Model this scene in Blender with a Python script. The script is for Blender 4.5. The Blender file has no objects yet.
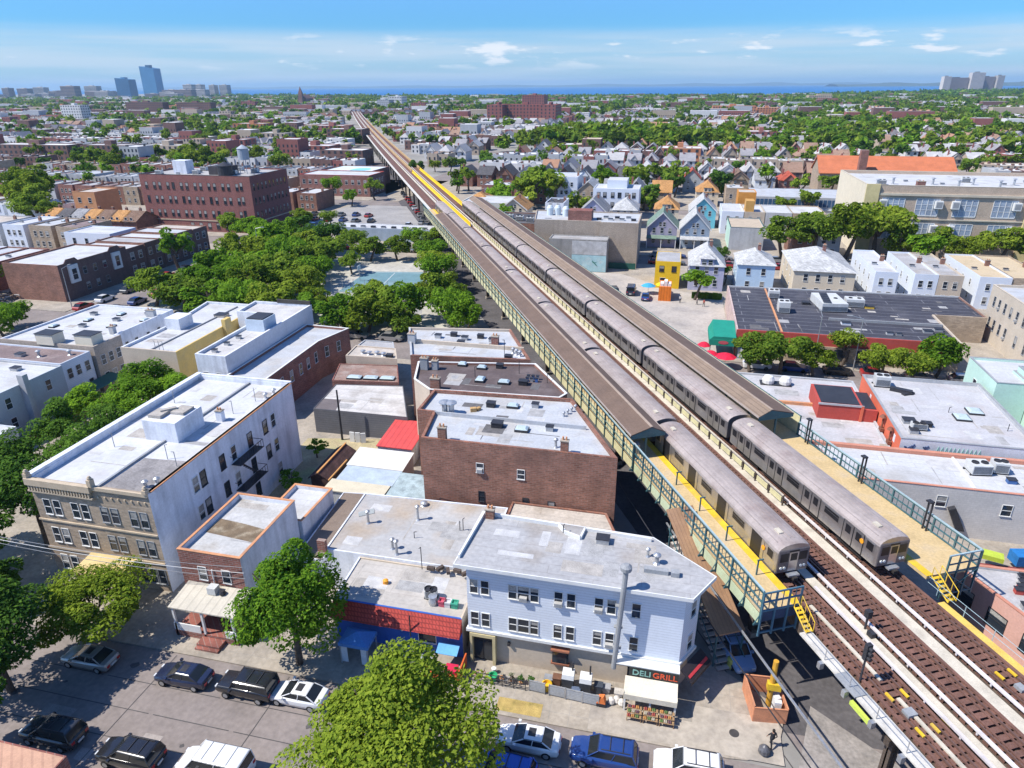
import bpy, math, random, numpy as np
from mathutils import Vector, Matrix
random.seed(11)
SC = bpy.context.scene
COL = SC.collection
R = math.radians
ORG = {}
ELZ = R(27.4)                      # heading of the elevated line on the street grid
def ew(a, b): return (a*-.4602 + b*.8878, a*.8878 + b*.4602)

# ------------------------------------------------------------------ materials
MATS = {}
def mat(name, c, rough=.85, var=.12, vs=.7, stain=None, sa=.6, ss=.2, st=.52, pat=None, pc=None, ps=1.0, metal=0, spec=.3, rand=0, streak=0):
    if name in MATS: return MATS[name]
    m = bpy.data.materials.new(name); m.use_nodes = True
    nt = m.node_tree; N = nt.nodes; L = nt.links
    p = N['Principled BSDF']
    p.inputs['Roughness'].default_value = rough; p.inputs['Metallic'].default_value = metal
    p.inputs['Specular IOR Level'].default_value = spec
    geo = N.new('ShaderNodeNewGeometry')
    def noise(scale, detail=4, vec=None):
        n = N.new('ShaderNodeTexNoise'); n.inputs['Scale'].default_value = scale; n.inputs['Detail'].default_value = detail
        L.new(vec or geo.outputs['Position'], n.inputs['Vector']); return n.outputs['Fac']
    def mix(a, b, fac, bt='MIX'):
        x = N.new('ShaderNodeMix'); x.data_type = 'RGBA'; x.blend_type = bt
        for s, v in ((0, fac), (6, a), (7, b)):
            if isinstance(v, (int, float)): x.inputs[s].default_value = v
            elif isinstance(v, tuple): x.inputs[s].default_value = (*v, 1)
            else: L.new(v, x.inputs[s])
        return x.outputs[2]
    def rng(v, a, b, c0, d):
        x = N.new('ShaderNodeMapRange')
        for i, q in enumerate((a, b, c0, d)): x.inputs[i+1].default_value = q
        L.new(v, x.inputs[0]); return x.outputs[0]
    def mth(op, a, b=None, cc=None):
        x = N.new('ShaderNodeMath'); x.operation = op
        for i, v in enumerate((a, b, cc)):
            if v is None: continue
            if isinstance(v, (int, float)): x.inputs[i].default_value = v
            else: L.new(v, x.inputs[i])
        return x.outputs[0]
    col = c
    if pat:
        sep = N.new('ShaderNodeSeparateXYZ'); L.new(geo.outputs['Position'], sep.inputs[0])
        X, Y, Z = sep.outputs
        pc = pc or tuple(q*.6 for q in c)
        if pat in ('brick', 'block', 'shingle', 'seam', 'slab', 'tile'):
            cmb = N.new('ShaderNodeCombineXYZ')
            if pat in ('seam', 'slab'): L.new(X, cmb.inputs[0]); L.new(Y, cmb.inputs[1])
            else: L.new(mth('ADD', X, Y), cmb.inputs[0]); L.new(Z, cmb.inputs[1])
            b = N.new('ShaderNodeTexBrick'); L.new(cmb.outputs[0], b.inputs['Vector'])
            w, h, ms = {'brick': (.24, .08, .012), 'block': (.5, .25, .015), 'shingle': (.4, .2, .02), 'seam': (7, 1.05, .035), 'slab': (1.5, 1.5, .02), 'tile': (.3, .3, .04)}[pat]
            b.inputs['Scale'].default_value = 1
            b.inputs['Brick Width'].default_value = w*ps; b.inputs['Row Height'].default_value = h*ps; b.inputs['Mortar Size'].default_value = ms*ps
            if pat == 'slab': b.offset = 0
            b.inputs['Color1'].default_value = (*c, 1)
            k = .62 if pat in ('brick', 'shingle') else .93
            b.inputs['Color2'].default_value = (*[q*k for q in c], 1); b.inputs['Mortar'].default_value = (*pc, 1)
            col = b.outputs['Color']
        elif pat in ('siding', 'corr', 'corry', 'rows'):
            src = {'siding': Z, 'corr': X, 'corry': Y, 'rows': mth('ADD', mth('MULTIPLY', X, .8878), mth('MULTIPLY', Y, .4602))}[pat]
            fr = mth('FRACT', mth('MULTIPLY', src, ps))
            col = mix(c, pc, rng(fr, .0, .28, 1, 0))
    if isinstance(col, tuple): col = mix(col, col, 0.0)
    if stain:
        f = rng(noise(ss, 6), st, st+.16, 0, sa)
        col = mix(col, stain, f)
    if streak:
        mp = N.new('ShaderNodeMapping'); mp.inputs['Scale'].default_value = (1.3, 1.3, .12); L.new(geo.outputs['Position'], mp.inputs[0])
        f = rng(noise(1.0, 5, mp.outputs[0]), .48, .72, 0, streak)
        col = mix(col, tuple(q*.35 for q in c), f)
    v = rng(noise(vs, 6), .3, .7, 1-var, 1+var)
    v2 = rng(noise(vs*9, 3), .3, .7, 1-var*.9, 1+var*.9)
    v = mth('MULTIPLY', v, v2)
    if rand:
        oi = N.new('ShaderNodeObjectInfo'); v = mth('MULTIPLY', v, rng(oi.outputs['Random'], 0, 1, 1-rand, 1+rand))
    cc = N.new('ShaderNodeCombineColor')
    for i in range(3): L.new(v, cc.inputs[i])
    col = mix(col, cc.outputs[0], 1.0, 'MULTIPLY')
    L.new(col, p.inputs['Base Color'])
    MATS[name] = m; return m

def leafmat(name, dark, light, tr=.35, s=.5):
    if name in MATS: return MATS[name]
    m = bpy.data.materials.new(name); m.use_nodes = True
    nt = m.node_tree; N = nt.nodes; L = nt.links; N.remove(N['Principled BSDF'])
    geo = N.new('ShaderNodeNewGeometry'); oi = N.new('ShaderNodeObjectInfo')
    n = N.new('ShaderNodeTexNoise'); n.inputs['Scale'].default_value = s; n.inputs['Detail'].default_value = 3
    L.new(geo.outputs['Position'], n.inputs['Vector'])
    a = N.new('ShaderNodeMath'); a.operation = 'MULTIPLY_ADD'; a.inputs[1].default_value = .85; L.new(geo.outputs['Random Per Island'], a.inputs[0])
    s1 = N.new('ShaderNodeMath'); s1.operation = 'MULTIPLY_ADD'; s1.inputs[1].default_value = .5; s1.inputs[2].default_value = -.42; L.new(oi.outputs['Random'], s1.inputs[0])
    L.new(s1.outputs[0], a.inputs[2])
    b = N.new('ShaderNodeMath'); b.operation = 'MULTIPLY_ADD'; b.inputs[1].default_value = .6; L.new(n.outputs['Fac'], b.inputs[0]); L.new(a.outputs[0], b.inputs[2])
    r = N.new('ShaderNodeMix'); r.data_type = 'RGBA'; r.inputs[6].default_value = (*dark, 1); r.inputs[7].default_value = (*light, 1)
    L.new(b.outputs[0], r.inputs[0])
    d = N.new('ShaderNodeBsdfDiffuse'); t = N.new('ShaderNodeBsdfTranslucent'); x = N.new('ShaderNodeMixShader'); x.inputs[0].default_value = tr
    L.new(r.outputs[2], d.inputs[0]); L.new(r.outputs[2], t.inputs[0]); L.new(d.outputs[0], x.inputs[1]); L.new(t.outputs[0], x.inputs[2])
    L.new(x.outputs[0], N['Material Output'].inputs[0])
    MATS[name] = m; return m

def paint(name, c, rough=.25, metal=.0, coat=.6):
    if name in MATS: return MATS[name]
    m = bpy.data.materials.new(name); m.use_nodes = True
    N = m.node_tree.nodes; L = m.node_tree.links; p = N['Principled BSDF']
    g = N.new('ShaderNodeNewGeometry'); n = N.new('ShaderNodeTexNoise'); n.inputs['Scale'].default_value = 3.0; n.inputs['Detail'].default_value = 5
    L.new(g.outputs['Position'], n.inputs['Vector'])
    x = N.new('ShaderNodeMix'); x.data_type = 'RGBA'; x.inputs[6].default_value = (*c, 1); x.inputs[7].default_value = (*[q*.82+.012 for q in c], 1)
    L.new(n.outputs['Fac'], x.inputs[0]); L.new(x.outputs[2], p.inputs['Base Color'])
    p.inputs['Roughness'].default_value = rough; p.inputs['Metallic'].default_value = metal; p.inputs['Coat Weight'].default_value = coat; p.inputs['Coat Roughness'].default_value = .08
    MATS[name] = m; return m

# ------------------------------------------------------------------ mesh builder
class M:
    def __init__(s): s.v = []; s.f = []; s.m = []
    def face(s, pts, mi=0):
        i = len(s.v); s.v += [tuple(p) for p in pts]; s.f.append(tuple(range(i, i+len(pts)))); s.m.append(mi)
    def box(s, x0, x1, y0, y1, z0, z1, mi=0, top=None):
        i = len(s.v)
        s.v += [(x0,y0,z0),(x1,y0,z0),(x1,y1,z0),(x0,y1,z0),(x0,y0,z1),(x1,y0,z1),(x1,y1,z1),(x0,y1,z1)]
        for q in ((0,3,2,1),(4,5,6,7),(0,1,5,4),(1,2,6,5),(2,3,7,6),(3,0,4,7)):
            s.f.append(tuple(i+k for k in q)); s.m.append(mi)
        if top is not None: s.m[-5] = top
        return s
    def obox(s, cx, cy, cz, dx, dy, dz, rz=0, mi=0, top=None):
        i = len(s.v); s.box(-dx/2, dx/2, -dy/2, dy/2, -dz/2, dz/2, mi, top)
        c, sn = math.cos(rz), math.sin(rz)
        for k in range(i, len(s.v)):
            x, y, z = s.v[k]; s.v[k] = (cx+x*c-y*sn, cy+x*sn+y*c, cz+z)
        return s
    def prism(s, poly, z0, z1, mi=0, top=0, bottom=False):
        n = len(poly); i = len(s.v)
        s.v += [(x, y, z0) for x, y in poly] + [(x, y, z1) for x, y in poly]
        for k in range(n):
            j = (k+1) % n; s.f.append((i+k, i+j, i+n+j, i+n+k)); s.m.append(mi[k] if isinstance(mi, (list, tuple)) else mi)
        if top is not None: s.f.append(tuple(range(i+n, i+2*n))); s.m.append(top)
        if bottom: s.f.append(tuple(range(i+n-1, i-1, -1))); s.m.append(top or 0)
        return s
    def ring(s, po, pi, z0, z1, mi=0):
        n = len(po); i = len(s.v)
        s.v += [(x,y,z0) for x,y in po]+[(x,y,z1) for x,y in po]+[(x,y,z1) for x,y in pi]+[(x,y,z0) for x,y in pi]
        for k in range(n):
            j = (k+1) % n
            for a, b in ((0, 1), (1, 2), (2, 3), (3, 0)):
                s.f.append((i+a*n+k, i+a*n+j, i+b*n+j, i+b*n+k)); s.m.append(mi)
        return s
    def tube(s, p, q, r, r1=None, n=6, mi=0):
        r1 = r if r1 is None else r1
        p, q = Vector(p), Vector(q); d = (q-p).normalized()
        u = d.orthogonal().normalized(); w = d.cross(u); i = len(s.v)
        for c, rr in ((p, r), (q, r1)):
            for k in range(n):
                t = 2*math.pi*k/n; s.v.append(tuple(c+(u*math.cos(t)+w*math.sin(t))*rr))
        for k in range(n):
            j = (k+1) % n; s.f.append((i+k, i+j, i+n+j, i+n+k)); s.m.append(mi)
        s.f.append(tuple(range(i+n-1, i-1, -1))); s.m.append(mi); s.f.append(tuple(range(i+n, i+2*n))); s.m.append(mi)
        return s
    def lathe(s, cx, cy, prof, n=12, mi=0):
        i = len(s.v)
        for r, z in prof:
            for k in range(n): t = 2*math.pi*k/n; s.v.append((cx+r*math.cos(t), cy+r*math.sin(t), z))
        for a in range(len(prof)-1):
            for k in range(n):
                j = (k+1) % n; s.f.append((i+a*n+k, i+a*n+j, i+(a+1)*n+j, i+(a+1)*n+k)); s.m.append(mi)
        e = i+(len(prof)-1)*n
        s.f.append(tuple(range(e, e+n))); s.m.append(mi)
        return s
    def loft(s, rings, mi=0, caps=True):
        n = len(rings[0]); i = len(s.v)
        for r in rings: s.v += [tuple(p) for p in r]
        for a in range(len(rings)-1):
            for k in range(n):
                j = (k+1) % n; s.f.append((i+a*n+k, i+a*n+j, i+(a+1)*n+j, i+(a+1)*n+k)); s.m.append(mi)
        if caps:
            s.f.append(tuple(range(i+n-1, i-1, -1))); s.m.append(mi); e = i+(len(rings)-1)*n
            s.f.append(tuple(range(e, e+n))); s.m.append(mi)
        return s
    def gable(s, x0, x1, y0, y1, z0, z1, axis='y', ov=.3, th=.18, mi=0, wall=None):
        """pitched roof slabs (ridge along axis); wall = material index of the gable triangles"""
        if axis == 'y':
            cx = (x0+x1)/2; dz = (z1-z0)/((x1-x0)/2)*ov
            for sx, xe in ((-1, x0-ov), (1, x1+ov)):
                a = [(xe, y0-ov, z0-dz), (cx, y0-ov, z1), (cx, y1+ov, z1), (xe, y1+ov, z0-dz)]
                b = [(p[0], p[1], p[2]+th) for p in a]
                if sx < 0: a.reverse(); b.reverse()
                s.loft([a[::-1], b[::-1]], mi)
            if wall is not None:
                s.face([(x0, y0, z0), (x1, y0, z0), (cx, y0, z1)], wall); s.face([(x1, y1, z0), (x0, y1, z0), (cx, y1, z1)], wall)
        else:
            t = M(); t.gable(y0, y1, -x1, -x0, z0, z1, 'y', ov, th, mi, wall)
            i = len(s.v); s.v += [(-y, x, z) for x, y, z in t.v]; s.f += [tuple(k+i for k in q) for q in t.f]; s.m += t.m
        return s
    def hip(s, x0, x1, y0, y1, z0, z1, ov=.35, mi=0):
        a, b, c, d = x0-ov, x1+ov, y0-ov, y1+ov
        i = len(s.v)
        w, l = b-a, d-c
        if l >= w: r0, r1 = ((a+b)/2, c+w/2), ((a+b)/2, d-w/2)
        else: r0, r1 = (a+l/2, (c+d)/2), (b-l/2, (c+d)/2)
        s.v += [(a,c,z0),(b,c,z0),(b,d,z0),(a,d,z0),(*r0,z1),(*r1,z1)]
        F = [(0,1,4),(1,2,5,4),(2,3,5),(3,0,4,5),(3,2,1,0)] if l >= w else [(0,1,5,4),(1,2,5),(2,3,4,5),(3,0,4),(3,2,1,0)]
        for q in F: s.f.append(tuple(i+k for k in q)); s.m.append(mi)
        return s
    def mesh(s, name, mats, off=(0, 0, 0), smooth=False):
        me = bpy.data.meshes.new(name)
        v = np.array(s.v, dtype=float)-np.array(off) if s.v else []
        me.from_pydata([tuple(q) for q in v], [], s.f)
        for q in (mats if isinstance(mats, (list, tuple)) else [mats]): me.materials.append(q)
        me.polygons.foreach_set('material_index', s.m)
        if smooth: me.polygons.foreach_set('use_smooth', [True]*len(s.f))
        me.update(); return me
    def build(s, name, mats, parent=None, smooth=False):
        if parent is not None: off = ORG[parent]
        else:
            v = np.array(s.v); lo, hi = v.min(0), v.max(0); off = ((lo[0]+hi[0])/2, (lo[1]+hi[1])/2, lo[2])
        o = bpy.data.objects.new(name, s.mesh(name, mats, off, smooth)); COL.objects.link(o)
        if parent is not None: o.parent = parent; ORG[o] = off
        else: o.location = off; ORG[o] = off
        if parent is not None and parent.type == 'MESH':  # sub-part: same origin as the part
            ORG[o] = off
        return o
def tag(o, label=None, cat=None, group=None, kind=None):
    for k, v in (('label', label), ('category', cat), ('group', group), ('kind', kind)):
        if v: o[k] = v
    return o
def thing(name, label, cat, loc=(0, 0, 0), rz=0, group=None, org=None):
    o = bpy.data.objects.new(name, None); COL.objects.link(o); o.empty_display_size = .2
    o.location = loc; o.rotation_euler = (0, 0, rz); ORG[o] = org if org is not None else tuple(loc)
    return tag(o, label, cat, group)
def link(name, me, parent=None, loc=(0, 0, 0), rz=0, sc=None):
    """a copy of a shared mesh; loc is in the parent's builder coordinates"""
    o = bpy.data.objects.new(name, me); COL.objects.link(o)
    if parent is not None:
        o.parent = parent; q = ORG[parent]; o.location = (loc[0]-q[0], loc[1]-q[1], loc[2]-q[2])
    else: o.location = loc
    o.rotation_euler = (0, 0, rz)
    if sc: o.scale = sc if isinstance(sc, tuple) else (sc,)*3
    ORG[o] = (0, 0, 0); return o
CACHE = {}
def cached(key, fn):
    if key not in CACHE: CACHE[key] = fn()
    return CACHE[key]
def poly_off(poly, d):
    """offset a CCW polygon inwards by d"""
    n = len(poly); out = []
    for i in range(n):
        p0, p1, p2 = Vector(poly[i-1]), Vector(poly[i]), Vector(poly[(i+1) % n])
        a, b = (p1-p0).normalized(), (p2-p1).normalized()
        na, nb = Vector((-a.y, a.x)), Vector((-b.y, b.x))
        k = 1+na.dot(nb)
        out.append(tuple(p1+(na+nb)*(d/max(k, .25))))
    return out

# ------------------------------------------------------------------ shared materials
WHITE = mat('white_paint', (.66, .66, .64), var=.05, streak=.12)
GLASS = paint('window_glass', (.02, .028, .04), .06, 0, 0)
BLIND = mat('window_blind', (.30, .29, .27), .6, .3, 1.5)
DARK = mat('dark_metal', (.035, .035, .04), .5, .2)
STEEL = mat('galvanised_steel', (.45, .46, .47), .4, .15, metal=.6)
GREYP = mat('grey_paint', (.28, .29, .30), .6, .12)
CONC = mat('concrete_slab', (.345, .30, .245), .9, .16, .35, (.22, .20, .18), .5, .3, pat='slab', pc=(.27, .25, .22))
ASPH = mat('asphalt', (.225, .192, .176), .92, .14, .25, (.15, .132, .125), .6, .14)
ROOFW = mat('white_roof_membrane', (.50, .505, .515), .8, .08, .35, (.36, .345, .32), .65, .22, pat='seam', pc=(.40, .40, .395))
ROOFW2 = mat('silver_roof_coating', (.43, .445, .465), .7, .1, .4, (.38, .36, .33), .65, .3, .5, pat='seam', pc=(.44, .44, .44))
ROOFG = mat('grey_roof_membrane', (.37, .365, .365), .85, .13, .3, (.27, .235, .20), .6, .25, .5, pat='seam', pc=(.30, .29, .285))
ROOFT = mat('tan_roof_sheet', (.46, .41, .355), .9, .14, .4, (.30, .25, .2), .6, .3, pat='seam', pc=(.36, .32, .28))
ROOFD = mat('dark_roof_sheet', (.075, .07, .075), .85, .16, .3, (.15, .14, .14), .5, .25, pat='seam', pc=(.13, .125, .13))
BRICKB = mat('brown_brick', (.30, .135, .092), .9, .17, .5, (.17, .10, .08), .5, .3, pat='brick', ps=2.6, pc=(.25, .165, .13), streak=.2)
BRICKR = mat('red_brick', (.29, .105, .08), .9, .15, .5, (.16, .07, .06), .5, .3, pat='brick', ps=2.6, pc=(.27, .2, .17), streak=.15)
BRICKT = mat('tan_brick', (.46, .36, .26), .9, .1, .5, (.25, .19, .14), .5, .3, pat='brick', ps=2.6, pc=(.36, .29, .22), streak=.2)
BRICKF = mat('factory_brick', (.30, .10, .085), .9, .1, .4, pat='brick', pc=(.25, .15, .13), streak=.15)
SIDING = mat('white_siding', (.65, .695, .76), .6, .04, .5, pat='siding', pc=(.50, .53, .58), ps=4)
PAINTW = mat('white_painted_brick', (.66, .685, .735), .8, .08, .5, (.46, .48, .52), .6, .35, streak=.34)
STUCCO = mat('beige_stucco', (.50, .42, .33), .9, .07, .5, (.36, .30, .24), .4, .4)
GREYST = mat('grey_stucco', (.42, .43, .44), .9, .08, .4, (.30, .30, .31), .5, .3, streak=.2)
TERRA = mat('terracotta_coping', (.55, .26, .13), .8, .12, 1.2, (.32, .2, .14), .5, .8)
TEAL = mat('teal_painted_steel', (.05, .125, .14), .5, .14, 1.2, (.16, .2, .2), .4, .8)
TEALL = mat('light_teal_rail', (.32, .42, .44), .5, .12, 1.0)
YEL = mat('safety_yellow', (.66, .43, .03), .65, .12, 1.2, (.38, .28, .09), .7, .8)
# ------------------------------------------------------------------ camera, sun, sky
th = math.atan(298/683); ca, sa_ = math.cos(.0067), math.sin(.0067)
Fh = Vector((-.22835, .97358, 0)); RR = Vector((.97358, .22835, 0)); UP = Vector((0, 0, 1))
FW = Fh*math.cos(th)-UP*math.sin(th); UU = Fh*math.sin(th)+UP*math.cos(th)
cx_ = RR*ca-UU*sa_; cy_ = RR*sa_+UU*ca
CAMZ = 44.0
cam = bpy.data.cameras.new('camera'); co = bpy.data.objects.new('camera', cam); COL.objects.link(co)
co.matrix_world = Matrix(((cx_.x, cy_.x, -FW.x, 0), (cx_.y, cy_.y, -FW.y, 0), (cx_.z, cy_.z, -FW.z, CAMZ), (0, 0, 0, 1)))
cam.sensor_width = 36; cam.lens = 36*683/1024; cam.clip_start = .5; cam.clip_end = 90000
SC.camera = co
def pix(x, y, z):                   # where a place falls in the photo (used only to sort and describe things)
    d = Vector((x, y, z-CAMZ)); f = d.dot(FW)
    if f < 1: return (-9999, -9999)
    return (512+683*d.dot(cx_)/f, 384-683*d.dot(cy_)/f)
SUN_EL, SUN_AZ = R(53), R(-116)
sv = Vector((math.sin(SUN_AZ)*math.cos(SUN_EL), math.cos(SUN_AZ)*math.cos(SUN_EL), math.sin(SUN_EL)))
sl = bpy.data.lights.new('sun', 'SUN'); sl.energy = 4.8; sl.angle = R(.53); sl.color = (1, .95, .87)
so = bpy.data.objects.new('sun', sl); COL.objects.link(so); so.rotation_euler = (-sv).to_track_quat('-Z', 'Y').to_euler(); so.location = (-60, -20, 120)
W = bpy.data.worlds.new('World'); SC.world = W; W.use_nodes = True
nt = W.node_tree; N = nt.nodes; L = nt.links
bg = N['Background']; bg.inputs['Strength'].default_value = .10
sky = N.new('ShaderNodeTexSky'); sky.sky_type = 'NISHITA'; sky.sun_disc = False; sky.sun_elevation = SUN_EL; sky.sun_rotation = SUN_AZ % (2*math.pi)
sky.altitude = 0; sky.air_density = 1.0; sky.dust_density = .35; sky.ozone_density = 2.6
tc = N.new('ShaderNodeTexCoord'); sp = N.new('ShaderNodeSeparateXYZ'); L.new(tc.outputs['Generated'], sp.inputs[0])
def wm(op, a, b=None, c=None):
    x = N.new('ShaderNodeMath'); x.operation = op
    for i, v in enumerate((a, b, c)):
        if v is None: continue
        if isinstance(v, (int, float)): x.inputs[i].default_value = v
        else: L.new(v, x.inputs[i])
    return x.outputs[0]
def wr(v, a, b, c, d):
    x = N.new('ShaderNodeMapRange'); x.interpolation_type = 'SMOOTHSTEP'
    for i, q in enumerate((a, b, c, d)): x.inputs[i+1].default_value = q
    L.new(v, x.inputs[0]); return x.outputs[0]
az = wm('ARCTAN2', sp.outputs[0], sp.outputs[1])
cmb = N.new('ShaderNodeCombineXYZ'); L.new(wm('MULTIPLY', az, 17.0), cmb.inputs[0]); L.new(wm('MULTIPLY', sp.outputs[2], 74.0), cmb.inputs[1])
n1 = N.new('ShaderNodeTexNoise'); n1.inputs['Scale'].default_value = 1.0; n1.inputs['Detail'].default_value = 7; n1.inputs['Roughness'].default_value = .56; L.new(cmb.outputs[0], n1.inputs['Vector'])
band = wm('MULTIPLY', wr(sp.outputs[2], .016, .034, 0, 1), wr(sp.outputs[2], .045, .068, 1, 0))
n3 = N.new('ShaderNodeTexNoise'); n3.inputs['Scale'].default_value = .22; n3.inputs['Detail'].default_value = 1; L.new(cmb.outputs[0], n3.inputs['Vector'])
side = wr(az, -.62, -.30, .0, 1); dens = wm('ADD', n1.outputs['Fac'], wm('MULTIPLY', wm('SUBTRACT', n3.outputs['Fac'], .5), .42)); dens = wm('ADD', dens, wm('MULTIPLY', wm('SUBTRACT', side, 1.0), .10))
puff = wm('MULTIPLY', wr(dens, .545, .66, 0, 1), band)
cmb2 = N.new('ShaderNodeCombineXYZ'); L.new(wm('MULTIPLY', az, 3.0), cmb2.inputs[0]); L.new(wm('MULTIPLY', sp.outputs[2], 60.0), cmb2.inputs[1])
n2 = N.new('ShaderNodeTexNoise'); n2.inputs['Scale'].default_value = 1.0; n2.inputs['Detail'].default_value = 4; L.new(cmb2.outputs[0], n2.inputs['Vector'])
veil = wm('MULTIPLY', wr(n2.outputs['Fac'], .38, .62, .40, .76), wr(sp.outputs[2], .048, .074, 1, 0))
hs = N.new('ShaderNodeHueSaturation'); hs.inputs['Saturation'].default_value = 1.0; L.new(sky.outputs[0], hs.inputs['Color'])
tcol = N.new('ShaderNodeMix'); tcol.data_type = 'RGBA'; L.new(wr(sp.outputs[2], .07, .17, 0, 1), tcol.inputs[0]); tcol.inputs[6].default_value = (.31, .70, 1.13, 1); tcol.inputs[7].default_value = (.60, .94, 1.42, 1)
tint = N.new('ShaderNodeMix'); tint.data_type = 'RGBA'; tint.blend_type = 'MULTIPLY'; tint.inputs[0].default_value = 1; L.new(tcol.outputs[2], tint.inputs[7]); L.new(hs.outputs[0], tint.inputs[6])
def mixc(fac, a, colr):
    x = N.new('ShaderNodeMix'); x.data_type = 'RGBA'; L.new(fac, x.inputs[0]); L.new(a, x.inputs[6]); x.inputs[7].default_value = (*colr, 1); return x.outputs[2]
c1 = mixc(veil, tint.outputs[2], (5.0, 5.8, 6.6))
c2 = mixc(wm('MULTIPLY', puff, .85), c1, (7.2, 7.4, 7.7))
L.new(c2, bg.inputs['Color'])
vs_ = SC.view_settings; vs_.view_transform = 'Standard'; vs_.look = 'None'; vs_.gamma = 1; vs_.exposure = .47; vs_.use_curve_mapping = False
SC.cycles.use_denoising = True; SC.cycles.max_bounces = 6; SC.cycles.diffuse_bounces = 3; SC.cycles.glossy_bounces = 3; SC.cycles.transmission_bounces = 3
SC.cycles.transparent_max_bounces = 6; SC.cycles.volume_bounces = 0; SC.cycles.sample_clamp_indirect = 6

# ------------------------------------------------------------------ land, sea, hills
def sheet(name, poly, z, m, kind='structure'):
    b = M(); b.face([(x, y, z) for x, y in poly]); o = b.build(name, m); tag(o, kind=kind); return o
LAND = mat('city_ground', (.27, .255, .235), .95, .18, .05, (.15, .16, .12), .5, .03)
sheet('ground', [(-400, -300), (400, -300), (6500, 5200), (2400, 5700), (1200, 4500), (700, 3650), (450, 3150), (0, 2950), (-310, 2830), (-900, 3000), (-1700, 3350), (-2600, 3950), (-4200, 5600), (-8500, 5200)], 0, LAND)
SEA = mat('sea_water', (.012, .125, .33), .5, .15, .002, spec=.35)
b = M(); b.face([(-26000, -800, -.6), (30000, -800, -.6), (30000, 30000, -.6), (-26000, 30000, -.6)]); tag(b.build('sea', SEA), kind='structure')
HILL = mat('far_hills', (.06, .085, .06), .95, .25, .002)
def hills(name, pts, seed, depth=1500):
    rr = random.Random(seed); b = M(); rows = []
    for t in np.linspace(0, 1, 70):
        k = t*(len(pts)-1); i = min(int(k), len(pts)-2); f = k-i
        x, y, h = [pts[i][q]*(1-f)+pts[i+1][q]*f for q in range(3)]
        h = h*(.8+.2*math.sin(k*9+seed)+.12*rr.random())
        rows.append([(x, y, -2), (x, y+depth*.3, h*.75), (x, y+depth*.6, h), (x, y+depth, -2)])
    b.loft(rows, 0, False); tag(b.build(name, HILL), kind='structure')
hills('hills', [(-26000, 27000, 95), (-17500, 26000, 80), (-10600, 25500, 90), (-5500, 25000, 82), (-500, 25000, 88), (3000, 25500, 105), (6500, 26000, 80)], 1)
hills('hills', [(2600, 13800, 40), (4000, 13000, 66), (5400, 12000, 80), (7000, 11500, 84), (10000, 11000, 90), (15000, 10500, 95)], 2)

# streets: centres every 79 m up the picture, avenues every 240 m
STREETS = [31+79*k for k in range(-1, 37)]
AVES = [-119+240*j for j in (-9, -8, -7, -6, -5, -4, -3, -2, -1, 0, 1, 2, 3, 4, 5)]
def kerb_slab(name, poly, m=CONC, h=.12):
    b = M(); b.prism(poly, 0.0, h, 0, 0); o = b.build(name, m); tag(o, kind='structure'); return o
def elx(y, b): return (b*.8878)+(-.4602)*((y-b*.4602)/.8878)     # x of the line at distance b beside the railway, at depth y
# carriageways
for i, y in enumerate(STREETS[1:8]):
    sheet('street', [(-330, y-5.4), (140+i*30, y-5.4), (140+i*30, y+5.4), (-330, y+5.4)], .004, ASPH)
sheet('avenue', [(-125, -40), (-113, -40), (-113, 520), (-125, 520)], .008, ASPH)
sheet('avenue', [(elx(-30, 27), -30), (elx(-30, 46), -30), (elx(39.6, 49), 39.6), (11.4, 39.6)], .012, ASPH)
sheet('avenue', [(11.0, 39.6), (elx(39.6, 49.4), 39.6), (elx(420, 46), 420), (elx(420, 25), 420)], .0135, mat('shade_dark_asphalt', (.095, .088, .09), .92, .2, .3, (.12, .11, .11), .5, .4))  # asphalt colour darkened to paint in the shadow by the railway
# kerbed blocks
def block(x0, y0, y1, side):
    if side == 'L': return [(x0, y0), (elx(y0, 23), y0), (elx(y1, 23), y1), (x0, y1)]
    return [(elx(y0, 49.4), y0), (x0, y0), (x0, y1), (elx(y1, 49.4), y1)]
def corner(poly, k, r=3.0):
    p = [Vector(q) for q in poly]; a, c, d = p[k-1], p[k], p[(k+1) % len(p)]
    u, w = (a-c).normalized(), (d-c).normalized(); out = []
    for t in np.linspace(0, 1, 6): out.append(tuple((c+u*r)*(1-t)**2+c*2*t*(1-t)+(c+w*r)*t*t))
    return poly[:k]+out+poly[k+1:]
for i in range(1, 5):
    y0, y1 = STREETS[i]+5.4, STREETS[i+1]-5.4
    p = block(-112.4, y0, y1, 'L')
    if i == 1: p[1] = (10.6, y0); p[2] = (elx(y1, 23), y1); p = p[:2]+[(11.4, 41.5), (elx(47, 25), 47)]+p[2:]; p = corner(p, 1, 3.5)
    kerb_slab('pavement', p)
    kerb_slab('pavement', block(140+i*30, y0, y1, 'R'))
    kerb_slab('pavement', [(-330, y0), (-125.6, y0), (-125.6, y1), (-330, y1)])
kerb_slab('pavement', [(-110, 8), (14, 8), (14, 24.9), (-110, 24.9)])
kerb_slab('pavement', [(elx(25, 49.4), 10), (70, 10), (70, 24.9), (elx(25, 49.4), 24.9)])
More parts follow.
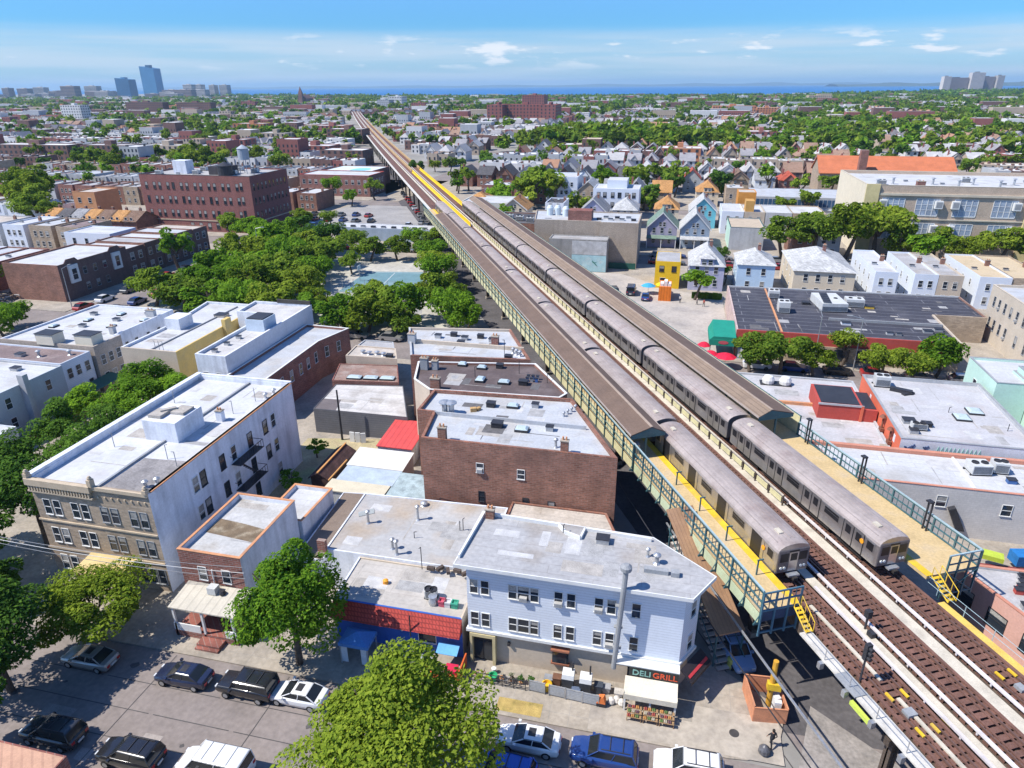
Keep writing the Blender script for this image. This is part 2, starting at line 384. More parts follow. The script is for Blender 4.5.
# tar lines along the street joints and repaired patches
b = M(); TAR = mat('road_tar', (.075, .07, .07), .8, .15)
for x0, x1, y in ((-60, 8, 33.1), (-60, 3, 30.6), (-60, 9, 28.2)):
    x = x0
    while x < x1:
        e = min(x+random.uniform(4, 7), x1); b.face([(x, y-.035, .02), (e, y-.035, .02), (e, y+.035, .02), (x, y+.035, .02)]); x = e+random.choice((0, 0, .4))
for x in (-38, -27.5, -19, -11, -2.5): b.face([(x, 25.7, .022), (x+.06, 25.7, .022), (x+.26, 36.2, .022), (x+.2, 36.2, .022)])
for a in (27, 44):
    for k in (0,):
        p0, p1 = ew(8, a), ew(44, a); b.face([(p0[0], p0[1], .022), (p0[0]+.1, p0[1], .022), (p1[0]+.1, p1[1], .022), (p1[0], p1[1], .022)])
tag(b.build('tar_joints', TAR), kind='structure')
# tree pits and paint on the near pavement
sheet('planting_bed', [(-10.1, 36.75), (-6.6, 36.75), (-6.6, 38.0), (-10.1, 38.0)], .13, mat('dry_ground', (.40, .29, .10), .95, .2, 1.5, (.2, .17, .05), .6, 1.2))
sheet('concrete_apron', [(-3, 36.6), (10.9, 36.6), (10.9, 40.5), (4.6, 40.5), (4.6, 38.9), (-3, 38.9)], .126, mat('worn_concrete', (.38, .335, .28), .92, .14, .3, (.25, .225, .2), .6, .35))
sheet('crosswalk_patch', [(11.7, 36.2), (15.5, 33.2), (20, 37.5), (13.5, 42.5)], .02, mat('patched_asphalt', (.27, .245, .225), .93, .2, .4, (.17, .16, .15), .6, .6))

MAN = mat('manhole_iron', (.06, .055, .055), .7, .2, 3)
for k, (x, y) in enumerate(((-21.5, 30.2), (-12.6, 29.2), (1.8, 31.6), (7.6, 38.6))):
    b = M(); b.lathe(x, y, [(.36, .02 if y < 36 else .135), (.36, .03 if y < 36 else .145), (.3, .032 if y < 36 else .147)], 16); tag(b.build('manhole_cover', MAN), kind='structure')
rp = random.Random(9)
for k in range(9):
    x, y, w, h = rp.uniform(-50, 6), rp.uniform(26, 35), rp.uniform(.8, 3.5), rp.uniform(.4, 1.4)
    sheet('road_patch', [(x, y), (x+w, y+rp.uniform(-.1, .1)), (x+w, y+h), (x+rp.uniform(-.1, .1), y+h)], .016+k*.0003, mat('road_patch_%d' % (k % 3), ((.17, .155, .15), (.24, .215, .20), (.33, .29, .265))[k % 3], .92, .15, 1.2))
for k in range(26):
    x, y, r = rp.uniform(-50, 9), rp.uniform(27, 34.6), rp.uniform(.12, .5); n = 9
    sheet('oil_stain', [(x+r*rp.uniform(.6, 1.3)*math.cos(i*.698), y+r*rp.uniform(.5, 1.1)*math.sin(i*.698)) for i in range(n)], .0235+k*.0002, mat('oil_stain', (.10, .092, .09), .8, .2, 2))
# ------------------------------------------------------------------ windows, roof fittings, the building helper
FR = {'white': WHITE, 'dark': DARK, 'brown': mat('brown_frame', (.12, .06, .04)), 'grey': GREYP}
def win_meshes(w, h, fr, mid, sill):
    def mk():
        f = M(); t = .05
        f.box(-w/2-t, -w/2, -.06, .03, 0, h+t); f.box(w/2, w/2+t, -.06, .03, 0, h+t)
        f.box(-w/2, w/2, -.06, .03, h, h+t)
        if mid: f.box(-w/2, w/2, -.045, .02, h*.5-.03, h*.5+.03)
        if sill: f.box(-w/2-t-.03, w/2+t+.03, -.12, .03, -.07, 0)
        p = M(); p.box(-w/2, w/2, -.012, .01, 0, h)
        k = random.random()
        if k > .45: p.box(-w/2+.02, w/2-.02, -.016, -.012, h*random.choice((.52, .7, .35)), h-.02, 1)
        return f.mesh('window', FR[fr]), p.mesh('pane', [GLASS, BLIND])
    return cached(('win', round(w, 2), round(h, 2), fr, mid, sill, random.randrange(6)), mk)
def window(e, x, y, z, w, h, rz, fr='white', mid=True, sill=True, ac=False, name='window'):
    f, p = win_meshes(w, h, fr, mid, sill)
    o = link(name, f, e, (x, y, z), rz); link('pane', p, o)
    if ac:
        def mk():
            b = M(); b.box(-.3, .3, -.32, -.02, 0, .38); b.box(-.26, .26, -.325, -.32, .05, .33, 1); return b.mesh('window_air_conditioner', [mat('ac_casing', (.42, .41, .39), .6, .1), GREYP])
        q = link('window_air_conditioner', cached('wac', mk), e, (x, y, z+.02), rz)
    return o
def edge(poly, i):
    p, q = Vector(poly[i]), Vector(poly[(i+1) % len(poly)]); d = q-p
    n = Vector((d.y, -d.x)).normalized(); return p, q, n, math.atan2(n.x, -n.y)
def wrow(e, poly, i, ts, z, w, h, fr='white', mid=True, sill=True, acs=()):
    """windows along wall i at metre offsets ts from its first corner"""
    p, q, n, rz = edge(poly, i); u = (q-p).normalized()
    for k, t in enumerate(ts):
        c = p+u*t; window(e, c.x, c.y, z, w, h, rz, fr, mid, sill, k in acs)
def spread(poly, i, n, a=.1, b=.9):
    p, q, _, _ = edge(poly, i); l = (q-p).length
    return [l*(a+(b-a)*(k+.5)/n) for k in range(n)]
def vent(e, x, y, z, h=.9, r=.12, cap=True):
    def mk():
        b = M(); b.tube((0, 0, 0), (0, 0, h), r, r, 8)
        if cap: b.lathe(0, 0, [(r*1.1, h-.02), (r*2, h+.05), (r*1.9, h+.14), (r*.6, h+.26)], 10)
        b.lathe(0, 0, [(r*2, 0), (r*1.6, .06), (r, .16)], 8); return b.mesh('vent_pipe', STEEL)
    return link('vent_pipe', cached(('vent', h, r, cap), mk), e, (x, y, z))
def skylight(e, x, y, z, w=1.0, l=1.4, rz=0, dome=True):
    def mk():
        b = M(); b.box(-w/2, w/2, -l/2, l/2, 0, .25, 0); b.loft([[(-w/2+.04, -l/2+.04, .25), (w/2-.04, -l/2+.04, .25), (w/2-.04, l/2-.04, .25), (-w/2+.04, l/2-.04, .25)], [(-w*.3, -l*.3, .42), (w*.3, -l*.3, .42), (w*.3, l*.3, .42), (-w*.3, l*.3, .42)]], 1)
        return b.mesh('skylight', [DARK, mat('skylight_pane', (.42, .50, .52), .25, .1)])
    return link('skylight', cached(('sky', w, l), mk), e, (x, y, z), rz)
def chimney(e, x, y, z, w=.9, l=.6, h=1.2, m=None):
    m = m or BRICKB
    def mk():
        b = M(); b.box(-w/2, w/2, -l/2, l/2, 0, h); b.box(-w/2-.06, w/2+.06, -l/2-.06, l/2+.06, h, h+.1, 1)
        for s in (-.22, .22): b.tube((s*w, 0, h+.1), (s*w, 0, h+.4), .1, .09, 8, 2)
        return b.mesh('chimney', [m, CONC, TERRA])
    return link('chimney', cached(('chim', w, l, h, m.name), mk), e, (x, y, z))
def hatch(e, x, y, z, w=1.0, m=None):
    def mk():
        b = M(); b.box(-w/2, w/2, -w*.4, w*.4, 0, .45); b.box(-w/2-.05, w/2+.05, -w*.4-.05, w*.4+.05, .45, .52, 1); return b.mesh('roof_hatch', [m or STEEL, DARK])
    return link('roof_hatch', cached(('hatch', w, (m or STEEL).name), mk), e, (x, y, z))
def hvac(e, x, y, z, w=2.2, l=1.4, h=1.3, rz=0):
    def mk():
        b = M(); b.box(-w/2, w/2, -l/2, l/2, .2, h); b.box(-w/2-.1, w/2+.1, -l/2+.1, -l/2+.25, 0, .2, 1); b.box(-w/2-.1, w/2+.1, l/2-.25, l/2-.1, 0, .2, 1)
        for k in range(7): b.box(-w/2+.08, w/2-.08, -l/2-.012, -l/2, .3+k*.12, .36+k*.12, 1)
        for s in (-.24, .24): b.lathe(s*w, 0, [(.36, h), (.36, h+.12), (.3, h+.12), (.3, h+.03)], 14, 1)
        return b.mesh('rooftop_unit', [mat('unit_casing', (.52, .53, .52), .5, .1, 1), DARK])
    return link('rooftop_unit', cached(('hvac', w, l, h), mk), e, (x, y, z), rz)
def pipe(e, x, y, z, h=1.1, m=None):
    def mk():
        b = M(); b.tube((0, 0, 0), (0, 0, h), .04, .04, 6); b.tube((0, 0, h), (.25, 0, h+.02), .035, .035, 6); return b.mesh('roof_pipe', m or DARK)
    return link('roof_pipe', cached(('pipe', h), mk), e, (x, y, z), random.uniform(0, 6))
def bld(name, label, cat, poly, h, wm, roof, par=.5, pt=.22, cop=None, group=None, base=.12, low=None):
    cxm = sum(p[0] for p in poly)/len(poly); cym = sum(p[1] for p in poly)/len(poly)
    e = thing(name, label, cat, (cxm, cym, base), 0, group)
    ms = wm if isinstance(wm, list) else [wm]*len(poly)
    um = []
    for m in ms:
        if m not in um: um.append(m)
    b = M(); inn = poly_off(poly, pt)
    b.prism(poly, base, h, [um.index(m) for m in ms], None)
    n = len(poly)
    for k in range(n):
        j = (k+1) % n
        if par > 0: b.face([(*inn[j], h-par), (*inn[k], h-par), (*inn[k], h), (*inn[j], h)], um.index(ms[k]))
        b.face([(*poly[k], h), (*poly[j], h), (*inn[j], h), (*inn[k], h)], um.index(ms[k]))
    b.build('wall', um, e)
    r = M(); r.face([(x, y, h-par) for x, y in poly_off(poly, pt-.02)]); r.build('roof', roof, e)
    if cop is not None:
        c = M(); c.ring(poly_off(poly, -.04), poly_off(poly, pt-.03), h+.004, h+.07); c.build('parapet_coping', cop, e)
    return e
def door(e, poly, i, t, w=1.0, h=2.1, m=None, z=.12, fr=WHITE):
    p, q, n, rz = edge(poly, i); c = p+(q-p).normalized()*t
    b = M(); b.box(-w/2-.1, -w/2, -.09, .02, 0, h+.1); b.box(w/2, w/2+.1, -.09, .02, 0, h+.1); b.box(-w/2, w/2, -.09, .02, h, h+.1); b.box(-w/2-.1, w/2+.1, -.5, .02, -.1, .02)
    o = link('door_frame', b.mesh('door_frame', fr), e, (c.x, c.y, z), rz)
    d = M(); d.box(-w/2, w/2, -.04, .01, .02, h); d.box(-w*.3, w*.3, -.05, -.04, h*.55, h*.9, 1); d.box(w*.36, w*.42, -.09, -.04, h*.45, h*.5, 2)
    link('door', d.mesh('door', [m or DARK, GLASS, STEEL]), o)
def rect(x0, x1, y0, y1): return [(x0, y0), (x1, y0), (x1, y1), (x0, y1)]
# ------------------------------------------------------------------ the elevated railway (local axes: x = b across, y = a along)
RUST = mat('rusty_timber', (.16, .082, .062), .9, .22, 1.2, (.09, .06, .05), .5, 1.5)
RAILM = mat('rail_steel', (.23, .135, .105), .45, .15, 1.5, metal=.5)
ELST = mat('elevated_steel', (.085, .065, .052), .7, .25, .8, (.16, .12, .09), .5, .9)
PLANK = mat('pale_walkway_planks', (.52, .47, .38), .9, .12, 1.2, (.36, .32, .26), .5, .8)
PLANKG = mat('grey_walkway_boards', (.56, .53, .47), .9, .12, 1.2, (.30, .29, .27), .5, .8)
COVER = mat('third_rail_cover', (.62, .57, .56), .6, .1, 1.0, (.42, .38, .36), .5, .6)
PLAT = mat('platform_concrete', (.52, .385, .20), .9, .13, .5, (.38, .31, .22), .6, .5)
CANB = mat('brown_and_shaded_canopy', (.145, .098, .073), .75, .12, .5, (.14, .10, .08), .5, .4, pat='rows', pc=(.13, .09, .065), ps=2.2)
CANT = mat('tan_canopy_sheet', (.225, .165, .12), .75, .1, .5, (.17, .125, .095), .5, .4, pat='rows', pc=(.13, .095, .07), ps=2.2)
CREAM = mat('cream_boards', (.58, .54, .32), .8, .12, 1.2, (.40, .38, .25), .5, 1.0)
def drift(a): return 0 if a < 300 else 13.0*((a-300)/900)**1.7
def elthing(name, label, cat, a0, b0, group=None):
    x, y = ew(a0, b0); return thing(name, label, cat, (x, y, 0), ELZ, group, org=(b0, a0, 0))
def strip(m, b0, b1, z0, z1, a0, a1, mi=0, step=40):
    al = list(np.arange(a0, a1, step))+[a1]
    m.loft([[(b0+drift(a), a, z0), (b1+drift(a), a, z0), (b1+drift(a), a, z1), (b0+drift(a), a, z1)] for a in al], mi)
AEND = 1230
V = elthing('elevated_railway', 'elevated railway on steel columns running diagonally to the sea, three rusty tracks', 'railway viaduct', 100, 36)
TRK = [(32.35, 'L'), (36.45, 'M'), (40.6, 'R')]
for tb, _ in TRK:
    b = M()
    for k in range(int((236-8)/.56)):
        a = 8+k*.56; b.box(tb-1.35+random.uniform(-.06, .06), tb+1.35+random.uniform(-.06, .06), a-.2, a+.2, 6.86, 7.08)
    b.build('track_bed', RUST, V)
    b = M(); strip(b, tb-1.36, tb+1.36, 6.9, 7.06, 236, AEND); b.build('track_bed', RUST, V)
    for s in (-1, 1):
        b = M(); strip(b, tb+s*.72-.05, tb+s*.72+.05, 7.08, 7.25, 6, AEND); b.build('rail', RAILM, V)
        b = M(); strip(b, tb+s*1.18-.11, tb+s*1.18+.11, 7.08, 7.22, 6, AEND); b.build('guard_timber', RUST, V)
        b = M(); strip(b, tb+s*.40-.06, tb+s*.40+.06, 7.08, 7.17, 6, 120); b.build('guard_timber', RUST, V)
for bb in (31.1, 33.6, 35.2, 37.7, 39.35, 41.85):
    b = M(); strip(b, bb-.2, bb+.2, 5.6, 6.86, 6, AEND); b.build('girder', ELST, V)
b = M(); strip(b, 33.9, 34.7, 7.08, 7.2, 6, AEND); b.build('catwalk', PLANK, V)
b = M(); strip(b, 37.6, 38.75, 7.08, 7.2, 6, AEND); b.build('catwalk', PLANK, V)
for bb, a1 in ((35.05, AEND), (39.12, AEND), (33.78, 36)):
    b = M(); strip(b, bb-.11, bb+.11, 7.34, 7.5, 6, a1)
    for a in np.arange(8, 230 if a1 > 100 else 36, 2.8): b.box(bb-.06, bb+.06, a-.06, a+.06, 7.08, 7.34)
    b.build('third_rail_cover', COVER, V)
b = M(); strip(b, 32.22, 32.48, 7.09, 7.2, 27.0, 34.5)
strip(b, 32.22, 32.48, 7.09, 7.2, 6, 25.5); b.build('track_board', PLANK, V)
b = M(); strip(b, 29.75, 30.7, 7.02, 7.16, 6, 32.2); b.build('side_walkway', PLANKG, V)
b = M(); strip(b, 41.85, 42.55, 7.08, 7.2, 6, 32.2); b.build('side_walkway', mat('yellow_walkway', (.62, .43, .10), .8, .12, 1.0, (.45, .35, .15), .5, .6), V)
b = M(); strip(b, 29.7, 30.75, 7.02, 7.14, 222, AEND); b.build('side_walkway', PLANKG, V)
b = M(); strip(b, 42.3, 43.2, 7.02, 7.14, 222, AEND); b.build('side_walkway', PLANKG, V)
b = M()
for a in np.arange(7, 32, 2.5):
    b.tube((29.82, a, 7.1), (29.82, a, 8.15), .03, .03, 5); b.box(29.4, 29.75, a-.15, a+.15, 6.5, 7.02)
for z in (7.6, 8.12): b.tube((29.82, 6, z), (29.82, 32, z), .02, .02, 5)
b.build('walkway_handrail', STEEL, V)
b = M()
for a in np.arange(8, 34, 2.5): b.tube((42.62, a, 7.1), (42.62, a, 8.2), .03, .03, 5)
for z in (7.65, 8.17): b.tube((42.62, 6, z), (42.62, 34, z), .022, .022, 5)
b.build('walkway_handrail', TEALL, V)
# yellow trackside fittings
b = M()
for bb, a in ((31.75, 25.6), (32.9, 25.6), (33.85, 25.9), (31.6, 22.9), (32.75, 22.9), (33.8, 23.1), (40.2, 25.2), (41.25, 25.2), (40.3, 23.0), (41.2, 23.0)):
    b.box(bb-.08, bb+.08, a-.34, a+.34, 7.25, 7.38)
b.build('trip_stop', YEL, V)
b = M(); b.box(31.8, 32.5, 24.0, 24.6, 7.1, 7.35); b.box(40.5, 41.0, 23.8, 24.4, 7.1, 7.35); b.build('switch_box', GREYP, V)
# columns and cross beams
def colm():
    b = M(); b.box(-.3, .3, -.06, .06, 0, 5.0); b.box(-.3, -.24, -.28, .28, 0, 5.0); b.box(.24, .3, -.28, .28, 0, 5.0); b.box(-.45, .45, -.45, .45, 0, .5, 1); return b.mesh('column', [ELST, CONC])
def beamm():
    b = M(); b.box(-5.6, 6.4, -.3, .3, 5.0, 5.6)
    return b.mesh('cross_beam', ELST)
cm, bm_ = colm(), beamm()
for k in range(50):
    a = 9+k*15.2
    for bb in (31.4, 41.4): link('column', cm, V, (bb+drift(a), a, 0))
    link('cross_beam', bm_, V, (36.3+drift(a), a, 0))

# wooden handrail on the middle catwalk, yellow work fences
hf = elthing('handrail_fence', 'cream board handrail with dark posts on the catwalk between the two trains', 'fence', 47, 38.2)
b = M(); c = M()
for k in range(66):
    a = 47+k*2.3; b.box(38.3, 38.42, a-.06, a+.06, 7.2, 8.3)
    if k < 65: c.box(38.32, 38.4, a+.25, a+2.05, 7.45, 8.0)
b.box(38.3, 38.42, 47, 47+65*2.3, 8.22, 8.34, 1)
b.build('post_and_rail', [ELST, PLANK], hf); c.build('board_panel', CREAM, hf)
YF = mat('yellow_work_fence', (.78, .53, .03), .6, .1, .4, (.6, .42, .1), .5, .1); YT = mat('ochre_boarding', (.46, .31, .15), .8, .12, .2)
for bb, a0, a1, lab in ((37.2, 194, 335, 'yellow safety fence beside the middle track beyond the left train'), (41.9, 220, 345, 'yellow safety fence on the outer edge beyond the right platform')):
    f = elthing('safety_fence', lab, 'fence', a0, bb); b = M(); strip(b, bb-.05, bb+.05, 7.2, 8.35, a0, a1); b.build('mesh_panel', YF, f)
    b = M(); strip(b, bb-.4, bb-.06, 7.2, 7.26, a0, a1); b.build('edge_board', YF, f)
for bb, a0, a1, lab in ((37.2, 336, 760, 'ochre boarding along the middle track toward the far end of the railway'), (41.9, 346, 900, 'ochre boarding along the outer edge toward the far end of the railway')):
    f = elthing('boarding_fence', lab, 'fence', a0, bb); b = M(); strip(b, bb-.25, bb+.25, 7.2, 8.3, a0, a1); b.build('boarding', YT, f)

# ------------------------------------------------------------------ platforms
def frames(b, bx, a0, a1, z0, zf, zt, n, bars=5):
    """teal railing frame in the plane x = bx from a0 to a1"""
    st = (a1-a0)/n
    for k in range(n+1):
        a = a0+k*st; b.box(bx-.07, bx+.07, a-.07, a+.07, z0, zt)
    for z in (zt-.08, zf+.75, zf+.1): b.box(bx-.05, bx+.05, a0, a1, z-.05, z+.05)
    for k in range(n):
        for q in range(1, bars):
            a = a0+k*st+q*st/bars; b.box(bx-.022, bx+.022, a-.022, a+.022, zf+.1, zt-.1)
PL = elthing('station_platform', 'station platform with yellow edge beside the left train, teal railings and brown canopy', 'platform', 100, 29)
b = M(); b.box(27.5, 30.8, 33.9, 221, 7.95, 8.25); b.build('platform_floor', PLAT, PL)
b = M(); b.box(30.15, 30.82, 33.9, 221, 8.25, 8.262); b.build('yellow_edge_strip', YEL, PL)
b = M(); b.box(30.82, 30.9, 33.9, 221, 7.95, 8.2); b.build('rubbing_board', ELST, PL)
b = M(); frames(b, 27.5, 33.9, 57.0, 6.9, 8.25, 10.0, 11, 4)
for k in range(12):
    a = 33.9+k*2.1; b.box(27.0, 27.4, a-.05, a+.05, 7.0, 7.15); b.tube((27.05, a, 7.1), (27.5, a, 7.95), .045, .045, 5)
b.build('railing', TEAL, PL)
b = M(); b.box(27.44, 27.56, 33.9, 57, 10.0, 10.1); b.build('top_rail', TEALL, PL)
b = M()
for k in range(11): b.box(27.46, 27.5, 34.0+k*2.1, 35.85+k*2.1, 6.95, 7.9)
b.build('fascia_panel', mat('pale_green_panel', (.46, .52, .34), .8, .1, .8, (.45, .38, .22), .5, .6), PL)
b = M(); frames(b, 27.35, 57, 221, 6.9, 8.25, 10.05, 62, 3); b.build('windscreen_frame', TEAL, PL)
b = M(); b.box(27.4, 27.44, 57, 221, 6.95, 7.9)
for k in range(62):
    a = 57+k*2.645; b.box(27.36, 27.42, a+.3, a+2.3, 8.4, 9.3)
b.build('windscreen_panel', CREAM, PL)
b = M(); b.box(27.29, 27.41, 57, 221, 10.05, 10.14); b.build('top_rail', TEALL, PL)
b = M()   # end frame over the street
for x in (27.5, 28.6, 29.7, 30.7): b.box(x-.06, x+.06, 33.75, 33.88, 5.9, 9.95)
for z in (6.2, 8.25, 9.1, 9.9): b.box(27.44, 30.76, 33.76, 33.86, z-.06, z+.06)
for x in (28.05, 29.15, 30.2): b.box(x-.025, x+.025, 33.79, 33.84, 8.25, 9.9)
b.build('end_railing', mat('blue_painted_steel', (.065, .15, .21), .5, .1, 1.0), PL)
b = M(); b.box(27.5, 30.7, 33.86, 33.93, 7.2, 8.25); b.build('end_plate', mat('navy_plate', (.03, .05, .10), .6, .2, 1), PL)
def ladder(e, bx, a0, a1, z0, z1, wdt=.55):
    b = M()
    for x in (bx-wdt/2, bx+wdt/2):
        b.tube((x, a0, z1), (x, a1, z0), .06, .06, 5); b.tube((x, a0, z1+.9), (x, a1, z0+.9), .035, .035, 5)
        for t in (0, .33, .66, 1): b.tube((x, a0+(a1-a0)*t, z1+(z0-z1)*t), (x, a0+(a1-a0)*t, z1+(z0-z1)*t+.9), .03, .03, 5)
    for k in range(6):
        t = (k+.5)/6; b.box(bx-wdt/2, bx+wdt/2, a0+(a1-a0)*t-.12, a0+(a1-a0)*t+.12, z1+(z0-z1)*t-.02, z1+(z0-z1)*t+.03)
    b.build('ladder', YEL, e)
ladder(PL, 30.45, 33.7, 32.0, 7.15, 8.2)
def canopy(e, a0, a1, bl, br, bw, zl, zr, zt, ml, mr, posts):
    b = M(); th_ = .1
    for k, (x0, z0, x1, z1, mm) in enumerate(((bl, zl, bw, zt, 0), (bw, zt, br, zr, 1))):
        b.loft([[(x0, a0, z0), (x1, a0, z1), (x1, a0, z1+th_), (x0, a0, z0+th_)], [(x0, a1, z0), (x1, a1, z1), (x1, a1, z1+th_), (x0, a1, z0+th_)]], mm)
    b.build('canopy_roof', [ml, mr], e)
    b = M(); b.box(bw-.14, bw+.14, a0, a1, zt+th_-.03, zt+th_+.04); b.build('ridge_cap', mat('canopy_ridge', (.34, .26, .20), .7, .1, .5), e)
    b = M(); b.box(bl-.03, bl+.05, a0, a1, zl-.05, zl+.13); b.box(br-.05, br+.05, a0, a1, zr-.05, zr+.13); b.build('gutter', mat('canopy_gutter', (.36, .30, .26), .7, .1, .5), e)
    b = M()
    for k in range(int((a1-a0)/5)):
        a = a0+.5+k*5; x = posts; b.box(x-.1, x+.1, a-.1, a+.1, 8.25, min(zt, 11.8)-.25); b.box(bl+.1, br-.1, a-.07, a+.07, min(zl, zr)-.2, min(zl, zr)-.02)
    b.build('canopy_post', TEAL, e)
    b = M(); b.face([(bl, a0-.02, zl-.35), (br, a0-.02, zr-.35), (br, a0-.02, zr), (bw, a0-.02, zt), (bl, a0-.02, zl)]); b.face([(bl, a0+.05, zl), (bw, a0+.05, zt), (br, a0+.05, zr), (br, a0+.05, zr-.35), (bl, a0+.05, zl-.35)])
    b.build('gable_fascia', TEAL, e)
canopy(PL, 57, 193, 26.95, 30.75, 29.2, 11.05, 11.05, 11.75, CANB, CANB, 28.9)
b = M(); b.box(29.3, 30.3, 57.5, 57.56, 10.5, 10.78); b.build('hanging_sign', [mat('black_sign', (.02, .02, .022), .4, .1)], PL)
b = M(); b.box(28.0, 28.55, 58, 58.5, 8.25, 9.3); b.lathe(28.27, 58.25, [(.3, 9.3), (.34, 9.4), (.2, 9.55)], 10); b.build('litter_bin', STEEL, PL)
b = M()
for k in range(4):
    a = 37.6+k*4.6; b.box(29.4, 29.5, a-.05, a+.05, 8.25, 9.7); b.box(29.35, 29.9, a-.05, a+.05, 9.62, 9.72)
    b.box(28.6, 28.65, a+1.6, a+2.2, 8.255, 8.30)
b.build('platform_lamp', TEAL, PL)
PR = elthing('station_platform', 'station platform beyond the right train with a glazed teal railing and tan canopy', 'platform', 100, 45)
b = M(); b.box(42.35, 47.3, 34.0, 219, 7.95, 8.25); b.build('platform_floor', PLAT, PR)
b = M(); b.box(42.33, 43.0, 34.0, 219, 8.25, 8.262); b.build('yellow_edge_strip', YEL, PR)
b = M(); frames(b, 47.25, 34.0, 57.5, 6.9, 8.25, 9.8, 10, 4); b.build('railing', TEAL, PR)
b = M(); b.box(47.18, 47.32, 34, 57.5, 9.8, 9.9); b.box(44.1, 47.3, 33.93, 34.05, 9.8, 9.9); b.build('top_rail', TEALL, PR)
b = M()
for x in (44.15, 45.2, 46.25, 47.25): b.box(x-.06, x+.06, 33.9, 34.02, 5.6, 9.8)
for z in (6.0, 8.2, 9.0): b.box(44.1, 47.3, 33.92, 34.0, z-.05, z+.05)
b.tube((44.2, 33.9, 6), (47.2, 33.9, 8.2), .05, .05, 5); b.tube((47.2, 33.9, 6), (44.2, 33.9, 8.2), .05, .05, 5)
b.build('end_railing', TEAL, PR)
b = M(); frames(b, 47.3, 57.5, 219, 6.9, 8.25, 10.6, 54, 2); b.build('windscreen_frame', TEAL, PR)
b = M(); b.box(47.22, 47.27, 57.5, 219, 8.3, 10.5); b.build('windscreen_panel', CREAM, PR)
canopy(PR, 57, 219, 41.65, 45.9, 43.15, 11.25, 11.25, 11.95, CANT, CANB, 44.2)  # right slope: shading put into the colour by using the darker brown sheet
b = M(); b.box(42.6, 43.5, 57.5, 57.56, 10.75, 11.0); b.build('hanging_sign', [MATS['black_sign']], PR)
ladder(PR, 43.1, 33.9, 32.0, 7.2, 8.25, .75)
def lampm():
    b = M()
    for x in (-.2, .2): b.box(-.06, .06, x-.06, x+.06, 0, 2.9)
    b.box(-.35, .1, -.26, .26, 2.85, 2.98); return b.mesh('platform_lamp', DARK)
lm_ = lampm()
for a in (55.5, 47.2, 39.2): link('platform_lamp', lm_, PR, (46.95, a, 8.25))
sg = elthing('track_signal', 'dark signal head on a post beside the left track walkway', 'signal', 27.4, 31.0)
b = M(); b.tube((31.0, 27.4, 7.1), (31.0, 27.4, 9.0), .07, .07, 8); b.build('signal_post', DARK, sg)
b = M(); b.box(30.8, 31.2, 27.25, 27.55, 9.0, 10.3)
for k in range(3): b.tube((31.0, 27.25, 9.25+k*.4), (31.0, 27.0, 9.25+k*.4), .13, .15, 10)
b.build('signal_head', DARK, sg)
b = M(); b.box(29.6, 30.6, 26.2, 28.2, 7.16, 7.25); b.box(29.7, 29.95, 24.6, 26.6, 6.2, 6.5, 1)
b.build('signal_platform', [GREYP, mat('lime_bracket', (.5, .6, .1), .6, .1)], sg)
s2 = elthing('track_signal', 'short signal post standing on the middle catwalk ahead of the left train', 'signal', 31.3, 34.4)
b = M(); b.tube((34.6, 31.3, 7.2), (34.6, 31.3, 8.3), .08, .08, 8); b.build('signal_post', DARK, s2)
b = M(); b.box(34.4, 34.8, 31.1, 31.5, 8.3, 8.9); b.box(34.3, 34.7, 30.3, 30.8, 7.2, 7.6); b.build('signal_head', DARK, s2)

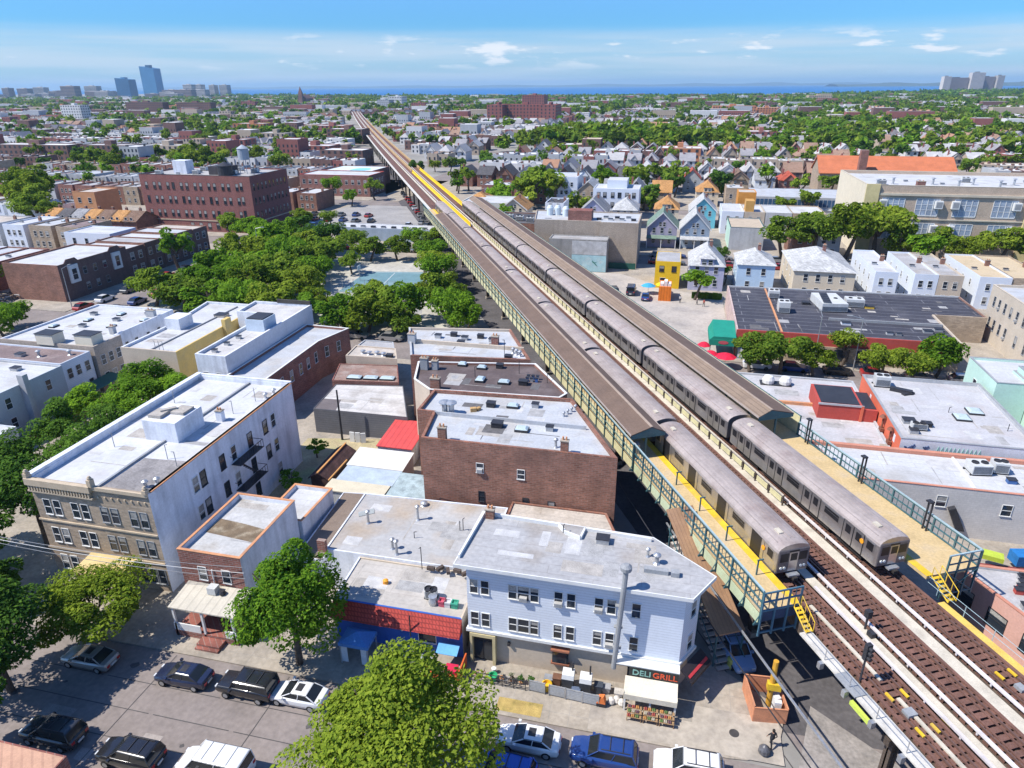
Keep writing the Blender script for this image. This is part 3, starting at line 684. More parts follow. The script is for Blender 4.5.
# ------------------------------------------------------------------ trains
SST = mat('stainless_car_body', (.46, .44, .43), .28, .08, .8, (.32, .29, .28), .4, .5, metal=.78, streak=.2)
SROOF = mat('weathered_car_roof', (.35, .30, .28), .7, .09, .6, (.26, .20, .185), .6, .35, metal=.1, streak=.25)
CBLK = mat('car_black', (.015, .015, .018), .35, .2)
UNDER = mat('car_underframe', (.03, .026, .024), .9, .2)
LAMPW = mat('headlamp_glass', (.75, .75, .70), .2, .05)
LH = 11.05
def ring(y, hw=1.5, k=1.0, dz=0):
    pts = [(-hw, .95), (-hw, 2.9), (-hw*.97, 3.12), (-hw*.86, 3.32), (-hw*.62, 3.5), (-hw*.3, 3.6), (0, 3.63)]
    pts = pts+[(-x, z) for x, z in pts[-2::-1]]
    return [(x, y, .95+(z-.95)*k+dz) for x, z in pts]
def car_meshes():
    d = {}
    b = M(); rs = [ring(-LH, 1.42, .985), ring(-LH+.25, 1.5), ring(LH-.25, 1.5), ring(LH, 1.42, .985)]
    b.loft(rs, 0)
    for f in range(len(b.f)):
        vs = [b.v[i] for i in b.f[f]]
        if len(vs) == 4 and min(q[2] for q in vs) > 2.84: b.m[f] = 1
    for s in (-1, 1):
        for z in np.arange(1.15, 1.7, .12): b.box(s*1.5-.015, s*1.5+.015, -LH+.3, LH-.3, z, z+.035)
        b.box(s*1.5-.02, s*1.5+.02, -LH+.3, LH-.3, 2.78, 2.84)
    d['body'] = b.mesh('car_body', [SST, SROOF])
    b = M()
    for x, z in ((-1.1, 3.40), (-.75, 3.50), (-.4, 3.585), (0, 3.63), (.4, 3.585), (.75, 3.50), (1.1, 3.40)): b.box(x-.04, x+.04, -LH+.7, LH-.7, z-.03, z+.045)
    for y in (-9.3, 9.3): b.box(-.55, -.15, y-.35, y+.35, 3.55, 3.72, 1)
    d['ribs'] = b.mesh('roof_ribs', [SROOF, PLANK])
    b = M()
    for s in (-1, 1):
        x = 0; b.box(-.03, .03, s*.62-.56, s*.62+.56, 0, 1.92, 0)
        b.box(-.045, -.03, s*.62-.3, s*.62+.3, .95, 1.7, 1)
    b.box(-.036, -.03, -.03, .03, 0, 1.92, 1); b.box(-.05, .0, -1.25, 1.25, 1.92, 2.0, 0); b.box(-.04, 0, -1.25, -1.18, 0, 1.92, 1); b.box(-.04, 0, 1.18, 1.25, 0, 1.92, 1)
    d['door'] = b.mesh('door', [SST, CBLK])
    b = M(); b.box(-.03, .04, -.72, .72, 0, 1.92, 0)
    for s in (-1, 1): b.box(-.034, -.03, s*.9-.18, s*.9+.18, 0, 1.92, 1)
    d['open'] = b.mesh('door', [CBLK, SST])
    b = M(); b.box(-.03, .01, -.95, .95, 0, .8, 1); b.box(-.042, -.03, -.9, .9, .12, .5, 0); b.box(-.042, -.03, -.9, .9, .54, .74, 0)
    d['win'] = b.mesh('window', [CBLK, SST])
    b = M(); b.box(-.03, .01, -.42, .42, 0, .85, 1); b.box(-.042, -.03, -.36, .36, .06, .78, 0)
    d['swin'] = b.mesh('window', [CBLK, SST])
    b = M()
    for y in (-7.6, 7.6):
        b.box(-1.1, 1.1, y-1.6, y+1.6, .25, .75)
        for k in (-1, 1):
            for s in (-1, 1): b.tube((s*.62, y+k*1.05, .42), (s*.82, y+k*1.05, .42), .42, .42, 12)
    b.box(-1.2, 1.2, -5.2, 5.2, .4, .93); b.box(-.15, .15, -LH-.35, LH+.35, .55, .8)
    d['under'] = b.mesh('truck', [UNDER])
    # driving end, facing -y
    b = M(); y = -LH
    b.box(-1.36, 1.36, y-.06, y+.02, 1.02, 3.05, 0)
    d['front'] = b.mesh('front_panel', [mat('front_steel', (.16, .15, .16), .4, .15, 1, metal=.4)])
    b = M()
    for x0, x1 in ((-1.2, -.48), (.48, 1.2), (-.32, .32)): b.box(x0, x1, y-.075, y-.06, 2.0, 2.8)
    b.box(-.45, .45, y-.072, y-.06, 2.86, 3.02)
    d['fwin'] = b.mesh('windshield', [CBLK])
    b = M(); b.box(-.4, .4, y-.085, y-.06, 1.05, 2.85); b.box(-.3, .3, y-.09, y-.085, 2.05, 2.75, 1); d['fdoor'] = b.mesh('front_door', [SST, CBLK])
    b = M(); b.tube((0, y-.06, 0), (0, y-.14, 0), .11, .12, 12); d['lamp'] = b.mesh('headlight', [LAMPW])
    b = M(); b.box(-.5, .5, y-.5, y-.05, .75, .9); b.box(-.2, .2, y-.75, y-.1, .55, .8, 1); d['coup'] = b.mesh('coupler', [STEEL, UNDER])
    b = M(); b.tube((0, 0, 0), (-.05, 0, 0), .21, .21, 16); d['bul'] = b.mesh('route_sign', [mat('orange_disc', (.8, .32, .02), .5, .05)])
    return d
CM = car_meshes()
def subway_car(tb, a, label, group, front=False, opened=False, both=True):
    x, y = ew(a, tb)
    e = thing('subway_car', label, 'subway car', (x, y, 7.25), ELZ, group); ORG[e] = (0, 0, 0)
    bd = link('car_body', CM['body'], e); link('roof_ribs', CM['ribs'], bd)
    for s in ((-1, 1) if both else (-1,)):
        rz = 0 if s < 0 else math.pi
        for q in (-8.25, -2.75, 2.75, 8.25): link('door', CM['open' if opened and s < 0 else 'door'], e, (s*1.5, q, .98), rz)
        for q in (-5.5, 0, 5.5): link('window', CM['win'], e, (s*1.5, q, 1.95), rz)
        for q in (-10.2, 10.2): link('window', CM['swin'], e, (s*1.5, q, 1.95), rz)
    link('truck', CM['under'], e)
    if front:
        link('front_panel', CM['front'], e); link('windshield', CM['fwin'], e); link('front_door', CM['fdoor'], e); link('coupler', CM['coup'], e)
        for sx in (-1.05, -.75, .75, 1.05): link('headlight', CM['lamp'], e, (sx, 0, 1.45))
        link('route_sign', CM['bul'], e, (-1.53, -9.3, 2.25))
    return e
NTH = ['front', 'second', 'third', 'fourth', 'fifth', 'sixth', 'seventh', 'last']
for k in range(8):
    subway_car(32.42, 37.0+11.43+22.86*k, f'{NTH[k]} steel car of the left train, beside the near platform'+(' with its doors open' if k == 0 else ''), 'cars of the left train', k == 0, True, k < 2)
for k in range(8):
    subway_car(40.72, 35.7+11.43+22.86*k, f'{NTH[k]} steel car of the right train, beside the far platform', 'cars of the right train', k == 0, False, k < 3)
# ------------------------------------------------------------------ the corner building with the deli
GW = 'parked and standing near the deli'
dp = [(-13.8, 40.8), (3.5, 40.8), (4.9, 43.2), (0.5, 46.8), (-13.5, 47.4)]
D = bld('corner_building', 'blue-white sided three-storey corner building with a deli on its ground floor', 'building', poly_off(dp, .35), 10.3, SIDING, ROOFG, .0, .3, None, base=3.55)
b = M(); b.prism(poly_off(dp, .65), .12, 3.3, 0, None); b.build('ground_floor_wall', STUCCO, D)
b = M(); b.prism(poly_off(dp, .2), 3.3, 3.56, 0, 0, True); b.build('belt_ledge', WHITE, D)
b = M(); b.ring(poly_off(dp, -.42), poly_off(dp, -.34), 10.05, 10.36); b.prism(poly_off(dp, -.335), 10.2, 10.29, 0, 0, True); b.build('eave', WHITE, D)
b = M(); b.face([(x, y, 10.345) for x, y in poly_off(dp, -.33)]); b.build('eave_roof', ROOFG, D)
b = M()
for p_, q_ in (((-13.3, 47.3), (-7.1, 47.0)), ((-7.1, 47.0), (-6.4, 46.1)), ((-6.4, 46.1), (-5.1, 45.6)), ((-5.1, 45.6), (-4.9, 46.9)), ((-4.9, 46.9), (.5, 46.6)), ((-14.0, 41.2), (-13.6, 47.3))): p_, q_ = Vector(p_), Vector(q_); c_ = (p_+q_)/2; d_ = q_-p_; b.obox(c_.x, c_.y, 10.5, d_.length, .16, .32, math.atan2(d_.y, d_.x))
b.build('roof_kerb', WHITE, D)
e0 = 0
xs = [-12.85, -11.95, -9.72, -8.85, -7.98, -6.1, -5.12, -3.0, -2.05, -.2]
for lv, z in ((0, 7.2), (1, 3.95)):
    for k, x in enumerate(xs):
        window(D, x, 41.15, z+.05, .86 if k == 3 else .6, 1.3, 0, ac=(lv == 0 and k in (3, 5, 7)) or (lv == 1 and k in (8,)))
dpw = poly_off(dp, .35)
for lv, z in ((0, 7.2), (1, 4.0)):
    wrow(D, dpw, 1, [1.35], z, .7, 1.4); wrow(D, dpw, 2, [1.6, 3.8], z, .7, 1.4)
b = M(); b.tube((-1.55, 40.35, 2.7), (-1.2, 40.35, 10.6), .2, .2, 10); b.tube((-1.2, 40.35, 10.6), (-1.15, 40.4, 12.0), .2, .2, 10); b.lathe(-1.15, 40.4, [(.22, 12), (.42, 12.1), (.42, 12.4), (.2, 12.6)], 12)
for z in (4.5, 6.5, 8.5): b.box(-1.75, -1.1, 40.5, 40.8, z, z+.08)
b.build('exhaust_duct', GREYP, D)
hatch(D, -3.3, 45.7, 10.34, 1.0); pipe(D, -6.6, 46.2, 10.34, .7); vent(D, .3, 44.6, 10.34, .6, .1); vent(D, 1.0, 43.9, 10.34, .7, .16)
b = M(); b.box(.1, 1.9, 42.6, 43.0, 10.34, 10.7); b.box(2.1, 2.7, 42.5, 43.0, 10.34, 10.75); b.build('rooftop_unit', [GREYP], D)
chimney(D, -13.0, 47.0, 9.9, .7, .5, 1.3)
# ground floor: recessed doorway, shop window, canopy and signs
b = M(); b.box(-13.3, -13.1, 40.6, 41.12, .12, 3.2); b.box(-11.4, -11.15, 40.6, 41.12, .12, 3.2); b.box(-13.1, -11.4, 40.6, 41.12, 2.9, 3.2); b.build('door_surround', mat('cream_trim', (.52, .44, .25), .8, .1), D)
b = M(); b.box(-13.1, -11.4, 41.04, 41.12, .12, 2.9); b.box(-13.0, -12.3, 41.0, 41.05, .2, 2.2, 1); b.box(-12.2, -11.5, 41.0, 41.05, .2, 2.2, 1); b.build('door', [DARK, GLASS], D)
b = M(); b.box(-6.5, -5.2, 40.86, 41.12, 1.3, 2.7); b.build('shop_window', [GLASS], D)
b = M(); b.box(-6.6, -5.1, 40.6, 41.1, 2.7, 2.85); b.box(-6.6, -5.1, 40.8, 41.1, 1.15, 1.3); b.build('window_surround', mat('rust_trim', (.30, .12, .07), .8, .1), D)
b = M(); b.box(-10.2, -10.0, 40.85, 41.1, 2.2, 2.5); b.build('wall_lamp', DARK, D)
for o_ in list(D.children):
    if o_.name.split('.')[0] in ('door_surround', 'door', 'shop_window', 'window_surround', 'wall_lamp'): o_.location.y += .35
b = M(); b.face([(3.0, 40.3, 3.3), (3.0, 41.1, 3.3), (-1.2, 41.1, 3.3), (-1.2, 40.3, 3.3)]); b.box(-1.4, 3.4, 40.2, 41.1, 3.28, 3.36); b.build('shop_hood', WHITE, D)
b = M(); b.box(-.35, 3.35, 40.12, 40.3, 2.45, 3.27); sgn = b.build('shop_sign', mat('sign_board', (.025, .03, .03), .4, .1), D)
def lettering(txt, size, loc, rz, m, parent, name='lettering'):
    c = bpy.data.curves.new(name, 'FONT'); c.body = txt; c.size = size; c.extrude = .012; c.align_x = 'CENTER'; c.offset = .012
    t = bpy.data.objects.new('tmp', c); COL.objects.link(t)
    me = bpy.data.meshes.new_from_object(t.evaluated_get(bpy.context.evaluated_depsgraph_get())); bpy.data.objects.remove(t)
    me.materials.clear(); me.materials.append(m)
    o = bpy.data.objects.new(name, me); COL.objects.link(o); o.parent = parent; q = ORG[parent]
    o.location = tuple(loc[i]-q[i] for i in range(3)); o.rotation_euler = (math.pi/2, 0, rz); return o
lettering('DELI', .72, (.6, 40.1, 2.62), 0, mat('sign_green', (.25, .45, .38), .5, .1), sgn)
lettering('GRILL', .72, (2.35, 40.1, 2.62), 0, mat('sign_red', (.7, .10, .04), .5, .1), sgn)
b = M()
b.loft([[(-.6, 40.1, 2.42), (-.6, 38.75, 1.95), (-.6, 38.75, 1.83), (-.6, 40.1, 2.3)], [(3.35, 40.1, 2.42), (3.35, 38.75, 1.95), (3.35, 38.75, 1.83), (3.35, 40.1, 2.3)]])
b.box(-.6, 3.35, 38.71, 38.76, 1.45, 1.95); b.box(-.62, -.57, 38.75, 40.1, 1.5, 2.05); b.box(3.32, 3.37, 38.75, 40.1, 1.5, 2.05)
b.build('awning', mat('cream_awning', (.62, .57, .46), .8, .08, 1.0, (.45, .40, .32), .5, .6), D)
b = M()
for x in (-.5, 1.4, 3.25): b.box(x-.07, x+.07, 38.85, 38.95, .12, 1.9)
b.build('awning_post', WHITE, D)
b = M(); b.box(-.5, 1.3, 40.9, 41.12, .5, 2.3); b.box(1.5, 3.1, 40.9, 41.12, .2, 2.3); b.build('shop_front', [GLASS], D)
p2, q2, n2, rz2 = edge(dp, 1)
aw = M(); aw.loft([[(-1.5, -.02, 1.2), (-1.5, -1.0, .55), (-1.5, -1.0, .45), (-1.5, -.02, 1.1)], [(1.5, -.02, 1.2), (1.5, -1.0, .55), (1.5, -1.0, .45), (1.5, -.02, 1.1)]]); aw.box(-1.5, 1.5, -1.03, -1.0, .2, .55)
a_ = link('side_awning', aw.mesh('side_awning', mat('black_awning', (.03, .025, .03), .6, .2)), D, (4.2, 42.0, 2.1), rz2)
aw = M(); aw.loft([[(-1.35, -.62, .86), (-1.35, -.80, .74), (-1.35, -.80, .70), (-1.35, -.62, .82)], [(1.35, -.62, .86), (1.35, -.80, .74), (1.35, -.80, .70), (1.35, -.62, .82)]])
link('awning_stripe', aw.mesh('awning_stripe', mat('awning_red', (.55, .05, .06), .6, .1)), a_)
# small items along the deli front
def simple(name, label, cat, fn, mats, group=None, at=None):
    b = M(); fn(b); o = b.build(name, mats); return tag(o, label, cat, group)
def stand_mesh(cols, w):
    b = M()
    for sx in (-w/2+.04, w/2-.04):
        for y in (-.3, .3): b.box(sx-.03, sx+.03, y-.03, y+.03, 0, .9 if y > 0 else .55)
    for k, (y, z) in enumerate(((-.25, .45), (.02, .62), (.28, .8))):
        b.box(-w/2, w/2, y-.16, y+.14, z, z+.03)
        for i in range(int(w/.3)):
            x = -w/2+.17+i*.3; mi = 1+(i+k*2) % (len(cols))
            for t in range(4): b.lathe(x+(t % 2)*.12-.06, y+(t//2)*.12-.06, [(.05, z+.03), (.075, z+.08), (.05, z+.14), (.01, z+.16)], 6, mi)
    return b.mesh('produce_stand', [mat('stand_wood', (.30, .19, .10), .8, .2)]+[mat('produce_%s' % n, c, .6, .2) for n, c in cols])
PR_ = [('red', (.28, .06, .05)), ('orange', (.42, .2, .06)), ('green', (.10, .16, .05)), ('pale', (.38, .34, .26)), ('plum', (.12, .06, .08))]
for k, (x, lab) in enumerate(((.3, 'stepped produce stand with red and purple fruit below the cream awning, nearest the smokers'), (1.5, 'middle stepped produce stand below the cream deli awning'), (2.7, 'stepped produce stand with orange fruit below the awning at the building corner'))):
    tag(link('produce_stand', stand_mesh(PR_[k:]+PR_[:k], 1.1), None, (x, 38.3, .13)), lab, 'stand', 'produce stands under the awning')
def panel_mesh():
    b = M(); b.box(-.62, .62, -.03, .03, .12, 1.05); b.box(-.66, -.6, -.05, .05, 0, 1.15, 1); b.box(.6, .66, -.05, .05, 0, 1.15, 1); b.box(-.62, .62, -.045, .045, 1.05, 1.12, 1)
    for z in np.arange(.2, 1.0, .16): b.box(-.6, .6, -.04, .04, z, z+.04, 1)
    return b.mesh('fence_panel', [mat('grey_panel', (.36, .38, .40), .5, .1), STEEL])
pm = panel_mesh()
for x, lab in ((-7.3, 'grey slatted fence panel before the yard, nearest the blank beige wall'), (-5.7, 'grey slatted fence panel in front of the white-lidded smoker'), (-4.35, 'grey slatted fence panel between its two twins by the smokers'), (-3.05, 'grey slatted fence panel next to the orange cloth')):
    tag(link('fence_panel', pm, None, (x, 38.9+(x+5)*-.06, .13), -.05), lab, 'fence panel', 'grey panels in front of the deli yard')
b = M()
for k in range(6): b.box(-13.0+k*.95, -12.95+k*.95, 39.0-.02, 39.03, .12, 1.1)
for z in (.3, .7, 1.08): b.box(-13.0, -8.2, 38.98, 39.04, z, z+.04)
tag(b.build('railing_fence', DARK), 'low dark railing in front of the beige wall and flowerpots', 'fence')
def smoker(x, y, lab):
    e = thing('barbecue_smoker', lab, 'barbecue smoker', (x, y, .12), 0, 'smokers in the deli yard')
    b = M(); b.box(x-.45, x+.45, y-.35, y+.35, .3, 1.25); b.build('firebox', [mat('black_iron', (.05, .055, .065), .5, .2)], e)
    b = M(); b.loft([[(x-.48, y-.38, 1.25), (x+.48, y-.38, 1.25), (x+.48, y+.38, 1.25), (x-.48, y+.38, 1.25)], [(x-.46, y-.3, 1.65), (x+.46, y-.3, 1.65), (x+.46, y+.36, 1.8), (x-.46, y+.36, 1.8)]]); b.build('lid', WHITE, e)
    b = M(); b.tube((x+.3, y+.2, 1.75), (x+.3, y+.2, 2.6), .07, .07, 8); b.build('flue', DARK, e)
    for dx in (-.35, .35):
        b = M(); b.box(x+dx-.04, x+dx+.04, y-.3, y+.3, .12, .3); b.build('leg', DARK, e)
smoker(-5.0, 40.1, 'black barbecue smoker with white lid, nearest the shop window with rust trim')
smoker(-3.6, 40.0, 'black barbecue smoker with white lid, nearest the exhaust duct')
for k, (x, y, h, c, nm, lab) in enumerate(((-2.6, 40.1, .95, (.05, .06, .08), 'storage_bin', 'dark bin between the smokers and the exhaust duct'), (-2.0, 40.3, .7, (.30, .30, .31), 'storage_bin', 'grey bin directly below the exhaust duct'), (-5.9, 40.2, .9, (.16, .08, .05), 'wooden_cupboard', 'brown cupboard below the rust-trimmed shop window'), (-4.3, 39.5, .6, (.10, .13, .2), 'storage_bin', 'navy bin in front of the two smokers'), (-1.0, 39.9, .8, (.45, .42, .38), 'carton', 'pale carton pile beside the cream awning'), (-6.6, 40.3, .55, (.25, .26, .28), 'storage_bin', 'small grey bin below the shop window'))):
    simple(nm, lab, 'bin' if 'bin' in nm else 'carton' if nm == 'carton' else 'cupboard', lambda b: (b.loft([[(x-.26, y-.22, .13), (x+.26, y-.22, .13), (x+.26, y+.22, .13), (x-.26, y+.22, .13)], [(x-.32, y-.28, h), (x+.32, y-.28, h), (x+.32, y+.28, h), (x-.32, y+.28, h)]]), b.box(x-.35, x+.35, y-.3, y+.3, h, h+.07)), mat('bin_%d' % k, c, .6, .2, 2))
def potm(col):
    b = M(); b.lathe(0, 0, [(.14, 0), (.2, .3), (.22, .32)], 10); rr = random.Random(3)
    for k in range(60):
        a, r, z = rr.random()*6.28, rr.random()*.28, .3+rr.random()*.45; x, y = r*math.cos(a), r*math.sin(a); s = .09
        b.face([(x-s, y, z), (x, y-s*.5, z+s*.6), (x+s, y, z+.02), (x, y+s*.5, z-s*.4)], 1)
    return b.mesh('potted_plant', [TERRA, col])
LG = leafmat('pot_leaves', (.03, .08, .02), (.10, .18, .04), .3, 2)
for k, x in enumerate((-10.3, -9.5, -8.7, -7.9)):
    tag(link('potted_plant', potm(LG), None, (x, 39.6+.1*(k % 2), .13), k), ['leafy pot plant below the wall lamp', 'second leafy pot plant from the wall lamp', 'third leafy pot plant from the wall lamp', 'leafy pot plant nearest the grey fence panels'][k], 'plant', 'pot plants along the beige wall')
simple('storage_tub', 'bright green tub standing among the pot plants', 'tub', lambda b: b.lathe(-11.0, 39.5, [(.28, .13), (.36, .62), (.38, .64), (.3, .66), (.28, .4)], 12), mat('green_tub', (.03, .35, .15), .5, .1))
simple('storage_tub', 'yellow tub beside the slatted fence panels', 'tub', lambda b: b.lathe(-6.6, 39.5, [(.3, .13), (.4, .72), (.42, .75), (.32, .78), (.3, .5)], 12), mat('yellow_tub', (.70, .42, .03), .5, .1))
simple('storage_tub', 'white bucket beside the cream door frame', 'tub', lambda b: b.lathe(-11.1, 40.2, [(.16, .13), (.2, .6), (.21, .62), (.15, .64)], 12), WHITE)
simple('covered_cart', 'orange cloth bundle on a cart beside the smokers', 'cart', lambda b: (b.loft([[(-2.6, 38.7, .5), (-1.9, 38.7, .5), (-1.9, 39.3, .5), (-2.6, 39.3, .5)], [(-2.5, 38.8, 1.0), (-2.1, 38.75, 1.15), (-2.0, 39.2, 1.05), (-2.45, 39.2, .95)]], 0), b.box(-2.6, -1.9, 38.7, 39.3, .2, .5, 1)), [mat('orange_cloth', (.65, .18, .05), .8, .15, 3), DARK])
simple('white_sack_pile', 'pale sacks heaped beside the cream awning post', 'sacks', lambda b: [b.lathe(-1.5+k*.4, 39.3+.2*(k % 2), [(.2, .13), (.3, .3), (.22, .6), (.06, .72)], 9) for k in range(3)], mat('pale_sack', (.62, .58, .52), .9, .12, 3))
for k, (x, y) in enumerate(((-12.0, 39.4), (-9.8, 39.3))):
    def bike(b):
        for dx in (-.5, .5):
            for t in range(14):
                a0, a1 = t/14*6.283, (t+1)/14*6.283; b.tube((x+dx+.33*math.cos(a0), y, .46+.33*math.sin(a0)), (x+dx+.33*math.cos(a1), y, .46+.33*math.sin(a1)), .025, .025, 4, 1)
        for p, q in (((-.5, .46), (-.1, .46)), ((-.1, .46), (.3, .95)), ((-.1, .46), (-.2, 1.0)), ((-.5, .46), (-.2, .95)), ((.5, .46), (.35, 1.1)), ((-.2, .9), (.33, .95))): b.tube((x+p[0], y, p[1]), (x+q[0], y, q[1]), .025, .025, 5)
        b.box(x-.33, x-.1, y-.07, y+.07, 1.0, 1.06, 1); b.tube((x+.33, y-.25, 1.1), (x+.33, y+.25, 1.1), .02, .02, 5, 1)
    simple('bicycle', ['red bicycle leaning by the deli railing near the door', 'grey bicycle leaning by the deli railing near the flowerpots'][k], 'bicycle', bike, [paint('bike_red', (.5, .03, .03)) if k == 0 else GREYP, DARK])

# ------------------------------------------------------------------ restaurant and the low roofs behind it
E2 = bld('restaurant_building', 'one-storey blue restaurant with red tiled front and flat grey roof', 'restaurant', [(-25.4, 41.2), (-14.0, 41.2), (-14.0, 46.9), (-25.6, 46.9)], 4.25, [mat('blue_wall', (.035, .11, .40), .8, .1, 1, streak=.1), STUCCO, STUCCO, PAINTW], mat('dusty_roof', (.44, .41, .375), .9, .1, .3, (.36, .32, .27), .5, .4, pat='seam', pc=(.37, .34, .31)), .12, .15, None)
b = M(); b.loft([[(-25.4, 41.2, 4.2), (-25.4, 40.35, 3.0), (-25.4, 40.3, 2.9), (-25.4, 41.2, 2.9)], [(-14.0, 41.2, 4.2), (-14.0, 40.35, 3.0), (-14.0, 40.3, 2.9), (-14.0, 41.2, 2.9)]]); b.build('tiled_mansard', mat('red_roof_tile', (.42, .06, .045), .6, .15, 2, pat='tile', pc=(.22, .03, .025)), E2)
window(E2, -17.1, 41.2, 1.2, 1.5, 1.3, 0, 'white', False)
b = M(); b.lathe(-15.2, 41.12, [(.05, 2.0), (.14, 2.15), (.12, 2.4), (.04, 2.5)], 8); b.lathe(-19.3, 41.12, [(.05, 2.0), (.14, 2.15), (.12, 2.4), (.04, 2.5)], 8); b.build('wall_lantern', WHITE, E2)
b = M(); b.tube((-18.2, 40.3, 2.4), (-18.2, 40.4, 4.5), .06, .06, 6); b.build('downpipe', DARK, E2)
b = M(); b.box(-22.0, -21.6, 43.9, 44.2, 4.13, 4.35); b.lathe(-21.8, 44.05, [(.2, 4.3), (.25, 4.5), (.1, 4.6)], 8); b.build('roof_vent', mat('orange_vent', (.75, .32, .03), .6, .1), E2)
hvac(E2, -17.3, 43.2, 4.13, .9, .8, .9); b = M(); b.lathe(-16.9, 42.5, [(.35, 4.13), (.4, 4.5), (.3, 4.9), (.38, 5.0)], 12); b.build('extractor_fan', STEEL, E2)
for k, (x, c) in enumerate(((-16.1, (.45, .08, .12)), (-15.6, (.5, .5, .5)), (-15.0, (.05, .3, .2)))):
    simple('storage_crate', ['pink tub on the restaurant roof edge', 'grey crate on the restaurant roof edge', 'green crate on the restaurant roof edge'][k], 'crate', lambda b: (b.box(x-.25, x+.25, 42.3, 42.8, 4.135, 4.55), b.ring([(x-.29, 42.26), (x+.29, 42.26), (x+.29, 42.84), (x-.29, 42.84)], [(x-.22, 42.34), (x+.22, 42.34), (x+.22, 42.76), (x-.22, 42.76)], 4.55, 4.7)), mat('crate_%d' % k, c, .6, .15), 'junk on the restaurant roof')
OR = mat('orange_plastic', (.60, .12, .03), .6, .1)
cb = thing('counter_booth', 'orange-red counter booth with a sloped blue lid beside the blue restaurant wall', 'booth', (-14.8, 39.2, .12))
b = M(); b.box(-16.4, -13.5, 38.3, 38.42, .12, 1.05); b.box(-13.62, -13.5, 38.42, 40.6, .12, 1.3); b.box(-16.4, -16.28, 38.42, 39.4, .12, .9); b.build('counter', OR, cb)
b = M(); b.loft([[(-15.9, 40.7, 1.9), (-15.9, 39.8, 1.6), (-15.9, 39.8, 1.55), (-15.9, 40.7, 1.85)], [(-14.1, 40.7, 1.9), (-14.1, 39.8, 1.6), (-14.1, 39.8, 1.55), (-14.1, 40.7, 1.85)]]); b.build('lid', mat('sky_blue_board', (.12, .35, .62), .6, .08), cb)
b = M(); b.box(-14.9, -13.9, 38.8, 39.6, .12, .95); b.build('bench', mat('crimson_cover', (.55, .02, .07), .7, .1), cb)
simple('folding_table', 'grey tilted table top next to the orange booth', 'table', lambda b: b.loft([[(-17.3, 39.9, 1.1), (-16.2, 39.9, 1.1), (-16.2, 39.9, 1.05), (-17.3, 39.9, 1.05)], [(-17.3, 38.9, .75), (-16.2, 38.9, .75), (-16.2, 38.9, .7), (-17.3, 38.9, .7)]]) or [b.box(x, x+.05, y, y+.05, .12, .8) for x in (-17.2, -16.3) for y in (39.0, 39.8)], GREYP)
tn = thing('market_tent', 'blue pop-up canopy with pale curtains under the dark tree', 'tent', (-22.4, 39.4, .12))
b = M(); b.loft([[(-23.8, 38.4, 2.3), (-21.2, 38.4, 2.3), (-21.2, 40.3, 2.3), (-23.8, 40.3, 2.3)], [(-22.6, 39.3, 2.85), (-22.4, 39.3, 2.85), (-22.4, 39.4, 2.85), (-22.6, 39.4, 2.85)]]); b.box(-23.8, -21.2, 38.38, 38.41, 2.0, 2.3); b.box(-21.22, -21.18, 38.4, 40.3, 2.0, 2.3); b.build('canopy', mat('tent_blue', (.08, .22, .50), .8, .1), tn)
for x in (-23.7, -21.3):
    for y in (38.5, 40.2):
        b = M(); b.box(x-.05, x+.05, y-.05, y+.05, .12, 2.3); b.build('post', STEEL, tn)
b = M(); b.box(-23.7, -23.1, 38.48, 38.52, .3, 2.1); b.box(-21.9, -21.4, 38.48, 38.52, .3, 2.1); b.build('curtain', mat('pale_curtain', (.55, .58, .60), .8, .1), tn)

E1 = bld('low_workshop', 'wide one-storey workshop with a dusty grey flat roof and small vent stacks', 'building', [(-29.0, 46.9), (-14.0, 46.95), (-13.9, 57.2), (-29.4, 56.6)], 4.55, PAINTW, mat('dusty_grey_roof', (.39, .385, .38), .9, .1, .3, (.36, .28, .20), .75, .16, .48, pat='seam', pc=(.37, .355, .34)), .1, .15, None)
for x, y, h in ((-26.8, 51.7, 1.3), (-22.2, 53.3, 1.5), (-22.9, 48.4, 1.0), (-22.2, 47.7, 1.4)): vent(E1, x, y, 4.45, h, .13)
vent(E1, -22.5, 55.9, 4.45, .2, .2)
b = M(); b.loft([[(-28.2, 52.5, 4.46), (-26.9, 53.4, 4.46), (-27.3, 54.2, 4.46), (-28.6, 53.2, 4.46)], [(-28.2, 52.5, 4.5), (-26.9, 53.4, 4.5), (-27.3, 54.2, 4.5), (-28.6, 53.2, 4.5)]]); b.build('roof_skylight', mat('old_skylight', (.33, .35, .34), .5, .15), E1)
b = M(); b.box(-29.6, -28.8, 46.6, 47.0, 4.4, 5.6); b.build('chimney', BRICKR, E1)
for x, y, h in ((-19.2, 46.2, 2.4), (-17.6, 52.5, 1.1), (-17.3, 52.6, 1.3), (-21.5, 50.4, .7)): pipe(E1, x, y, 4.45, h)
E3 = bld('low_extension', 'narrow flat roofed extension between the brick building and the deli building', 'building', [(-13.7, 47.7), (0.2, 47.5), (-4.0, 58.2), (-13.7, 58.2)], 4.7, BRICKB, ROOFT, .15, .2, None)
pipe(E3, -6.0, 51.5, 4.55, 1.2); pipe(E3, -10.5, 53, 4.55, .9)
simple('roof_debris', 'dark rusted scrap lying where the two low roofs meet', 'scrap', lambda b: [b.obox(-18.4+k*.8, 46.3+.2*(k % 2), 4.62, .7, .3, .3, k, 0) for k in range(5)], mat('scrap', (.08, .06, .05), .8, .3, 2))
D7 = bld('lean_to_shed', 'long narrow brown felt-roofed lean-to between two white walls', 'shed', [(-32.4, 47.2), (-29.7, 47.2), (-29.7, 59.0), (-33.0, 58.6)], 2.9, PAINTW, mat('brown_felt', (.20, .155, .125), .95, .15, 1, (.14, .11, .09), .5, 1), .05, .1, None)
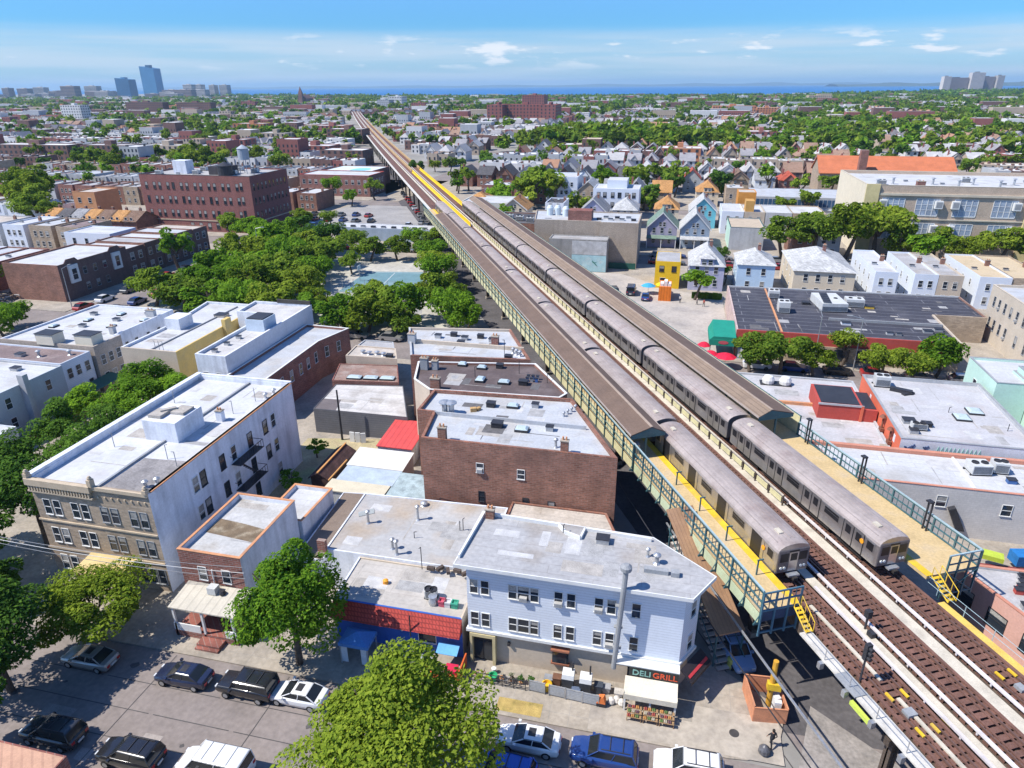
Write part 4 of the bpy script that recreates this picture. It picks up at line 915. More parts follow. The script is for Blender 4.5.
# garages and sheds in the yard
def shed(name, label, x0, x1, y0, y1, z0, z1, rm, wmm, tilt='y', sk=0, cat='shed'):
    e = thing(name, label, cat, ((x0+x1)/2, (y0+y1)/2, .12))
    P4 = [(x0, y0), (x1, y0), (x1+sk, y1), (x0+sk, y1)]
    zz = [z0, z0, z1, z1] if tilt == 'y' else [z0, z1, z1, z0]
    b = M(); b.v = [(x, y, .12) for x, y in P4]+[(x, y, z-.1) for (x, y), z in zip(P4, zz)]
    b.f = [(0, 1, 5, 4), (1, 2, 6, 5), (2, 3, 7, 6), (3, 0, 4, 7)]; b.m = [0]*4; b.build('wall', wmm, e)
    Q = poly_off(P4, -.15); b = M(); b.loft([[(x, y, z-.1) for (x, y), z in zip(Q, zz)], [(x, y, z) for (x, y), z in zip(Q, zz)]]); b.build('roof', rm, e); return e
REDR = mat('red_metal_roof', (.55, .075, .07), .6, .1, 1, pat='corr', pc=(.40, .05, .05), ps=1.4)
shed('garage', 'small shed with a bright red metal roof against the brown brick wall', -33.8, -29.3, 69.8, 76.2, 2.7, 3.2, REDR, PAINTW, cat='garage')
WHR = mat('white_metal_roof', (.60, .585, .54), .7, .07, 1)
shed('garage', 'garage with a white roof behind the blue-grey roofed one', -35.2, -28.4, 64.4, 68.0, 2.9, 3.2, WHR, GREYST, cat='garage')
shed('garage', 'garage with a rippled blue-grey roof between the white and cream ones', -35.0, -28.4, 61.2, 64.0, 2.8, 2.9, mat('bluegrey_roof', (.38, .45, .52), .7, .12, 1.2), GREYST, cat='garage')
shed('garage', 'garage with a cream roof nearest the dusty workshop roof', -35.5, -28.6, 58.9, 61.0, 2.8, 2.8, mat('cream_roof', (.55, .50, .38), .8, .08, 1), GREYST, cat='garage')
shed('garage', 'shed with a worn blue-green roof below the brick side wall', -28.2, -24.0, 58.2, 63.8, 2.6, 2.9, mat('green_grey_roof', (.32, .40, .42), .8, .2, 1.2, (.15, .18, .2), .6, 1), GREYST, cat='garage')
bs = thing('garden_shed', 'dark brown shed with orange edged pitched roof beside the white apartment wall', 'shed', (-37.5, 64.5, .12))
b = M(); b.box(-38.6, -36.4, 61.5, 68.3, .12, 2.4); b.build('wall', mat('dark_shed_wall', (.07, .04, .035), .9, .2), bs)
b = M(); b.gable(-38.6, -36.4, 61.5, 68.3, 2.4, 3.1, 'y', .25, .12, 0, 0); b.build('roof', mat('dark_shingle', (.10, .055, .05), .9, .2, 1, pat='shingle', pc=(.06, .035, .03)), bs)
b = M(); b.box(-37.6, -37.4, 61.2, 68.6, 3.2, 3.32); b.box(-36.25, -36.1, 61.2, 66, 2.35, 2.5); b.build('ridge_board', mat('orange_trim', (.55, .28, .10), .8, .1), bs)
sheet('yard', [(-45, 57), (-29, 57.2), (-33, 76.6), (-46, 74)], .125, mat('dry_yard', (.40, .33, .20), .95, .2, .6, (.22, .25, .10), .6, .3))
for k, (x, y) in enumerate(((-39.6, 71.6), (-38.8, 71.9), (-38.0, 71.5))):
    simple('stone_slab', ['leftmost pale slab propped by the grey garage wall', 'middle pale slab propped by the grey garage wall', 'rightmost pale slab propped by the grey garage wall'][k], 'slab', lambda b: b.obox(x, 74.4, .85, .65, .16, 1.45, .2*k), WHITE, 'pale slabs by the grey garage')
B1 = bld('storage_garage', 'wide low grey garage with a pale stained roof and dark left strip', 'garage', [(-45.8, 76.0), (-32.2, 76.2), (-36.6, 85.9), (-46.6, 84.4)], 3.7, mat('dark_grey_siding', (.13, .13, .14), .8, .1, .6, pat='siding', pc=(.09, .09, .1), ps=3), mat('pale_stained_roof', (.50, .48, .46), .9, .12, .3, (.36, .33, .30), .6, .35, .48, pat='corry', pc=(.40, .385, .37), ps=.35), .08, .12, None)
b = M(); b.face([(-45.7, 76.2, 3.64), (-42.6, 76.25, 3.64), (-43.4, 79.6, 3.64), (-46.2, 79.4, 3.64)]); b.build('roof_patch', mat('dark_patch', (.14, .12, .12), .9, .15), B1)
B2 = bld('low_store', 'low building with a rusty brown roof and a strip of pale skylights', 'building', [(-47.5, 85.0), (-37.4, 86.3), (-40.1, 92.6), (-49.4, 91.4)], 4.0, BRICKR, mat('rusty_roof', (.25, .165, .135), .9, .2, .6, (.36, .32, .29), .5, .5), .1, .15, None)
for k in range(3): skylight(B2, -44.6+k*2.5, 86.6+k*.33, 3.9, 2.2, 1.2, .1)
B3 = bld('low_store', 'low building with a tan roof carrying a row of dome vents', 'building', [(-48.8, 92.5), (-40.2, 92.8), (-42.2, 97.2), (-49.2, 97.2)], 5.0, STUCCO, ROOFT, .15, .2, None)
for k in range(4): vent(B3, -46.6+k*1.2, 94.3-.3*(k % 2), 4.85, .35, .22)
hatch(B3, -41.8, 93.6, 4.85, 1.0, DARK)
B4 = bld('low_store', 'low building with a plain grey roof beside the park trees', 'building', [(-49.4, 97.7), (-42.6, 97.7), (-44.2, 101.0), (-49.4, 101.0)], 4.6, GREYST, ROOFG, .15, .2, None)

# ------------------------------------------------------------------ brick row along the railway
C3 = bld('brick_building', 'brown brick three-storey building with a silver roof beside the platform railing', 'building', [(-24.4, 61.0), (-3.4, 61.0), (-10.0, 74.3), (-27.2, 73.4), (-27.2, 67.4), (-25.2, 67.3)], 9.5, BRICKB, ROOFW2, .35, .3, None)
for x, z in ((-20.4, 5.6), (-18.6, 5.4), (-17.0, 2.8), (-13.2, 3.4), (-8.6, 3.6)): pass
window(C3, -17.9, 61.0, 6.6, .75, .9, 0, ac=True); window(C3, -17.8, 61.0, 3.6, .6, 1.0, 0, 'dark'); window(C3, -13.4, 61.0, 6.4, .75, .9, 0); window(C3, -12.9, 61.0, 3.5, .6, .95, 0, 'dark'); window(C3, -10.1, 61.0, 3.3, .7, 1.1, 0, 'dark')
b = M(); b.box(-24.4, -3.7, 60.93, 61.0, 1.9, 2.05); b.build('belt_course', mat('brown_trim', (.12, .07, .055), .9, .1), C3)
b = M()
for p_, q_ in (((-23, 2.5), (-22.6, 3.4)), ((-22.6, 3.4), (-18.6, 3.0)), ((-18.6, 3.0), (-14.4, 2.7)), ((-14.4, 2.7), (-12, 2.6)), ((-12, 2.6), (-11.4, 2.1))): b.tube((p_[0], 60.99, p_[1]), (q_[0], 60.99, q_[1]), .05, .05, 4)
b.build('wall_scar', mat('dark_scar', (.12, .065, .055), .9, .2), C3)
p, q, n, rz = edge([(-3.4, 61.0), (-10.0, 74.3)], 0)
for k in range(4): window(C3, -4.6-k*1.6, 63.4+k*3.2, 5.6, .8, 1.5, math.atan2(.8957, -.4448))
chimney(C3, -22.1, 61.4, 9.2, .9, .5, 1.3, BRICKB); chimney(C3, -8.9, 61.5, 9.2, .8, .5, 1.2, BRICKB)
vent(C3, -24.0, 68.0, 9.15, 1.1, .35); vent(C3, -23.2, 68.0, 9.15, 1.1, .35)
hatch(C3, -17.2, 66.0, 9.15, 1.2, DARK); skylight(C3, -14.3, 65.6, 9.15, 1.5, 1.1); hatch(C3, -11.3, 66.3, 9.15, .8); hatch(C3, -19.2, 70.9, 9.15, 1.0, DARK); skylight(C3, -16.6, 71.2, 9.15, 1.4, .9); hatch(C3, -14, 71.8, 9.15, .8); vent(C3, -10, 62.6, 9.15, .7, .14)
b = M(); b.box(-25.0, -7.4, 67.25, 67.4, 9.15, 9.55); b.build('party_wall', ROOFW2, C3)
b = M(); b.obox(-20.9, 69.2, 9.35, .7, .5, .35, .4); b.obox(-20.4, 69.6, 9.3, .5, .4, .3, 1); b.build('tarpaulin', mat('tan_tarp', (.45, .28, .12), .8, .2), C3)
for k in range(4): vent(C3, -9.3-.35*k, 72.2-.7*k, 9.15, .3, .1)
C2 = bld('brick_building', 'brick building with a dark brown felt roof next to the silver roofed one', 'building', [(-27.9, 73.7), (-11.6, 74.7), (-10.9, 76.2), (-16.6, 85.0), (-32.6, 82.4), (-31.0, 76.5)], 9.2, [BRICKB, BRICKB, BRICKB, BRICKB, BRICKB, STUCCO], mat('dark_brown_felt', (.105, .08, .078), .92, .12, .4, (.16, .13, .125), .5, .4), .22, .25, WHITE)
chimney(C2, -31.0, 80.6, 9.0, 1.0, .7, 1.3, GREYP); chimney(C2, -29.6, 80.9, 9.0, .8, .7, 1.0, GREYP); chimney(C2, -27.4, 74.6, 9.0, 1.2, .6, 1.2, BRICKB)
skylight(C2, -26.4, 83.0, 8.98, 1.2, 1.0); skylight(C2, -22.6, 78.4, 8.98, 1.2, 1.5); skylight(C2, -19.4, 78.2, 8.98, 1.5, 1.0); hatch(C2, -16.9, 78.4, 8.98, 1.1, DARK); hatch(C2, -21.2, 83.2, 8.98, .9, DARK); skylight(C2, -23.5, 82.4, 8.98, 1.3, .9)
for k in range(6): hatch(C2, -16.6+.6*(k % 3), 79.5+.8*(k//3), 8.98, .35, STEEL if k % 2 else mat('blue_can', (.05, .12, .3), .5, .1))
pipe(C2, -23.6, 79.4, 8.98, 1.2); pipe(C2, -18.2, 81.8, 8.98, 1.4); pipe(C2, -14, 79.5, 8.98, 1.0)
C1 = bld('brick_building', 'flat-topped building with two pale roofs, nearest the park trees', 'building', [(-34.2, 83.6), (-17.4, 85.4), (-23.0, 97.4), (-38.8, 95.0)], 9.6, [BRICKB, BRICKB, STUCCO, GREYST], ROOFW2, .3, .3, None)
b = M(); b.box(-35.8, -19.2, 89.3, 89.6, 9.3, 9.75); b.build('party_wall', STUCCO, C1)
chimney(C1, -36.0, 89.2, 9.3, 1.1, .8, 1.2, GREYST); chimney(C1, -23.9, 91.3, 9.3, 1.0, .8, 1.0, BRICKR); pipe(C1, -21.2, 85.9, 9.3, 2.3, DARK); hatch(C1, -20.6, 85.9, 9.3, 1.0, DARK)
for k in range(5): hatch(C1, -33+k*2.1, 92.2+(k % 2)*1.2, 9.3, .9, DARK if k % 2 else STEEL)
hatch(C1, -28.8, 90.2, 9.3, 1.0, GREYP)
for k in range(3): vent(C1, -20.5+k*.6, 88.2-.5*k, 9.3, .5, .15)

for e_, z_ in ((C3, 1.158), (C2, 1.165), (C1, 1.156)):
    e_.location.x *= .957; e_.location.y *= .957; e_.scale = (.957, .957, z_)
# ------------------------------------------------------------------ small brick house and apartment house on the left
f1 = [(-39.9, 41.1), (-33.7, 41.1), (-33.7, 50.3), (-39.9, 50.3)]
F1 = bld('row_house', 'two-storey red brick house with terracotta coping and a pale porch roof', 'house', f1, 7.0, [BRICKR, PAINTW, PAINTW, PAINTW], mat('stained_white_roof', (.43, .425, .41), .9, .12, .5, (.24, .19, .13), .8, .22, .5), .45, .25, TERRA)
window(F1, -37.75, 41.1, 4.1, .75, 1.35, 0); window(F1, -35.4, 41.1, 4.1, .75, 1.35, 0)
b = M(); b.tube((-36.7, 41.0, 3.3), (-36.7, 41.0, 5.4), .06, .06, 6); b.build('downpipe', WHITE, F1)
b = M(); b.loft([[(-39.4, 38.1, 3.15), (-33.1, 38.1, 3.15), (-33.1, 41.05, 3.6), (-39.4, 41.05, 3.6)], [(-39.4, 38.1, 3.27), (-33.1, 38.1, 3.27), (-33.1, 41.05, 3.72), (-39.4, 41.05, 3.72)]]); b.build('porch_roof', mat('porch_sheet', (.50, .46, .38), .8, .08, 1, pat='corr', pc=(.38, .35, .29), ps=1.3), F1)
for x in (-39.1, -36.3, -33.4):
    b = M(); b.box(x-.09, x+.09, 38.2, 38.38, .12, 3.2); b.build('porch_post', WHITE, F1)
b = M(); b.box(-39.3, -33.2, 38.2, 41.0, .12, .75); b.box(-36.6, -34.4, 37.3, 38.2, .12, .5); b.box(-36.6, -34.4, 36.9+.1, 37.3, .12, .3); b.build('stoop', BRICKR, F1)
b = M(); b.box(-39.3, -36.7, 38.2, 38.3, .75, 1.5); b.box(-34.3, -33.2, 38.2, 38.3, .75, 1.5); b.build('porch_railing', WHITE, F1)
door(F1, f1, 0, 4.3, .95, 2.1, DARK, .75); window(F1, -38.2, 41.1, 1.2, 1.2, 1.3, 0)
b = M(); b.box(-36.7, -35.9, 39.9, 40.6, 3.62, 4.3); b.lathe(-35.4, 40.2, [(.25, 3.6), (.3, 3.8), (.2, 4.0)], 8, 1); b.build('rooftop_unit', [mat('unit_casing', (.6, .6, .6)), DARK], F1)
b = M(); b.face([(-39.5, 44.4, 6.562), (-34.1, 43.9, 6.562), (-34.1, 45.9, 6.562), (-36.5, 46.3, 6.562), (-39.4, 46.6, 6.562)]); b.build('roof_patch', mat('brown_ponding', (.17, .125, .08), .9, .25, 1.2, (.33, .28, .2), .7, .9), F1)
F2 = bld('house_extension', 'low white rear extension with terracotta coping behind the red brick house', 'extension', [(-37.6, 50.5), (-33.4, 50.5), (-33.2, 56.7), (-37.6, 56.7)], 4.5, PAINTW, ROOFW, .4, .25, TERRA)
ap = [(-56.2, 42.9), (-43.3, 42.9), (-43.6, 68.2), (-56.6, 68.2)]
AP = bld('apartment_building', 'three-storey tan brick apartment house with white painted side wall and white roof', 'apartment house', ap, 11.0, [BRICKT, PAINTW, PAINTW, PAINTW], mat('white_apartment_roof', (.50, .505, .515), .85, .08, .3, (.42, .40, .385), .55, .2, .5), .5, .3, None)
b = M(); b.ring([(-43.2, 43.2), (-43.3, 43.2), (-43.6, 68.3), (-43.5, 68.3)][::-1], [(-43.6, 43.2), (-43.6, 43.2), (-43.9, 68.1), (-43.9, 68.1)][::-1], 11.004, 11.09); b.build('parapet_coping', TERRA, AP)
b = M(); b.box(-56.62, -56.0, 43.2, 68.3, 11.0, 11.3); b.box(-56.6, -43.6, 67.95, 68.3, 11.0, 11.25); b.build('parapet', PAINTW, AP)
b = M(); b.box(-49.35, -49.1, 43.3, 67.9, 10.5, 10.72); b.build('roof_seam', GREYP, AP)
b = M(); b.face([(-49.0, 43.5, 10.505), (-43.75, 43.5, 10.505), (-43.8, 49.6, 10.505), (-48.9, 49.2, 10.505)]); b.build('roof_patch', mat('worn_roof_patch', (.24, .225, .22), .9, .2, .6, (.14, .13, .13), .6, .8), AP)
b = M(); b.box(-51.5, -47.6, 52.6, 56.9, 10.5, 12.75); b.build('stair_bulkhead', PAINTW, AP)
b = M(); b.box(-51.2, -49.7, 53.2, 54.9, 12.75, 13.1); b.box(-49.4, -47.9, 54.4, 56.2, 12.75, 13.05); b.obox(-49.9, 54.8, 13.05, 1.6, .5, .4, .8); b.build('roof_hatch', mat('old_hatch', (.36, .33, .29), .8, .2, 1), AP)
chimney(AP, -46.5, 58.2, 10.5, .7, .6, 1.2, PAINTW)
for x, y in ((-53.5, 50.5), (-46.5, 49.5), (-44.7, 48.5), (-46.2, 60.0), (-54.5, 61), (-45.6, 63.5)): pipe(AP, x, y, 10.5, 1.6, GREYP)
for x, y in ((-45.0, 44.6), (-44.3, 45.3), (-44.9, 64.5), (-44.6, 65.8)): vent(AP, x, y, 10.5, .5, .16)
STON = mat('pale_stone_trim', (.48, .39, .28), .85, .1, 1)
b = M(); b.box(-56.3, -49.2, 42.5, 42.9, 10.5, 11.15); b.box(-49.2, -43.3, 42.7, 42.9, 10.75, 11.1); b.box(-56.3, -49.2, 42.6, 42.9, 9.75, 9.9)
b.box(-56.3, -43.3, 42.78, 42.9, 6.5, 6.66); b.box(-56.3, -43.3, 42.78, 42.9, 3.3, 3.46); b.build('cornice', STON, AP)
b = M()
for k in range(22): b.box(-56.1+k*.31, -55.95+k*.31, 42.58, 42.9, 9.95, 10.5)
for k in range(8): b.box(-48.8+k*.7, -48.65+k*.7, 42.8, 42.9, 9.9, 10.1)
b.build('cornice_trim', STON, AP)
for x, h in ((-56.2, .5), (-49.2, .7), (-43.5, .4)):
    b = M(); b.box(x-.15, x+.25, 42.6, 43.1, 11.1, 11.1+h); b.lathe(x+.05, 42.85, [(.15, 11.1+h), (.22, 11.25+h), (.1, 11.45+h)], 8); b.build('finial', STON, AP)
for z in (7.3, 4.15, 1.0):
    for x in (-54.3, -51.2, -48.0, -44.9):
        if z < 2 and -52 < x < -47: continue
        for dx in ((-.55, .55) if not (z < 2 and x > -46) else (-.95, 0, .95)): window(AP, x+dx, 42.9, z, .72, 1.6, 0, 'white' if x < -50 else 'grey')
b = M(); b.loft([[(-51.4, 40.4, 3.0), (-46.4, 40.4, 3.0), (-46.4, 42.85, 3.35), (-51.4, 42.85, 3.35)], [(-51.4, 40.4, 3.12), (-46.4, 40.4, 3.12), (-46.4, 42.85, 3.47), (-51.4, 42.85, 3.47)]]); b.build('entrance_canopy', mat('ochre_canopy', (.55, .42, .20), .8, .1, 1), AP)
for x in (-51.2, -46.6):
    b = M(); b.box(x-.15, x+.15, 40.5, 40.8, .12, 3.0); b.build('canopy_post', BRICKT, AP)
door(AP, ap, 0, 7.3, 1.2, 2.3, DARK)
apx = ap
for z in (7.6, 4.4, 1.2):
    for k, t in enumerate((6.0, 7.2, 10.4, 12.4, 15.5, 18.6, 20.3)):
        if (k, z) in ((2, 1.2), (5, 1.2)): continue
        wrow(AP, ap, 1, [t], z, .8, 1.6, 'dark' if k % 3 else 'white')
for z in (7.6, 4.4):
    wrow(AP, ap, 3, [4, 9, 14, 19], z, .9, 1.6)
fe = M()
for z in (7.3, 4.1):
    fe.box(-43.5, -42.3, 54.6, 59.0, z, z+.06)
    for y in np.arange(54.6, 59.1, .44): fe.box(-42.34, -42.3, y, y+.03, z, z+1.0)
    fe.box(-42.35, -42.29, 54.6, 59, z+.95, z+1.0); fe.box(-43.5, -42.3, 54.6, 54.64, z+.95, z+1.0); fe.box(-43.5, -42.3, 58.96, 59, z+.95, z+1.0)
for s in (-42.7, -42.45): fe.tube((s, 55.2, 7.3), (s, 58.2, 4.15), .04, .04, 5)
for k in range(10): fe.box(-42.7, -42.45, 55.1+k*.32, 55.3+k*.32, 7.1-k*.32, 7.14-k*.32)
fe.build('fire_escape', DARK, AP)
BL = bld('corner_house', 'flat tan tiled roof in the bottom corner of the street', 'house', [(-42, 10), (-33.2, 10), (-33.0, 22.0), (-42, 22.0)], 7.0, BRICKR, mat('tan_tile_roof', (.50, .29, .19), .8, .1, .8, pat='tile', pc=(.42, .24, .16), ps=2.5), .02, .1, None)

# ------------------------------------------------------------------ the far-left group of white roofs
A1 = bld('row_house', 'grey sided house with a white roof and tall grey chimney, at the left edge', 'house', rect(-104, -85.4, 63.5, 75.4), 6.9, [GREYST, mat('grey_house_siding', (.42, .46, .48), .8, .06, .5, pat='siding', pc=(.34, .38, .40), ps=5), GREYST, GREYST], ROOFW, .25, .22, None)
A2 = bld('row_house', 'white sided house with a brown roof next to the grey sided one', 'house', rect(-104, -85.8, 75.6, 81.2), 7.0, SIDING, mat('brown_roll_roof', (.20, .15, .145), .9, .18, .4, (.34, .29, .27), .5, .3), .22, .22, None)
A3 = bld('row_house', 'tan brick building with a wide white roof and two stair sheds', 'house', [(-103, 81.5), (-85.3, 81.5), (-85.3, 87.2), (-86.2, 87.2), (-86.2, 101), (-102, 101)], 7.6, [mat('pale_tan_brick', (.42, .34, .27), .9, .1, .5, pat='brick', pc=(.40, .35, .3)), MATS['pale_tan_brick'], PAINTW, PAINTW, PAINTW, PAINTW], ROOFW, .3, .25, None)
for e, ys in ((A1, (66, 69, 72.5)), (A2, (76.8, 78.4, 80.1)), (A3, (82.8, 84.4, 86))):
    for y in ys:
        for z in (4.3, 1.4): window(e, -85.4 if e is A1 else -85.8 if e is A2 else -85.3, y, z, .85, 1.5, math.pi/2)
for y in (89, 91.2, 94, 96.6, 98.8): window(A3, -86.2, y, 4.6, .7, 1.1, math.pi/2)
b = M(); b.box(-85.4, -84.4, 68.2, 69.0, .12, 8.3); b.build('chimney', GREYST, A1)
for y in (66, 73): hatch(A1, -91, y, 6.65, 1.2); 
vent(A2, -92, 78, 6.78, .8, .2); vent(A2, -88, 79.6, 6.78, .6, .2); hatch(A2, -95, 77.6, 6.78, 1.2)
for x, y in ((-94.0, 80.9+1.4), (-87.6, 83.2)):
    b = M(); b.box(x-1.6, x+1.6, y-1.0, y+1.2, 7.3, 9.0); b.box(x-1.7, x+1.7, y-1.1, y+1.3, 9.0, 9.08, 1); b.build('stair_shed', [mat('cream_shed', (.62, .57, .46), .8, .06), DARK], A3)
for k in range(9): (hatch if k % 2 else skylight)(A3, -100+k*1.6, 89+((k*37) % 10), 7.3, 1.0)
chimney(A3, -87.4, 88.0, 7.3, .8, .7, 1.3, GREYST); chimney(A3, -87.6, 97.2, 7.3, 1.6, .7, 1.2, GREYST)
simple('porch_awning', 'dark green lean-to roof behind the white sided house', 'awning', lambda b: (b.loft([[(-85.2, 76.4, 2.7), (-82.6, 76.4, 2.3), (-82.6, 76.4, 2.2), (-85.2, 76.4, 2.6)], [(-85.2, 83.4, 2.7), (-82.6, 83.4, 2.3), (-82.6, 83.4, 2.2), (-85.2, 83.4, 2.6)]]), [b.box(-82.75, -82.65, y, y+.1, .12, 2.25) for y in (76.6, 80, 83.1)]), mat('green_lean_to', (.03, .10, .08), .6, .1))
simple('board_fence', 'weathered board fence along the back yards of the white houses', 'fence', lambda b: [b.box(-81.2, -81.12, 64+k*.5, 64.46+k*.5, .12, 1.7+.15*(k % 3)) for k in range(40)], mat('weathered_boards', (.22, .13, .10), .9, .25, 2))
A0 = bld('low_shed', 'small white roofed shed with a blue shaded wall at the left edge', 'shed', rect(-86, -81.8, 58, 63.2), 3.4, PAINTW, ROOFW, .1, .15, None)
A4 = bld('row_house', 'pale building with a yellow side wall and white roof behind the yard trees', 'house', [(-81.3, 82.5), (-71.4, 82.4), (-71.8, 98.0), (-72.2, 107), (-83.5, 107), (-81.3, 94)], 7.5, [STUCCO, mat('yellow_wall', (.58, .42, .15), .85, .08, .5, (.45, .36, .2), .5, .6), MATS['yellow_wall'], PAINTW, PAINTW, PAINTW], ROOFW, .4, .3, None)
b = M(); b.box(-81.0, -78.2, 92.4, 95.8, 7.1, 9.0); b.build('stair_bulkhead', PAINTW, A4)
b = M(); b.box(-76.6, -76.4, 82.9, 106, 7.1, 7.3); b.build('roof_seam', GREYP, A4)
for x in (-79.6, -74.4): window(A4, x, 82.45, 3.6, 1.3, 1.4, 0, 'grey', False)
for k in range(3): pipe(A4, -75.6+k*.7, 83.2, 7.1, 1.6, GREYP)
b = M(); b.box(-71.8, -71.1, 94.5, 96.2, 2.5, 8.7); b.build('chimney', MATS['yellow_wall'], A4); hatch(A4, -76, 100.5, 7.1, 2.0, mat('old_hatch', (.36, .33, .29)))
A5 = bld('row_house', 'long white-walled building with parapet roof reaching back to the park', 'house', [(-65.2, 78.8), (-60.2, 78.7), (-60.5, 104.4), (-71.6, 104.4), (-71.2, 98.2), (-65.4, 98)], 9.1, [PAINTW, mat('long_white_wall', (.66, .66, .67), .9, .07, .25, (.5, .5, .5), .4, .3), PAINTW, PAINTW, PAINTW, PAINTW], mat('grey_white_roof', (.47, .46, .45), .9, .12, .4, (.40, .37, .35), .6, .3), .45, .3, None)
b = M(); b.box(-64.4, -61.2, 90.5, 94, 8.65, 10.6); b.build('stair_bulkhead', mat('pale_blue_shed', (.50, .58, .66), .7, .1), A5)
b = M(); b.box(-64.2, -61.4, 90.6, 93.9, 10.6, 10.75); b.build('bulkhead_roof', DARK, A5)
b = M(); b.box(-67.0, -60.6, 104.05, 104.38, 9.1, 9.75); b.build('dark_parapet', mat('dark_tar_parapet', (.06, .055, .05), .9, .2), A5)
for k in range(3): hatch(A5, -63.5, 81+k*3, 8.65, .7)
wrow(A5, [(-65.2, 78.8), (-60.2, 78.7)], 0, [1.3, 3.5], 5, .8, 1.4); wrow(A5, [(-65.2, 78.8), (-60.2, 78.7)], 0, [1.3, 3.5], 1.8, .8, 1.4)
a6 = [(-60.0, 77.4), (-53.7, 77.2), (-54.0, 93.8), (-52.0, 100.8), (-60.1, 101.2)]
A6 = bld('brick_building', 'low red brick building with tall white framed windows beside the long white wall', 'building', a6, 6.5, BRICKR, ROOFW2, .35, .25, WHITE)
wrow(A6, a6, 1, [2.2, 4.6, 7.4, 10.2, 12.6, 15.2], 3.4, .8, 1.7); wrow(A6, a6, 2, [1.6, 4.4], 3.4, .8, 1.7)
# ------------------------------------------------------------------ cars
TYRE = mat('tyre_rubber', (.015, .015, .016), .9, .2); RIM = mat('alloy_rim', (.42, .43, .44), .35, .1, metal=.6)
CGL = paint('car_glass', (.012, .016, .02), .04, 0, 0); REDL = paint('tail_lamp', (.45, .02, .02), .2); HEADL = paint('head_lamp', (.7, .72, .74), .15)
PAINTS = {'white': paint('car_white', (.75, .75, .75)), 'black': paint('car_paint_black', (.012, .012, .015)), 'blue': paint('car_blue', (.01, .045, .20)), 'silver': paint('car_silver', (.38, .37, .35), .3, .4), 'bright blue': paint('car_bright_blue', (.01, .10, .48)), 'grey': paint('car_grey', (.13, .135, .14), .3, .3), 'red': paint('car_red', (.35, .02, .02)), 'pale blue': paint('car_pale_blue', (.25, .36, .55)), 'charcoal': paint('car_charcoal', (.03, .03, .034)), 'navy': paint('car_navy', (.012, .018, .05))}
SHAPES = {  # stations (x, bottom, top, half width); belt; cabin base x0,x1; cabin top x0,x1; roof z
 'sedan': ([(-2.32, .45, .80, .70), (-2.2, .28, .98, .82), (-1.6, .22, 1.02, .90), (-.6, .2, .97, .91), (.9, .2, .96, .91), (1.5, .22, .90, .89), (2.1, .28, .78, .82), (2.3, .42, .64, .68)], (-1.85, 1.15), (-1.1, .25), 1.44, .68),
 'suv': ([(-2.38, .45, .98, .78), (-2.3, .3, 1.08, .88), (-1.6, .26, 1.1, .95), (0, .24, 1.08, .96), (1.0, .24, 1.08, .95), (1.6, .26, 1.04, .93), (2.2, .32, .92, .86), (2.38, .48, .76, .72)], (-2.28, 1.2), (-2.0, .4), 1.70, .74),
 'van': ([(-2.65, .4, 1.1, .92), (-2.6, .32, 1.22, 1.0), (-1.6, .3, 1.24, 1.02), (.6, .3, 1.22, 1.02), (1.6, .3, 1.16, 1.0), (2.3, .36, 1.0, .94), (2.6, .5, .8, .8)], (-2.62, 1.65), (-2.5, .95), 2.08, .84),
 'jeep': ([(-2.35, .5, 1.1, .88), (-2.3, .4, 1.18, .94), (-1.6, .36, 1.2, .97), (.8, .36, 1.2, .97), (1.0, .36, 1.15, .95), (2.1, .42, 1.1, .92), (2.3, .55, .95, .88)], (-2.3, 1.0), (-2.2, .65), 1.82, .84)}
